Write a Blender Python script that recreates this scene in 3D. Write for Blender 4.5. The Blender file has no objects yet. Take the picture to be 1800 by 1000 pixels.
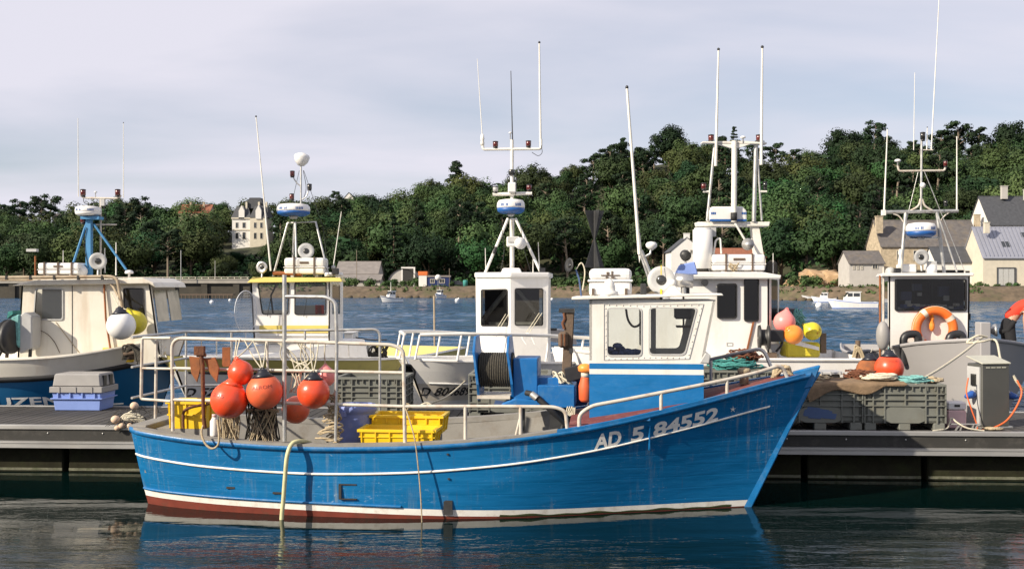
import bpy, bmesh, math, random
from mathutils import Vector, Matrix, noise as mnoise
R = math.radians
rnd = random.Random(7)
scene = bpy.context.scene
COL = scene.collection

# ---------------------------------------------------------------- camera, sky, sun, exposure
FPX, HZ, CAMH = 1872.0, 504.0, 2.6          # focal length and horizon row, in pixels of the 1800x1000 photograph
cd = bpy.data.cameras.new('camera'); cam = bpy.data.objects.new('camera', cd); COL.objects.link(cam)
cam.location = (0, 0, CAMH); cam.rotation_euler = (R(90), 0, 0)
cd.sensor_width = 36; cd.lens = 36 * FPX / 1800; cd.shift_y = (HZ - 500) / 1800
cd.clip_start = 0.1; cd.clip_end = 3000
scene.camera = cam
SUN_EL, SUN_AZ = 29.0, 57.0                 # sun behind the camera, 57 degrees to the left
world = bpy.data.worlds.new('World'); scene.world = world; world.use_nodes = True
nt = world.node_tree; nt.nodes.clear()
def wn(t, **k):
    n = nt.nodes.new(t)
    for a, b in k.items(): setattr(n, a, b)
    return n
wo = wn('ShaderNodeOutputWorld'); bg = wn('ShaderNodeBackground'); bg.inputs[1].default_value = 0.081
sky = wn('ShaderNodeTexSky', sky_type='NISHITA', sun_disc=False)
sky.sun_elevation = R(SUN_EL); sky.sun_rotation = R(180 + SUN_AZ)
sky.air_density = 1.0; sky.dust_density = 1.0; sky.ozone_density = 2.0
tc = wn('ShaderNodeTexCoord'); sep = wn('ShaderNodeSeparateXYZ'); nt.links.new(tc.outputs['Generated'], sep.inputs[0])
def wmath(op, a, b):
    n = wn('ShaderNodeMath', operation=op)
    for i, q in enumerate((a, b)):
        if isinstance(q, (int, float)): n.inputs[i].default_value = q
        else: nt.links.new(q, n.inputs[i])
    return n.outputs[0]
zz = wmath('ADD', wmath('MAXIMUM', sep.outputs[2], 0.0), 0.16)
comb = wn('ShaderNodeCombineXYZ')
nt.links.new(wmath('DIVIDE', sep.outputs[0], zz), comb.inputs[0]); nt.links.new(wmath('DIVIDE', sep.outputs[1], zz), comb.inputs[1])
mp = wn('ShaderNodeMapping'); mp.inputs['Scale'].default_value = (0.6, 0.95, 1); mp.inputs['Rotation'].default_value = (0, 0, R(-14)); mp.inputs['Location'].default_value = (3.1, 1.7, 0)
nt.links.new(comb.outputs[0], mp.inputs[0])
nz = wn('ShaderNodeTexNoise'); nz.inputs['Scale'].default_value = 1.1; nz.inputs['Detail'].default_value = 6; nz.inputs['Roughness'].default_value = 0.48; nz.inputs['Distortion'].default_value = 0.25
nt.links.new(mp.outputs[0], nz.inputs['Vector'])
rp = wn('ShaderNodeValToRGB'); rp.color_ramp.elements[0].position = 0.32; rp.color_ramp.elements[1].position = 0.62
rp.color_ramp.elements[0].color = (0.42, 0.42, 0.42, 1); rp.color_ramp.elements[1].color = (0.96, 0.96, 0.96, 1)
nt.links.new(nz.outputs[0], rp.inputs[0])
mx = wn('ShaderNodeMix', data_type='RGBA'); nt.links.new(rp.outputs[0], mx.inputs[0]); nt.links.new(sky.outputs[0], mx.inputs[6])
mx.inputs[7].default_value = (7.1, 6.95, 7.8, 1)
nt.links.new(mx.outputs[2], bg.inputs[0]); nt.links.new(bg.outputs[0], wo.inputs[0])
sl = bpy.data.lights.new('sun', 'SUN'); sun = bpy.data.objects.new('sun', sl); COL.objects.link(sun)
sl.energy = 5.0; sl.angle = R(0.5); sl.color = (1.0, 0.89, 0.73)
SD = Vector((-math.sin(R(SUN_AZ)) * math.cos(R(SUN_EL)), -math.cos(R(SUN_AZ)) * math.cos(R(SUN_EL)), math.sin(R(SUN_EL))))
sun.rotation_euler = SD.to_track_quat('Z', 'Y').to_euler(); sun.location = (-30, -20, 40)
scene.view_settings.view_transform = 'Standard'; scene.view_settings.look = 'None'
scene.view_settings.exposure = 0.5; scene.view_settings.gamma = 1.0; scene.view_settings.use_curve_mapping = False
scene.render.engine = 'CYCLES'
scene.cycles.max_bounces = 8; scene.cycles.diffuse_bounces = 3; scene.cycles.glossy_bounces = 4
scene.cycles.transmission_bounces = 6; scene.cycles.transparent_max_bounces = 8; scene.cycles.caustics_reflective = False; scene.cycles.caustics_refractive = False

def P(px, py, Y):                            # the point seen at a pixel of the photograph, Y metres in front of the camera
    return Vector(((px - 900) / FPX * Y, Y, CAMH - (py - HZ) / FPX * Y))
def PZ(px, z, Y): return Vector(((px - 900) / FPX * Y, Y, z))
def V(*a): return Vector(a)

# ---------------------------------------------------------------- materials
MATS = {}
def mat(name, col, rough=0.6, metal=0.0, var=0.12, scale=4.0, bump=0.0, bscale=30.0, dirt=None, dirt_amt=0.0, dirt_scale=2.0, coat=0.0, spec=0.5,
        randobj=0.0, alpha=None, trans=0.0, streak=False, stretch=None):
    if name in MATS: return MATS[name]
    m = bpy.data.materials.new(name); m.use_nodes = True; t = m.node_tree; N = t.nodes; L = t.links
    b = N['Principled BSDF']
    b.inputs['Roughness'].default_value = rough; b.inputs['Metallic'].default_value = metal
    b.inputs['Specular IOR Level'].default_value = spec
    if coat: b.inputs['Coat Weight'].default_value = coat; b.inputs['Coat Roughness'].default_value = 0.15
    if trans: b.inputs['Transmission Weight'].default_value = trans; b.inputs['IOR'].default_value = 1.1
    co = N.new('ShaderNodeTexCoord')
    src = co.outputs['Object']
    if stretch or streak:
        mpn = N.new('ShaderNodeMapping'); mpn.inputs['Scale'].default_value = stretch or (1, 1, 0.15); L.new(src, mpn.inputs[0]); src2 = mpn.outputs[0]
    else: src2 = src
    n1 = N.new('ShaderNodeTexNoise'); n1.inputs['Scale'].default_value = scale; n1.inputs['Detail'].default_value = 6; n1.inputs['Roughness'].default_value = 0.6
    L.new(src2 if stretch else src, n1.inputs['Vector'])
    r1 = N.new('ShaderNodeMapRange'); r1.inputs[1].default_value = 0.25; r1.inputs[2].default_value = 0.75
    r1.inputs[3].default_value = 1 - var; r1.inputs[4].default_value = 1 + var
    L.new(n1.outputs[0], r1.inputs[0])
    val = r1.outputs[0]
    if randobj:
        oi = N.new('ShaderNodeObjectInfo'); r2 = N.new('ShaderNodeMapRange'); r2.inputs[3].default_value = 1 - randobj; r2.inputs[4].default_value = 1 + randobj
        L.new(oi.outputs['Random'], r2.inputs[0]); mu = N.new('ShaderNodeMath'); mu.operation = 'MULTIPLY'; L.new(val, mu.inputs[0]); L.new(r2.outputs[0], mu.inputs[1]); val = mu.outputs[0]
    hs = N.new('ShaderNodeHueSaturation'); hs.inputs['Color'].default_value = (*col, 1); L.new(val, hs.inputs['Value'])
    if randobj:
        r3 = N.new('ShaderNodeMapRange'); r3.inputs[3].default_value = 0.5 - randobj * 0.045; r3.inputs[4].default_value = 0.5 + randobj * 0.09
        wh = N.new('ShaderNodeTexWhiteNoise'); wh.noise_dimensions = '1D'; L.new(oi.outputs['Random'], wh.inputs['W']); L.new(wh.outputs[0], r3.inputs[0]); L.new(r3.outputs[0], hs.inputs['Hue'])
    out = hs.outputs[0]
    if dirt_amt:
        n2 = N.new('ShaderNodeTexNoise'); n2.inputs['Scale'].default_value = dirt_scale; n2.inputs['Detail'].default_value = 8; n2.inputs['Roughness'].default_value = 0.7
        L.new(src2, n2.inputs['Vector'])
        cr = N.new('ShaderNodeMapRange'); cr.inputs[1].default_value = 0.50; cr.inputs[2].default_value = 0.68; cr.inputs[3].default_value = 0; cr.inputs[4].default_value = dirt_amt
        L.new(n2.outputs[0], cr.inputs[0])
        mxn = N.new('ShaderNodeMix'); mxn.data_type = 'RGBA'; L.new(cr.outputs[0], mxn.inputs[0]); L.new(out, mxn.inputs[6]); mxn.inputs[7].default_value = (*(dirt or (0.12, 0.09, 0.06)), 1)
        out = mxn.outputs[2]
    L.new(out, b.inputs['Base Color'])
    rr = N.new('ShaderNodeMapRange'); rr.inputs[1].default_value = 0.3; rr.inputs[2].default_value = 0.7; rr.inputs[3].default_value = max(0.02, rough - 0.08); rr.inputs[4].default_value = min(1, rough + 0.1)
    L.new(n1.outputs[0], rr.inputs[0]); L.new(rr.outputs[0], b.inputs['Roughness'])
    if bump:
        n3 = N.new('ShaderNodeTexNoise'); n3.inputs['Scale'].default_value = bscale; n3.inputs['Detail'].default_value = 5; L.new(src2 if stretch else src, n3.inputs['Vector'])
        bp = N.new('ShaderNodeBump'); bp.inputs['Strength'].default_value = bump; bp.inputs['Distance'].default_value = 0.02; L.new(n3.outputs[0], bp.inputs['Height']); L.new(bp.outputs[0], b.inputs['Normal'])
    if alpha is not None: b.inputs['Alpha'].default_value = alpha
    MATS[name] = m
    return m
def M(n): return MATS[n]
rust = (0.20, 0.07, 0.025); grime = (0.16, 0.13, 0.09)
mat('blue_paint', (0.003, 0.13, 0.35), 0.42, var=0.14, scale=3, bump=0.10, bscale=14, dirt=(0.06, 0.20, 0.40), dirt_amt=0.22, dirt_scale=9, stretch=(1, 1, 2.2))
mat('blue_trim', (0.004, 0.125, 0.33), 0.40, var=0.2, scale=8, bump=0.12, bscale=40, dirt=(0.10, 0.2, 0.33), dirt_amt=0.5, dirt_scale=6)
mat('blue_machine', (0.004, 0.115, 0.34), 0.45, var=0.12, scale=5, bump=0.05, bscale=60, dirt=(0.1, 0.2, 0.3), dirt_amt=0.35, dirt_scale=9)
mat('white_stripe', (0.78, 0.76, 0.70), 0.5, var=0.08, scale=9, dirt=(0.32, 0.24, 0.14), dirt_amt=0.4, dirt_scale=7)
mat('lettering_white', (0.84, 0.82, 0.77), 0.6, var=0.08, scale=12, dirt=(0.25, 0.35, 0.45), dirt_amt=0.25, dirt_scale=16)
mat('antifouling', (0.17, 0.030, 0.016), 0.75, var=0.25, scale=8, dirt=(0.05, 0.05, 0.03), dirt_amt=0.5, dirt_scale=6)
mat('algae', (0.035, 0.045, 0.012), 0.9, var=0.5, scale=20)
mat('grey_paint', (0.23, 0.22, 0.20), 0.7, var=0.15, scale=5, bump=0.08, bscale=30, dirt=(0.15, 0.12, 0.09), dirt_amt=0.5, dirt_scale=4)
mat('deck_red', (0.15, 0.035, 0.03), 0.7, var=0.2, scale=6, bump=0.1, bscale=50, dirt=(0.28, 0.16, 0.13), dirt_amt=0.4, dirt_scale=5)
mat('white_paint', (0.70, 0.685, 0.645), 0.42, var=0.05, scale=4, bump=0.04, bscale=9, dirt=(0.45, 0.36, 0.24), dirt_amt=0.28, dirt_scale=3, streak=True)
mat('white_gel', (0.75, 0.735, 0.70), 0.3, var=0.04, scale=3, dirt=(0.5, 0.43, 0.33), dirt_amt=0.25, dirt_scale=2.5, streak=True)
mat('cream_gel', (0.68, 0.645, 0.56), 0.42, var=0.06, scale=3, dirt=(0.38, 0.24, 0.12), dirt_amt=0.35, dirt_scale=2.2, streak=True)
mat('rail_white', (0.54, 0.50, 0.43), 0.45, var=0.12, scale=10, dirt=(0.30, 0.15, 0.06), dirt_amt=0.55, dirt_scale=7)
mat('rail_rust', (0.36, 0.29, 0.20), 0.6, var=0.2, scale=10, dirt=(0.18, 0.08, 0.03), dirt_amt=0.6, dirt_scale=6)
mat('galvanised', (0.50, 0.50, 0.48), 0.42, metal=0.75, var=0.18, scale=12, dirt=(0.28, 0.2, 0.13), dirt_amt=0.4, dirt_scale=9)
mat('aluminium', (0.37, 0.365, 0.35), 0.45, metal=0.5, var=0.1, scale=4, dirt=(0.25, 0.22, 0.18), dirt_amt=0.3, dirt_scale=3, stretch=(0.3, 1, 1))
mat('stainless', (0.60, 0.58, 0.54), 0.28, metal=0.9, var=0.1, scale=8)
mat('steel_dark', (0.05, 0.05, 0.05), 0.5, metal=0.5, var=0.2, scale=10)
mat('rusty_iron', (0.13, 0.05, 0.022), 0.85, var=0.4, scale=14, bump=0.4, bscale=60, dirt=(0.27, 0.10, 0.03), dirt_amt=0.8, dirt_scale=9)
mat('rusty_plate', (0.25, 0.085, 0.028), 0.85, var=0.35, scale=10, bump=0.2, bscale=50, dirt=(0.13, 0.05, 0.02), dirt_amt=0.7, dirt_scale=6)
mat('old_wood', (0.12, 0.085, 0.06), 0.85, var=0.3, scale=9, bump=0.3, bscale=40, dirt=(0.10, 0.06, 0.03), dirt_amt=0.6, dirt_scale=5, streak=True)
mat('black_rubber', (0.015, 0.015, 0.016), 0.65, var=0.3, scale=8)
mat('black_plastic', (0.02, 0.02, 0.022), 0.4, var=0.2, scale=8)
mat('dark_rope', (0.05, 0.045, 0.035), 0.95, var=0.5, scale=40, bump=0.5, bscale=120)
mat('rope_tan', (0.42, 0.34, 0.22), 0.9, var=0.3, scale=25, bump=0.6, bscale=150)
mat('rope_pale', (0.62, 0.57, 0.44), 0.9, var=0.2, scale=25, bump=0.6, bscale=150)
mat('rope_green', (0.05, 0.24, 0.22), 0.85, var=0.4, scale=25, bump=0.6, bscale=150)
mat('rope_teal', (0.18, 0.42, 0.40), 0.85, var=0.4, scale=25, bump=0.6, bscale=150)
mat('rope_brown', (0.16, 0.06, 0.03), 0.95, var=0.4, scale=25, bump=0.6, bscale=150)
mat('hose', (0.55, 0.53, 0.30), 0.5, var=0.15, scale=8)
mat('orange_cable', (0.62, 0.12, 0.03), 0.5, var=0.1)
mat('buoy_red', (0.80, 0.075, 0.022), 0.34, var=0.10, scale=5, coat=0.2, dirt=(0.42, 0.10, 0.05), dirt_amt=0.6, dirt_scale=8)
mat('buoy_faded', (0.74, 0.13, 0.05), 0.4, var=0.12, scale=5, dirt=(0.42, 0.12, 0.06), dirt_amt=0.6, dirt_scale=9)
mat('buoy_pink', (0.82, 0.26, 0.24), 0.4, var=0.08, scale=5)
mat('buoy_orange', (0.84, 0.27, 0.04), 0.4, var=0.1, scale=5)
mat('buoy_yellow', (0.62, 0.52, 0.03), 0.4, var=0.15, scale=6, dirt=(0.2, 0.18, 0.03), dirt_amt=0.5, dirt_scale=5)
mat('buoy_white', (0.80, 0.79, 0.76), 0.3, var=0.04, coat=0.2)
mat('buoy_black', (0.012, 0.014, 0.022), 0.4, var=0.2)
mat('print_dark', (0.25, 0.03, 0.015), 0.6)
mat('cork', (0.62, 0.45, 0.32), 0.8, var=0.2, scale=12)
mat('crate_yellow', (0.80, 0.52, 0.012), 0.45, var=0.08, scale=6, dirt=(0.5, 0.36, 0.06), dirt_amt=0.4, dirt_scale=6)
mat('crate_blue', (0.20, 0.29, 0.62), 0.5, var=0.06, scale=5)
mat('crate_blue_dark', (0.05, 0.09, 0.20), 0.5)
mat('lid_grey', (0.28, 0.27, 0.26), 0.55, var=0.1, scale=5)
mat('pallet_grey', (0.15, 0.155, 0.135), 0.7, var=0.12, scale=5, bump=0.06, bscale=40, dirt=(0.13, 0.12, 0.09), dirt_amt=0.5, dirt_scale=4)
mat('pallet_recess', (0.17, 0.17, 0.155), 0.8, var=0.15, scale=5)
mat('barrel_blue', (0.16, 0.21, 0.46), 0.5, var=0.15, scale=5, dirt=(0.45, 0.47, 0.55), dirt_amt=0.5, dirt_scale=4)
mat('plank', (0.040, 0.037, 0.035), 0.8, var=0.3, scale=6, bump=0.15, bscale=20, dirt=(0.12, 0.11, 0.10), dirt_amt=0.4, dirt_scale=5, randobj=0.25, stretch=(1, 0.15, 1))
mat('rubber_fascia', (0.030, 0.029, 0.026), 0.85, var=0.2, scale=3, dirt=(0.12, 0.11, 0.1), dirt_amt=0.3, dirt_scale=6)
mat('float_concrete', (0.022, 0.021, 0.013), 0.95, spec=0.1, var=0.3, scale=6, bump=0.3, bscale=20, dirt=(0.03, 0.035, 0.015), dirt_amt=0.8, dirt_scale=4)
mat('tide_mark', (0.13, 0.13, 0.09), 0.9, var=0.5, scale=12, dirt=(0.06, 0.07, 0.03), dirt_amt=0.9, dirt_scale=7)
mat('yellow_gel', (0.60, 0.48, 0.12), 0.4, var=0.06, scale=4)
mat('olive_gel', (0.45, 0.39, 0.12), 0.45, var=0.1, scale=4, dirt=(0.22, 0.18, 0.08), dirt_amt=0.5, dirt_scale=4)
mat('hull_grey', (0.33, 0.32, 0.32), 0.6, var=0.04, scale=2, bump=0.03, bscale=60, dirt=(0.30, 0.29, 0.28), dirt_amt=0.3, dirt_scale=2)
mat('hull_blue', (0.010, 0.105, 0.25), 0.4, var=0.1, scale=2)
mat('hull_teal', (0.012, 0.10, 0.16), 0.4, var=0.1, scale=2)
mat('hull_navy', (0.012, 0.025, 0.10), 0.4, var=0.1, scale=2)
mat('hull_beige', (0.58, 0.53, 0.45), 0.5, var=0.05, scale=2)
mat('mast_white', (0.74, 0.72, 0.66), 0.4, var=0.08, scale=6, dirt=(0.4, 0.28, 0.15), dirt_amt=0.25, dirt_scale=5)
mat('mast_blue', (0.06, 0.22, 0.42), 0.45, var=0.12, scale=6)
mat('radar_blue', (0.015, 0.09, 0.30), 0.4)
mat('lens_red', (0.10, 0.010, 0.008), 0.2, spec=0.8)
mat('lens_dark', (0.02, 0.02, 0.018), 0.15, spec=0.8)
mat('raft_white', (0.70, 0.69, 0.67), 0.35, var=0.04, scale=3)
mat('grey_plastic', (0.42, 0.42, 0.41), 0.45, var=0.1)
mat('strap_dark', (0.10, 0.07, 0.05), 0.8)
mat('cone_black', (0.025, 0.026, 0.028), 0.6, var=0.2, scale=6)
mat('ring_orange', (0.78, 0.16, 0.02), 0.5, var=0.1, scale=5, dirt=(0.4, 0.1, 0.03), dirt_amt=0.4, dirt_scale=6)
mat('reflective', (0.62, 0.56, 0.45), 0.4)
mat('pedestal', (0.10, 0.10, 0.09), 0.45, metal=0.35, var=0.1, scale=3, dirt=(0.1, 0.1, 0.09), dirt_amt=0.3, dirt_scale=3)
mat('pedestal_top', (0.50, 0.49, 0.40), 0.5, metal=0.2)
mat('socket_blue', (0.02, 0.09, 0.35), 0.4)
mat('canister_pink', (0.62, 0.42, 0.42), 0.35, var=0.1)
mat('canister_white', (0.74, 0.72, 0.70), 0.35)
mat('burlap', (0.20, 0.135, 0.08), 0.95, var=0.3, scale=10, bump=0.5, bscale=80)
mat('net_dark', (0.05, 0.045, 0.04), 0.95, var=0.4, scale=20)
mat('wire_mesh', (0.55, 0.57, 0.6), 0.5, metal=0.3)
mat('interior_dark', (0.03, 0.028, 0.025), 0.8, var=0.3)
mat('interior_beige', (0.55, 0.52, 0.46), 0.7, var=0.06)
mat('cloth_blue', (0.08, 0.12, 0.3), 0.9, var=0.3, scale=12)
mat('cloth_red', (0.72, 0.045, 0.02), 0.85, var=0.1, scale=8, bump=0.2, bscale=25)
mat('cloth_black', (0.010, 0.010, 0.012), 0.9, var=0.2, scale=8, bump=0.2, bscale=25)
mat('skin', (0.48, 0.26, 0.17), 0.55, var=0.06)
mat('hair_dark', (0.03, 0.02, 0.015), 0.8)
mat('orange_vest', (0.65, 0.11, 0.03), 0.6, var=0.1)
mat('stone_wall', (0.40, 0.33, 0.23), 0.9, var=0.4, scale=1.6, bump=0.2, bscale=3)
mat('lime_wall', (0.55, 0.50, 0.40), 0.9, var=0.1, scale=1.0)
mat('render_white', (0.66, 0.64, 0.60), 0.85, var=0.06, scale=0.8)
mat('grey_wall', (0.42, 0.40, 0.37), 0.9, var=0.1, scale=0.8)
mat('slate', (0.055, 0.058, 0.065), 0.7, var=0.3, scale=2.0, bump=0.2, bscale=6)
mat('slate_old', (0.11, 0.10, 0.095), 0.85, var=0.35, scale=1.5, bump=0.2, bscale=6, dirt=(0.18, 0.14, 0.09), dirt_amt=0.5, dirt_scale=0.8)
mat('zinc', (0.30, 0.31, 0.36), 0.5, metal=0.3, var=0.08)
mat('tile_red', (0.24, 0.09, 0.05), 0.85, var=0.3, scale=2)
mat('shed_roof', (0.20, 0.18, 0.165), 0.8, var=0.25, scale=0.7)
mat('window_frame', (0.45, 0.42, 0.36), 0.7)
mat('far_glass', (0.03, 0.035, 0.04), 0.1, spec=0.8)
mat('curtain', (0.42, 0.42, 0.40), 0.7)
mat('asphalt', (0.06, 0.06, 0.06), 0.9)
mat('car_dark', (0.02, 0.022, 0.03), 0.25, coat=0.5)
mat('orange_paint', (0.62, 0.15, 0.03), 0.6)
mat('bridge_stone', (0.30, 0.275, 0.235), 0.9, var=0.2, scale=0.6)
mat('dark_stone', (0.055, 0.048, 0.036), 0.95, var=0.4, scale=0.6)
mat('rock', (0.32, 0.21, 0.115), 0.95, var=0.45, scale=0.6, bump=0.8, bscale=1.5, dirt=(0.5, 0.4, 0.28), dirt_amt=0.6, dirt_scale=0.5)
mat('bank', (0.115, 0.085, 0.055), 0.95, var=0.5, scale=0.9, bump=0.9, bscale=2.0, dirt=(0.07, 0.075, 0.03), dirt_amt=0.85, dirt_scale=0.16)
mat('forest_floor', (0.03, 0.036, 0.014), 0.95, var=0.4, scale=0.15, dirt=(0.07, 0.06, 0.03), dirt_amt=0.4, dirt_scale=0.05)
mat('quay_ground', (0.20, 0.17, 0.12), 0.95, var=0.3, scale=0.2, dirt=(0.07, 0.10, 0.03), dirt_amt=0.7, dirt_scale=0.08)
mat('leaf_green', (0.022, 0.050, 0.014), 0.75, var=0.22, scale=0.35, randobj=0.55, spec=0.25)
mat('leaf_light', (0.042, 0.072, 0.022), 0.75, var=0.22, scale=0.35, randobj=0.4, spec=0.25)
mat('leaf_olive', (0.040, 0.055, 0.015), 0.75, var=0.22, scale=0.35, randobj=0.4, spec=0.25)
mat('leaf_pine', (0.013, 0.027, 0.010), 0.75, var=0.35, scale=0.4, randobj=0.25, spec=0.2)
mat('leaf_shrub', (0.05, 0.085, 0.028), 0.75, var=0.3, scale=0.6, randobj=0.3, spec=0.2)
mat('bark', (0.11, 0.08, 0.055), 0.95, var=0.3, scale=3)
mat('bark_pale', (0.20, 0.16, 0.12), 0.95, var=0.3, scale=3)
def hull_wear(name, col, chip, streak):
    # planked, brush-painted and knocked-about paint: seams along the hull, chips, pale run-off streaks, faded top strake
    m = mat(name, col, 0.46, var=0.14, scale=3, stretch=(0.5, 1, 3), spec=0.35); t = m.node_tree; N = t.nodes; L = t.links; b = N['Principled BSDF']
    co = N.new('ShaderNodeTexCoord'); src = b.inputs['Base Color'].links[0].from_socket
    def ns(sc, scale, lo, hi, amt, det=6, rough=.65):
        mp_ = N.new('ShaderNodeMapping'); mp_.inputs['Scale'].default_value = sc; L.new(co.outputs['Object'], mp_.inputs[0])
        n = N.new('ShaderNodeTexNoise'); n.inputs['Scale'].default_value = scale; n.inputs['Detail'].default_value = det; n.inputs['Roughness'].default_value = rough; L.new(mp_.outputs[0], n.inputs['Vector'])
        r = N.new('ShaderNodeMapRange'); r.inputs[1].default_value = lo; r.inputs[2].default_value = hi; r.inputs[4].default_value = amt; L.new(n.outputs[0], r.inputs[0]); return r.outputs[0]
    def mixin(a, fac, c):
        q = N.new('ShaderNodeMix'); q.data_type = 'RGBA'; L.new(fac, q.inputs[0]); L.new(a, q.inputs[6]); q.inputs[7].default_value = (*c, 1); return q.outputs[2]
    def mulf(a, c):
        q = N.new('ShaderNodeMath'); q.operation = 'MULTIPLY'; L.new(a, q.inputs[0]); L.new(c, q.inputs[1]); return q.outputs[0]
    out = mixin(src, ns((0.35, 1, 5), 5, .52, .72, .35), streak)                       # brushed streaks along the planks
    patch = ns((.7, 1, .5), 1.6, .5, .66, 1.0, 3)
    out = mixin(out, mulf(ns((7, 1, .35), 3.2, .52, .68, .65, 5), patch), (0.20, 0.26, 0.30))  # pale run-off
    out = mixin(out, mulf(ns((9, 1, .3), 2.3, .63, .72, .7, 4), ns((.6, 1, .6), 1.1, .5, .62, 1.0, 3)), (0.10, 0.055, 0.03))  # rust weeps
    out = mixin(out, ns((1, 1, 1.5), 55, .70, .74, .7, 3), chip)                      # small chips
    out = mixin(out, mulf(ns((1, 1, 2.5), 16, .59, .66, .75, 6, .75), patch), chip)     # scuffs
    L.new(out, b.inputs['Base Color'])
    wv = N.new('ShaderNodeTexWave'); wv.wave_type = 'BANDS'; wv.bands_direction = 'Z'; wv.inputs['Scale'].default_value = 2.3; wv.inputs['Distortion'].default_value = .6; wv.inputs['Detail Scale'].default_value = .6; L.new(co.outputs['Object'], wv.inputs['Vector'])
    rr_ = N.new('ShaderNodeMapRange'); rr_.inputs[1].default_value = 0; rr_.inputs[2].default_value = .06; L.new(wv.outputs[0], rr_.inputs[0])
    bp = N.new('ShaderNodeBump'); bp.inputs['Strength'].default_value = .18; bp.inputs['Distance'].default_value = .004; L.new(rr_.outputs[0], bp.inputs['Height'])
    n3 = N.new('ShaderNodeTexNoise'); n3.inputs['Scale'].default_value = 6; n3.inputs['Detail'].default_value = 5; mp3 = N.new('ShaderNodeMapping'); mp3.inputs['Scale'].default_value = (.5, 1, 3); L.new(co.outputs['Object'], mp3.inputs[0]); L.new(mp3.outputs[0], n3.inputs['Vector'])
    b2 = N.new('ShaderNodeBump'); b2.inputs['Strength'].default_value = .35; b2.inputs['Distance'].default_value = .012; L.new(n3.outputs[0], b2.inputs['Height']); L.new(bp.outputs[0], b2.inputs['Normal']); L.new(b2.outputs[0], b.inputs['Normal'])
    return m
hull_wear('hull_blue_worn', (0.003, 0.128, 0.32), (0.34, 0.44, 0.52), (0.015, 0.19, 0.41))
def glass_mat(name, tint, alpha, rough=0.03):
    m = bpy.data.materials.new(name); m.use_nodes = True; t = m.node_tree; N = t.nodes; L = t.links; N.clear()
    o = N.new('ShaderNodeOutputMaterial'); tr = N.new('ShaderNodeBsdfTransparent'); tr.inputs[0].default_value = (*tint, 1)
    gl = N.new('ShaderNodeBsdfGlossy'); gl.inputs['Roughness'].default_value = rough
    fr = N.new('ShaderNodeFresnel'); fr.inputs[0].default_value = 1.5
    a = N.new('ShaderNodeMath'); a.operation = 'ADD'; a.inputs[1].default_value = alpha; L.new(fr.outputs[0], a.inputs[0])
    mxs = N.new('ShaderNodeMixShader'); L.new(a.outputs[0], mxs.inputs[0]); L.new(tr.outputs[0], mxs.inputs[1]); L.new(gl.outputs[0], mxs.inputs[2]); L.new(mxs.outputs[0], o.inputs[0])
    MATS[name] = m
glass_mat('glass_clear', (0.86, 0.88, 0.86), 0.01)
glass_mat('glass_light', (0.72, 0.74, 0.73), 0.012)
glass_mat('glass_tint', (0.42, 0.44, 0.44), 0.012)

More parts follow.
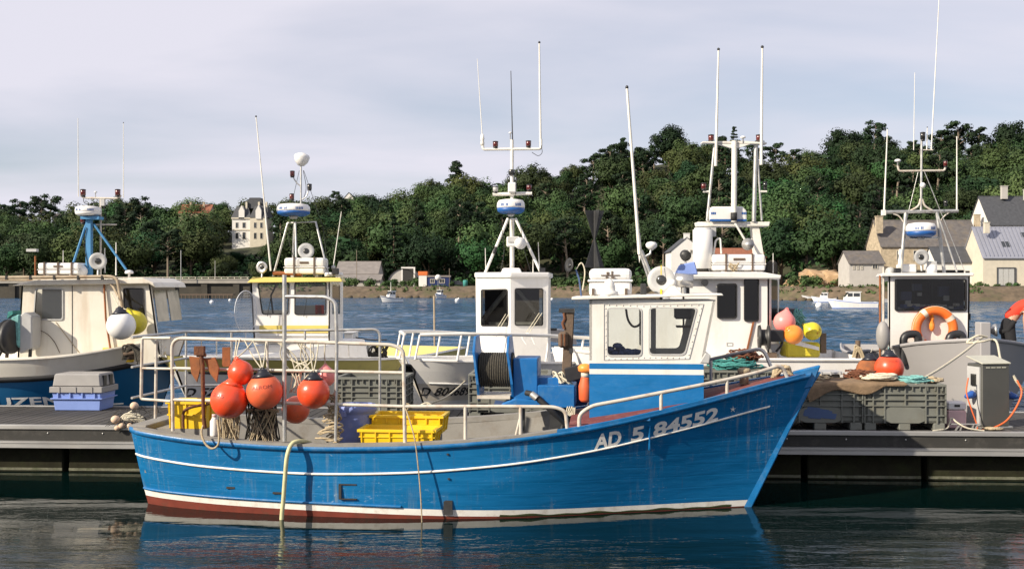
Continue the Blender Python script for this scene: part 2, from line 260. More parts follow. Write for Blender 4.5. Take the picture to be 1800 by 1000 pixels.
# ---------------------------------------------------------------- mesh builder
class MB:
    def __init__(s): s.v = []; s.f = []; s.s = []; s.mi = []; s.vn = []
    def add(s, vs, fs, smooth=False, mi=0):
        o = len(s.v); s.v += [Vector(q) for q in vs]
        for f in fs: s.f.append([i + o for i in f]); s.s.append(smooth); s.mi.append(mi)
        return s
    def box(s, c, size, rz=0.0, mi=0, mtx=None):
        x, y, z = [q / 2 for q in size]; c = Vector(c)
        vs = [Vector((a * x, b * y, d * z)) for d in (-1, 1) for b in (-1, 1) for a in (-1, 1)]
        m = mtx if mtx is not None else Matrix.Rotation(rz, 3, 'Z')
        vs = [m @ q + c for q in vs]
        return s.add(vs, [(0, 2, 3, 1), (4, 5, 7, 6), (0, 1, 5, 4), (2, 6, 7, 3), (0, 4, 6, 2), (1, 3, 7, 5)], mi=mi)
    def box2(s, a, b, mi=0):
        return s.box([(p + q) / 2 for p, q in zip(a, b)], [abs(q - p) for p, q in zip(a, b)], mi=mi)
    def tube(s, pts, r, n=8, closed=False, cap=True, mi=0, smooth=True):
        pts = [Vector(p) for p in pts]; k = len(pts); rs = r if isinstance(r, (list, tuple)) else [r] * k
        vs = []; up = None
        for i, p in enumerate(pts):
            if closed: d = pts[(i + 1) % k] - pts[i - 1]
            else: d = pts[min(i + 1, k - 1)] - pts[max(i - 1, 0)]
            if d.length < 1e-9: d = Vector((0, 0, 1))
            d.normalize()
            if up is None: up = d.orthogonal().normalized()
            up = (up - d * up.dot(d))
            if up.length < 1e-6: up = d.orthogonal()
            up.normalize(); w = d.cross(up)
            for j in range(n):
                a = 2 * math.pi * j / n; vs.append(p + (up * math.cos(a) + w * math.sin(a)) * rs[i])
        fs = []
        for i in range(k if closed else k - 1):
            for j in range(n):
                a = i * n + j; b = i * n + (j + 1) % n; c = ((i + 1) % k) * n + (j + 1) % n; e = ((i + 1) % k) * n + j
                fs.append((a, b, c, e))
        s.add(vs, fs, smooth, mi)
        if cap and not closed:
            s.add(vs[:n], [tuple(reversed(range(n)))], False, mi); s.add(vs[-n:], [tuple(range(n))], False, mi)
        return s
    def lathe(s, prof, c=(0, 0, 0), axis=(0, 0, 1), n=20, mi=0, smooth=True, sx=1.0):
        ax = Vector(axis).normalized(); q = Vector((0, 0, 1)).rotation_difference(ax).to_matrix(); c = Vector(c); vs = []; fs = []
        for r, z in prof:
            for j in range(n):
                a = 2 * math.pi * j / n; vs.append(c + q @ Vector((r * math.cos(a) * sx, r * math.sin(a), z)))
        for i in range(len(prof) - 1):
            for j in range(n): fs.append((i * n + j, i * n + (j + 1) % n, (i + 1) * n + (j + 1) % n, (i + 1) * n + j))
        if prof[0][0] > 1e-5: fs.append(tuple(reversed(range(n))))
        if prof[-1][0] > 1e-5: fs.append(tuple(range((len(prof) - 1) * n, len(prof) * n)))
        return s.add(vs, fs, smooth, mi)
    def cyl(s, a, b, r, n=16, mi=0):
        a = Vector(a); b = Vector(b); d = b - a
        o = len(s.f); s.lathe([(r, 0), (r, d.length)], a, d, n, mi)
        s.s[-1] = False; s.s[-2] = False
        return s
    def sphere(s, c, r, n=20, m=12, mi=0, mtx=None):
        rx, ry, rz = r if isinstance(r, (list, tuple)) else (r, r, r); c = Vector(c); vs = []; fs = []
        for i in range(m + 1):
            t = math.pi * i / m
            for j in range(n):
                a = 2 * math.pi * j / n; q = Vector((rx * math.sin(t) * math.cos(a), ry * math.sin(t) * math.sin(a), -rz * math.cos(t)))
                vs.append(c + (mtx @ q if mtx else q))
        for i in range(m):
            for j in range(n): fs.append((i * n + j, i * n + (j + 1) % n, (i + 1) * n + (j + 1) % n, (i + 1) * n + j))
        return s.add(vs, fs, True, mi)
    def prism(s, poly, d, mi=0):
        poly = [Vector(p) for p in poly]; d = Vector(d); n = len(poly)
        nrm = Vector((0, 0, 0))
        for i in range(n): nrm += poly[i].cross(poly[(i + 1) % n])
        if nrm.dot(d) > 0: poly.reverse()
        vs = poly + [p + d for p in poly]
        fs = [tuple(range(n)), tuple(reversed(range(n, 2 * n)))] + [(i, i + n, (i + 1) % n + n, (i + 1) % n) for i in range(n)]
        return s.add(vs, fs, mi=mi)
    def grid(s, rows, smooth=True, mi=0, flip=False):
        n = len(rows[0]); vs = [p for r in rows for p in r]; fs = []
        for i in range(len(rows) - 1):
            for j in range(n - 1):
                f = (i * n + j, i * n + j + 1, (i + 1) * n + j + 1, (i + 1) * n + j)
                fs.append(tuple(reversed(f)) if flip else f)
        return s.add(vs, fs, smooth, mi)
    def frame(s, outer, inner, d, mi=0):
        # a flat ring between two outlines with the same number of corners, extruded by d
        outer = [Vector(p) for p in outer]; inner = [Vector(p) for p in inner]; d = Vector(d); n = len(outer)
        vs = outer + inner + [p + d for p in outer] + [p + d for p in inner]; fs = []
        for i in range(n):
            j = (i + 1) % n
            fs += [(i, j, n + j, n + i), (2 * n + i, 3 * n + i, 3 * n + j, 2 * n + j), (i, 2 * n + i, 2 * n + j, j), (n + i, n + j, 3 * n + j, 3 * n + i)]
        return s.add(vs, fs, mi=mi)
    def build(s, name, mats, parent=None, local=False, bevel=0.0, seg=1, recalc=True, kind=None, label=None):
        if not isinstance(mats, (list, tuple)): mats = [mats]
        me = bpy.data.meshes.new(name)
        vs = s.v
        if parent is not None and not local:
            inv = root_matrix(parent).inverted(); vs = [inv @ q for q in vs]
        me.from_pydata([tuple(q) for q in vs], [], s.f)
        me.polygons.foreach_set('use_smooth', s.s); me.polygons.foreach_set('material_index', s.mi)
        for m in mats: me.materials.append(MATS[m] if isinstance(m, str) else m)
        if bevel or recalc:
            bm = bmesh.new(); bm.from_mesh(me)
            if recalc: bmesh.ops.recalc_face_normals(bm, faces=bm.faces[:])
            if bevel:
                ed = [e for e in bm.edges if e.is_manifold and len(e.link_faces) == 2 and e.calc_face_angle(0) > R(35)]
                bmesh.ops.bevel(bm, geom=ed, offset=bevel, segments=seg, profile=0.6, affect='EDGES', clamp_overlap=True)
            bm.to_mesh(me); bm.free()
        if s.vn and len(s.vn) == len(me.vertices):
            me.polygons.foreach_set('use_smooth', [True] * len(me.polygons)); me.normals_split_custom_set_from_vertices(s.vn)
        o = bpy.data.objects.new(name, me); COL.objects.link(o)
        if parent is not None: o.parent = parent
        if kind: o['kind'] = kind
        if label: o['label'] = label
        return o
ROOTM = {}
def root_matrix(o):
    while o.parent is not None: o = o.parent
    return ROOTM.get(o.name, Matrix.Identity(4))
def thing(name, label, cat, loc=(0, 0, 0), rz=0.0, group=None):
    o = bpy.data.objects.new(name, None); COL.objects.link(o); o.empty_display_size = 0.2
    o.location = loc; o.rotation_euler = (0, 0, rz); o['label'] = label; o['category'] = cat
    if group: o['group'] = group
    ROOTM[o.name] = Matrix.Translation(Vector(loc)) @ Matrix.Rotation(rz, 4, 'Z')
    return o
def tag(o, label, cat, group=None):
    o['label'] = label; o['category'] = cat
    if group: o['group'] = group
    return o
def solo(name, mb, mats, label, cat, loc, group=None, **k):       # a thing that is one mesh, its origin at its base
    loc = Vector(loc); mb.v = [q - loc for q in mb.v]
    o = mb.build(name, mats, **k); o.location = loc; ROOTM[o.name] = Matrix.Translation(loc)
    return tag(o, label, cat, group)
def struct(name, mb, mats, **k):
    return mb.build(name, mats, kind='structure', **k)
def arc(pts, rad, n=5):
    # round the corners of a polyline
    pts = [Vector(p) for p in pts]; out = [pts[0]]
    for i in range(1, len(pts) - 1):
        a, b, c = pts[i - 1], pts[i], pts[i + 1]; u = (a - b); w = (c - b)
        r = min(rad, u.length * 0.45, w.length * 0.45); p0 = b + u.normalized() * r; p1 = b + w.normalized() * r
        for k in range(n + 1):
            t = k / n; out.append(p0 * (1 - t) ** 2 + b * 2 * t * (1 - t) + p1 * t * t)
    out.append(pts[-1]); return out
def curve(pts, n=6):
    # Catmull-Rom through the points
    pts = [Vector(p) for p in pts]; q = [pts[0] * 2 - pts[1]] + pts + [pts[-1] * 2 - pts[-2]]; out = []
    for i in range(1, len(q) - 2):
        for k in range(n):
            t = k / n; a, b, c, d = q[i - 1], q[i], q[i + 1], q[i + 2]
            out.append(0.5 * ((2 * b) + (c - a) * t + (2 * a - 5 * b + 4 * c - d) * t * t + (3 * b - a - 3 * c + d) * t ** 3))
    out.append(pts[-1]); return out
def tab(t, x):
    # smooth table lookup
    if x <= t[0][0]: return t[0][1]
    if x >= t[-1][0]: return t[-1][1]
    for i in range(len(t) - 1):
        if t[i][0] <= x <= t[i + 1][0]: break
    def sl(k):
        if k <= 0: return (t[1][1] - t[0][1]) / (t[1][0] - t[0][0])
        if k >= len(t) - 1: return (t[-1][1] - t[-2][1]) / (t[-1][0] - t[-2][0])
        return (t[k + 1][1] - t[k - 1][1]) / (t[k + 1][0] - t[k - 1][0])
    h = t[i + 1][0] - t[i][0]; u = (x - t[i][0]) / h; m0, m1 = sl(i) * h, sl(i + 1) * h
    return (2 * u ** 3 - 3 * u * u + 1) * t[i][1] + (u ** 3 - 2 * u * u + u) * m0 + (-2 * u ** 3 + 3 * u * u) * t[i + 1][1] + (u ** 3 - u * u) * m1
def text2d(body, size, bold=0.0, shear=0.0, spacing=1.0):
    c = bpy.data.curves.new('t', 'FONT'); c.body = body; c.size = size; c.offset = bold; c.shear = shear; c.space_character = spacing; c.resolution_u = 3
    o = bpy.data.objects.new('t', c); COL.objects.link(o)
    dg = bpy.context.evaluated_depsgraph_get(); me = o.evaluated_get(dg).to_mesh()
    vs = [(q.co.x, q.co.y) for q in me.vertices]; fs = [tuple(p.vertices) for p in me.polygons]
    o.evaluated_get(dg).to_mesh_clear(); bpy.data.objects.remove(o); bpy.data.curves.remove(c)
    return vs, fs
def lettering(body, size, f, name, matn, parent, bold=0.0, shear=0.0, spacing=1.0, fit=None, local=False):
    # f maps (x, y) of the flat text onto a surface; fit scales it to a width
    vs, fs = text2d(body, size, bold, shear, spacing)
    x0 = min(v[0] for v in vs); x1 = max(v[0] for v in vs); k = (fit / (x1 - x0)) if fit else 1.0
    mb = MB(); mb.add([f((x - x0) * k, y) for x, y in vs], fs)
    return mb.build(name, matn, parent, local=local, recalc=False)
# ================================================================ the setting: water, hill, shore
def water_mat():
    m = bpy.data.materials.new('harbour_water'); m.use_nodes = True; t = m.node_tree; N = t.nodes; L = t.links
    b = N['Principled BSDF']; b.inputs['Base Color'].default_value = (0.004, 0.020, 0.026, 1); b.inputs['Roughness'].default_value = 0.03; b.inputs['IOR'].default_value = 1.33
    co = N.new('ShaderNodeTexCoord'); sp = N.new('ShaderNodeSeparateXYZ'); L.new(co.outputs['Object'], sp.inputs[0])
    def ns(scale, det, sx, sy, rot=0.0, rough=0.55, dist=0.0):
        mpn = N.new('ShaderNodeMapping'); mpn.inputs['Scale'].default_value = (sx, sy, 1); mpn.inputs['Rotation'].default_value = (0, 0, rot); L.new(co.outputs['Object'], mpn.inputs[0])
        n = N.new('ShaderNodeTexNoise'); n.inputs['Scale'].default_value = scale; n.inputs['Detail'].default_value = det; n.inputs['Roughness'].default_value = rough; n.inputs['Distortion'].default_value = dist
        L.new(mpn.outputs[0], n.inputs['Vector']); return n.outputs[0]
    # open water beyond the pontoon is wind-ruffled; the berth in its lee is nearly calm
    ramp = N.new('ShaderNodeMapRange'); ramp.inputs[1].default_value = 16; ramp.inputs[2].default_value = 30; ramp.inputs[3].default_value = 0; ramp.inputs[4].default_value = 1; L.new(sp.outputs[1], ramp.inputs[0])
    near = N.new('ShaderNodeMapRange'); near.inputs[1].default_value = 9.4; near.inputs[2].default_value = 11.3; near.inputs[3].default_value = 0.085; near.inputs[4].default_value = 0.0028; L.new(sp.outputs[1], near.inputs[0])
    def mul(a, k):
        q = N.new('ShaderNodeMath'); q.operation = 'MULTIPLY'; L.new(a, q.inputs[0])
        if isinstance(k, (int, float)): q.inputs[1].default_value = k
        else: L.new(k, q.inputs[1])
        return q.outputs[0]
    def add(a, c):
        q = N.new('ShaderNodeMath'); q.operation = 'ADD'; L.new(a, q.inputs[0]); L.new(c, q.inputs[1]); return q.outputs[0]
    patch = N.new('ShaderNodeMapRange'); patch.inputs[1].default_value = 0.40; patch.inputs[2].default_value = 0.62; patch.inputs[3].default_value = 0.25; patch.inputs[4].default_value = 1.25
    L.new(ns(0.35, 3, 0.6, 1.6, 0.15), patch.inputs[0])
    calm = mul(mul(add(mul(ns(2.6, 4, 0.45, 1.6, 0.05), 1.0), mul(ns(9.0, 3, 0.5, 1.5, -0.1), 0.30)), near.outputs[0]), patch.outputs[0])
    swell = mul(ns(0.8, 2, 0.35, 1.3, 0.0), 0.012)
    gust = N.new('ShaderNodeMapRange'); gust.inputs[1].default_value = 0.35; gust.inputs[2].default_value = 0.65; gust.inputs[3].default_value = 0.55; gust.inputs[4].default_value = 1.2
    L.new(ns(0.02, 4, 0.35, 1.5, 0.05), gust.inputs[0])
    chop = mul(mul(mul(add(ns(0.9, 5, 0.6, 1.15, 0.25, 0.62), mul(ns(0.22, 4, 0.45, 1.0, -0.2, 0.6), 3.2)), 0.8), ramp.outputs[0]), gust.outputs[0])
    bp = N.new('ShaderNodeBump'); bp.inputs['Strength'].default_value = 1.0; bp.inputs['Distance'].default_value = 1.0
    L.new(add(add(calm, swell), chop), bp.inputs['Height']); L.new(bp.outputs[0], b.inputs['Normal'])
    rr = N.new('ShaderNodeMapRange'); rr.inputs[3].default_value = 0.02; rr.inputs[4].default_value = 0.10; L.new(ramp.outputs[0], rr.inputs[0]); L.new(rr.outputs[0], b.inputs['Roughness'])
    # base colour carries the far water's blue sky reflection and the berth's dark shade
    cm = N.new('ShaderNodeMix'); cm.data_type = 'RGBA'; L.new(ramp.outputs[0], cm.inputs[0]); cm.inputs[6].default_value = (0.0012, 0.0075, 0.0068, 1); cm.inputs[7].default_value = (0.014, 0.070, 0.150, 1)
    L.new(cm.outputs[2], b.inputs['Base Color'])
    sv = N.new('ShaderNodeMapRange'); sv.inputs[3].default_value = 0.42; sv.inputs[4].default_value = 0.5; L.new(ramp.outputs[0], sv.inputs[0]); L.new(sv.outputs[0], b.inputs['Specular IOR Level'])
    return m
wm = water_mat()
import numpy as np
def water_mesh():
    # one sheet; beyond the pontoon the wind raises real wavelets
    rs = np.random.RandomState(4); NX, NY = 620, 560
    ys = np.concatenate([np.linspace(-40, 13.5, 12), 14.0 * np.exp(np.linspace(0, math.log(262 / 14.0), NY))])
    u = np.linspace(-1, 1, NX); Y, U = np.meshgrid(ys, u, indexing='ij'); X = U * (np.maximum(Y, 14.0) * 0.60 + 6)
    Z = np.zeros_like(X)
    for k in range(46):
        wl = math.exp(rs.uniform(math.log(0.7), math.log(3.0))); th = rs.normal(1.25, 0.55); a = 0.0066 * wl ** 0.9
        Z += a * np.sin((X * math.cos(th) + Y * math.sin(th)) * 2 * math.pi / wl + rs.uniform(0, 6.28)) * (1 - np.clip((Y * 0.0062 - 0.18 * wl) / (0.25 * wl), 0, 1) * 0.7)
    G = 0.75 + 0.45 * np.sin(X * 0.021 + 1.0 + 1.5 * np.sin(Y * 0.03)) * np.sin(Y * 0.075 + 0.8 * np.sin(X * 0.03))
    ramp = np.clip((Y - 16) / 10, 0, 1); Z *= ramp * G
    Z = np.where(Y > 240, Z * 0.3, Z)
    n = X.size; co = np.stack([X, Y, Z], -1).reshape(-1, 3)
    idx = np.arange(n).reshape(X.shape); f = np.stack([idx[:-1, :-1], idx[:-1, 1:], idx[1:, 1:], idx[1:, :-1]], -1).reshape(-1, 4)
    ext = np.array([[-700, -60, -.03], [700, -60, -.03], [700, 300, -.03], [-700, 300, -.03]])
    me = bpy.data.meshes.new('water'); nv, nf = n, len(f)
    me.vertices.add(nv); me.vertices.foreach_set('co', co.ravel()); me.loops.add(nf * 4); me.loops.foreach_set('vertex_index', f.ravel().astype(np.int32))
    me.polygons.add(nf); me.polygons.foreach_set('loop_start', np.arange(0, nf * 4, 4, dtype=np.int32)); me.polygons.foreach_set('use_smooth', np.ones(nf, dtype=bool)); me.update(); me.validate()
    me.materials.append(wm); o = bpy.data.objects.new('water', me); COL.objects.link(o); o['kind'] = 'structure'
water_mesh()
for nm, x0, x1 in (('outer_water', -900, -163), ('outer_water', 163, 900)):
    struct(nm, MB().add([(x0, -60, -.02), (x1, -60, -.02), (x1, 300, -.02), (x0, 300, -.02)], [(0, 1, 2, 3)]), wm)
struct('harbour_bed', MB().add([(-1500, -120, -4), (1500, -120, -4), (1500, 1400, -4), (-1500, 1400, -4)], [(0, 1, 2, 3)]), 'forest_floor')

YC = 430.0
SKY = [(-300, 372), (0, 372), (100, 376), (200, 356), (260, 358), (330, 366), (385, 362), (430, 368), (520, 360), (600, 348), (650, 344), (700, 350), (760, 326), (810, 314), (870, 318), (950, 298), (1020, 288), (1080, 262), (1120, 250),
       (1180, 242), (1240, 254), (1300, 262), (1380, 264), (1430, 248), (1480, 238), (1530, 242), (1580, 258), (1640, 246), (1700, 240), (1760, 232), (1830, 226), (2200, 215)]
def shore_y(x):
    t = min(1, max(0, (x - 5) / 75)); t = t * t * (3 - 2 * t); return 252 - 64 * t
def foot_y(x):
    t = min(1, max(0, (x - 25) / 50)); t = t * t * (3 - 2 * t); return 300 - 62 * t
def crest(x):
    px = 900 + x / YC * FPX; return CAMH + (HZ - tab(SKY, px) - 46) / FPX * YC
def land_z(x, y):
    s = shore_y(x); f = foot_y(x)
    if y < s: return -1.5
    if y < s + 7: return -0.6 + 3.3 * min(1, (y - s) / 5.0)
    if y < f: return 2.7
    t = min(1.0, (y - f) / (YC - f)); w = t ** 1.15
    z = 2.7 + (crest(x) - 2.7) * w
    if y > YC: z = crest(x) - (y - YC) * 0.05
    return z + 0.9 * mnoise.noise(Vector((x * 0.03, y * 0.03, 0))) * min(1, t * 6)
xs = [-360 + 6 * i for i in range(121)]
mb = MB(); rows = []
for y in [300 - 62 + 8 * i for i in range(32)] + [520, 600, 800]:
    rows.append([Vector((x, max(y, foot_y(x) - 2), land_z(x, max(y, foot_y(x) - 2)) - 0.02)) for x in xs])
mb.grid(rows, True); struct('hill', mb, 'forest_floor', recalc=False)
# shore: a rough stony bank and the flat quay behind it
mb = MB(); rows = []
for k in range(10):
    row = []
    for x in [-360 + 1.5 * i for i in range(481)]:
        s = shore_y(x); d = (-2.0, -0.5, 0.4, 1.2, 2.0, 2.9, 3.8, 4.8, 5.8, 7.0)[k]; z = (-1.2, -0.3, 0.3, 0.8, 1.3, 1.8, 2.2, 2.5, 2.68, 2.7)[k]
        j = 0.55 if 0 < k < 9 else 0.0
        n1 = mnoise.noise(Vector((x * 0.55, k * 1.7, 1.3))); n2 = mnoise.noise(Vector((x * 0.16, k * 0.6, 7.7)))
        row.append(Vector((x, s + d + j * (n1 + n2), z + j * 0.5 * n1 + 0.25 * j * n2)))
    rows.append(row)
mb.grid(rows, False); struct('shore_bank', mb, 'bank', recalc=False)
mb = MB(); rows = []
for k in range(5):
    rows.append([Vector((x, shore_y(x) + 6.5 + (foot_y(x) + 3 - shore_y(x) - 6.5) * k / 4, 2.705)) for x in xs])
mb.grid(rows, True); struct('quay_ground', mb, 'quay_ground', recalc=False)

# ================================================================ trees
def rvec(g):
    while True:
        v = Vector((g.uniform(-1, 1), g.uniform(-1, 1), g.uniform(-1, 1)))
        if 0.05 < v.length < 1: return v.normalized()
def leaf_quads(mb, g, c, rad, n, size, flat=1.0):
    for _ in range(n):
        d = rvec(g); p = c + Vector((d.x * rad, d.y * rad, d.z * rad * flat)) * (g.random() ** 0.4)
        nn = (d + Vector((0, 0, 0.25)) + rvec(g) * 0.4).normalized(); a = nn.orthogonal().normalized(); b = nn.cross(a); th = g.uniform(0, 6.28)
        a, b = a * math.cos(th) + b * math.sin(th), b * math.cos(th) - a * math.sin(th)
        s1 = size * g.uniform(0.5, 1.2); s2 = s1 * g.uniform(0.5, 0.9)
        mb.add([p - a * s1, p - b * s2, p + a * s1, p + b * s2], [(0, 1, 2, 3)])
        q = (d * 0.75 + nn * 0.35 + (0.6 * ((p - mb.cc).normalized() if getattr(mb, 'cc', None) else Vector((0, 0, .5))))).normalized(); mb.vn += [tuple(q)] * 4
def crown_broad(g, h, r, trunk):
    mb = MB(); cz = h - (h - trunk) / 2; rz = (h - trunk) / 2; tb = MB(); mb.cc = Vector((0, 0, cz - rz * .4))
    tb.tube([(0, 0, -0.6), (0.1, 0, trunk * 0.6), (0.2, 0.1, trunk * 1.2), (0.1, 0.2, cz + rz * 0.3)], [0.38, 0.3, 0.24, 0.08], 7)
    for k in range(30):
        d = rvec(g); d.z = d.z * 0.9 + 0.12
        q = g.uniform(0.55, 0.92); c = Vector((d.x * r * q, d.y * r * q, cz + d.z * rz * q)); cr = r * g.uniform(0.26, 0.50)
        leaf_quads(mb, g, c, cr, 170, 0.34, 0.85)
        if k < 7: tb.tube([(0.1, 0.05, trunk * g.uniform(0.7, 1.1)), (c * 0.5 + Vector((0, 0, trunk * 0.4))), c], [0.14, 0.09, 0.03], 5)
    leaf_quads(mb, g, Vector((0, 0, cz)), r * 0.72, 260, 0.9, rz / r)
    return mb, tb
def crown_pine(g, h, r, trunk):                       # bare stem, flat layered clumps with gaps
    mb = MB(); tb = MB(); lx, ly = g.uniform(-0.8, 0.8), g.uniform(-0.5, 0.5)
    tb.tube([(0, 0, -0.6), (lx * 0.3, ly * 0.3, h * 0.35), (lx, ly, h * 0.7), (lx * 1.2, ly * 1.3, h * 0.95)], [0.36, 0.28, 0.2, 0.07], 7)
    for k in range(17):
        z = trunk + (h - trunk) * (0.1 + 0.88 * (k / 16)); a = g.uniform(0, 6.28); q = r * g.uniform(0.2, 0.85) * (1.05 - 0.5 * (k / 16))
        c = Vector((lx + math.cos(a) * q, ly + math.sin(a) * q, z)); cr = r * g.uniform(0.24, 0.4)
        leaf_quads(mb, g, c, cr, 95, 0.38, 0.5)
        tb.tube([(lx, ly, z - 1.2), (lx * 0.5 + c.x * 0.5, ly * 0.5 + c.y * 0.5, z - 0.5), c], [0.12, 0.08, 0.03], 5)
    return mb, tb
def crown_cedar(g, h, r, trunk):                      # conical with level tiers
    mb = MB(); tb = MB(); tb.tube([(0, 0, -0.6), (0, 0, h * 0.5), (0, 0, h * 0.97)], [0.42, 0.26, 0.05], 7)
    for k in range(12):
        t = k / 11; z = trunk + (h - trunk) * t; rr = r * (1 - t * 0.85) * g.uniform(0.85, 1.1); n = max(3, int(9 * (1 - t)))
        for j in range(n):
            a = 6.28 * j / n + g.uniform(-0.4, 0.4); q = rr * g.uniform(0.55, 1.0)
            c = Vector((math.cos(a) * q, math.sin(a) * q, z + g.uniform(-0.3, 0.3)))
            leaf_quads(mb, g, c * Vector((0.6, 0.6, 1)) if False else Vector((c.x * 0.6, c.y * 0.6, c.z)), rr * 0.36 + 0.3, 16, 0.5, 0.3); leaf_quads(mb, g, c, rr * 0.26 + 0.25, 18, 0.45, 0.35)
            tb.tube([(0, 0, z - 0.3), c], [0.09, 0.03], 4)
    leaf_quads(mb, g, Vector((0, 0, h - 0.5)), 0.7, 30, 0.4, 1.3)
    return mb, tb
def tree_proto(kind, seed):
    g = random.Random(seed)
    if kind == 'dome':
        mb, tb = crown_broad(g, 13.0, g.uniform(6.0, 6.8), 3.0); me = mb.build('crown', 'leaf_pine', recalc=False); mt = tb.build('trunk', 'bark', recalc=False); d = (me.data, mt.data); bpy.data.objects.remove(me); bpy.data.objects.remove(mt); return d
    if kind == 'broad': mb, tb = crown_broad(g, g.uniform(11.5, 14), g.uniform(5.6, 7.2), g.uniform(2.2, 3.6)); lm = ('leaf_green', 'leaf_olive', 'leaf_light', 'leaf_green')[seed % 4]
    elif kind == 'pine': mb, tb = crown_pine(g, g.uniform(14, 17), g.uniform(4.2, 5.4), g.uniform(7, 8.5)); lm = 'leaf_pine'
    else: mb, tb = crown_cedar(g, g.uniform(15, 17), g.uniform(4.6, 5.4), g.uniform(2.0, 3.0)); lm = 'leaf_pine'
    me = mb.build('crown', lm, recalc=False); mt = tb.build('trunk', 'bark_pale' if kind == 'pine' else 'bark', recalc=False)
    d = (me.data, mt.data); bpy.data.objects.remove(me); bpy.data.objects.remove(mt); return d
PROTO = {'broad': [tree_proto('broad', s) for s in range(1, 10)], 'pine': [tree_proto('pine', s) for s in range(11, 15)], 'cedar': [tree_proto('cedar', s) for s in range(21, 23)], 'dome': [tree_proto('dome', s) for s in (31, 32)]}
def place_tree(kind, loc, sc, label, group=None, idx=None, sz=None):
    d = PROTO[kind][idx if idx is not None else rnd.randrange(len(PROTO[kind]))]
    o = thing({'broad': 'broadleaf_tree', 'dome': 'pine_tree', 'pine': 'pine_tree', 'cedar': 'conifer_tree'}[kind], label, 'tree', loc, rnd.uniform(0, 6.28), group)
    o.scale = (sc, sc, sz or sc)
    for nm, me in zip(('crown', 'trunk'), d):
        c = bpy.data.objects.new(nm, me); COL.objects.link(c); c.parent = o
    return o
def zone(x, y):
    px = 900 + x / y * FPX
    lm = [(60, 'the cream cabin roof'), (155, 'the blue mast'), (250, 'the far causeway'), (340, 'the red-roofed house'), (436, 'the pale chateau'), (520, 'the yellow-roofed wheelhouse'), (625, 'the grey sheds'), (708, 'the round hangar'), (765, 'the orange-topped hut'), (830, 'the parked cars'), (900, 'the tall white mast'), (975, 'the wooden davit'), (1045, 'the black cones'), (1110, 'the leaning aerial'), (1205, 'the white gable house'), (1290, 'the twin aerials'), (1360, 'the deckhouse boat stern'), (1440, 'the ochre rocks'), (1523, 'the small outbuilding'), (1620, 'the long stone house'), (1690, 'the white cottage'), (1770, 'the zinc-roofed building')]
    f = foot_y(x); u_ = (y - f) / (YC - f); tier = 'at the foot of the hill' if u_ < .3 else 'halfway up the hill' if u_ < .68 else 'near the top of the hill'
    return tier + ' behind ' + min(lm, key=lambda q: abs(q[0] - px))[1]
    return 'left of the pale chateau' if px < 400 else 'between the pale chateau and the tall white mast' if px < 900 else 'on the rise right of the tall white mast' if px < 1360 else 'above the stone houses on the far shore'
TREES = []
CLEAR = [(398, 478, 352, 428), (306, 372, 358, 380), (88, 128, 372, 392), (600, 632, 336, 352)]       # gaps where buildings look out of the wood (photo pixels)
for row in range(11):
    k = 0; x = -250.0
    while x < 250:
        x += rnd.uniform(10.0, 15.0)
        f = foot_y(x); y = f + 3 + (YC - f - 3) * (row / 10.0) ** 0.9 + rnd.uniform(-5, 5); z = land_z(x, y)
        if abs(x) > y * 0.4808 + 9: continue
        px = 900 + x / y * FPX; kind = 'broad'; q = rnd.random()
        right = px > 1000
        if q < (0.30 if right else 0.14): kind = 'pine'
        elif q < (0.34 if right else 0.16): kind = 'cedar'
        sc = rnd.uniform(0.95, 1.28)
        top = HZ - (z + 13.0 * sc - CAMH) / y * FPX
        if row >= 9 and kind == 'broad': sc *= 0.82
        if any(a - 14 < px < b + 14 and top < d - 6 and y < 402 and HZ - (z - CAMH) / y * FPX > c for a, b, c, d in CLEAR):
            sc *= 0.45
            if HZ - (z + 13 * sc - CAMH) / y * FPX < [d for a, b, c, d in CLEAR if a - 14 < px < b + 14][0] - 10: continue
        TREES.append((kind, (x, y, z), sc))
NAMES = {'broad': 'leafy green tree ', 'pine': 'bare-stemmed pine ', 'cedar': 'dark tiered conifer '}
if len(TREES) > 292: TREES = sorted(TREES, key=lambda t: t[1][1])[:292]
for kind, loc, sc in TREES:
    place_tree(kind, loc, sc, NAMES[kind] + zone(loc[0], loc[1]), 'trees of the wooded hill')
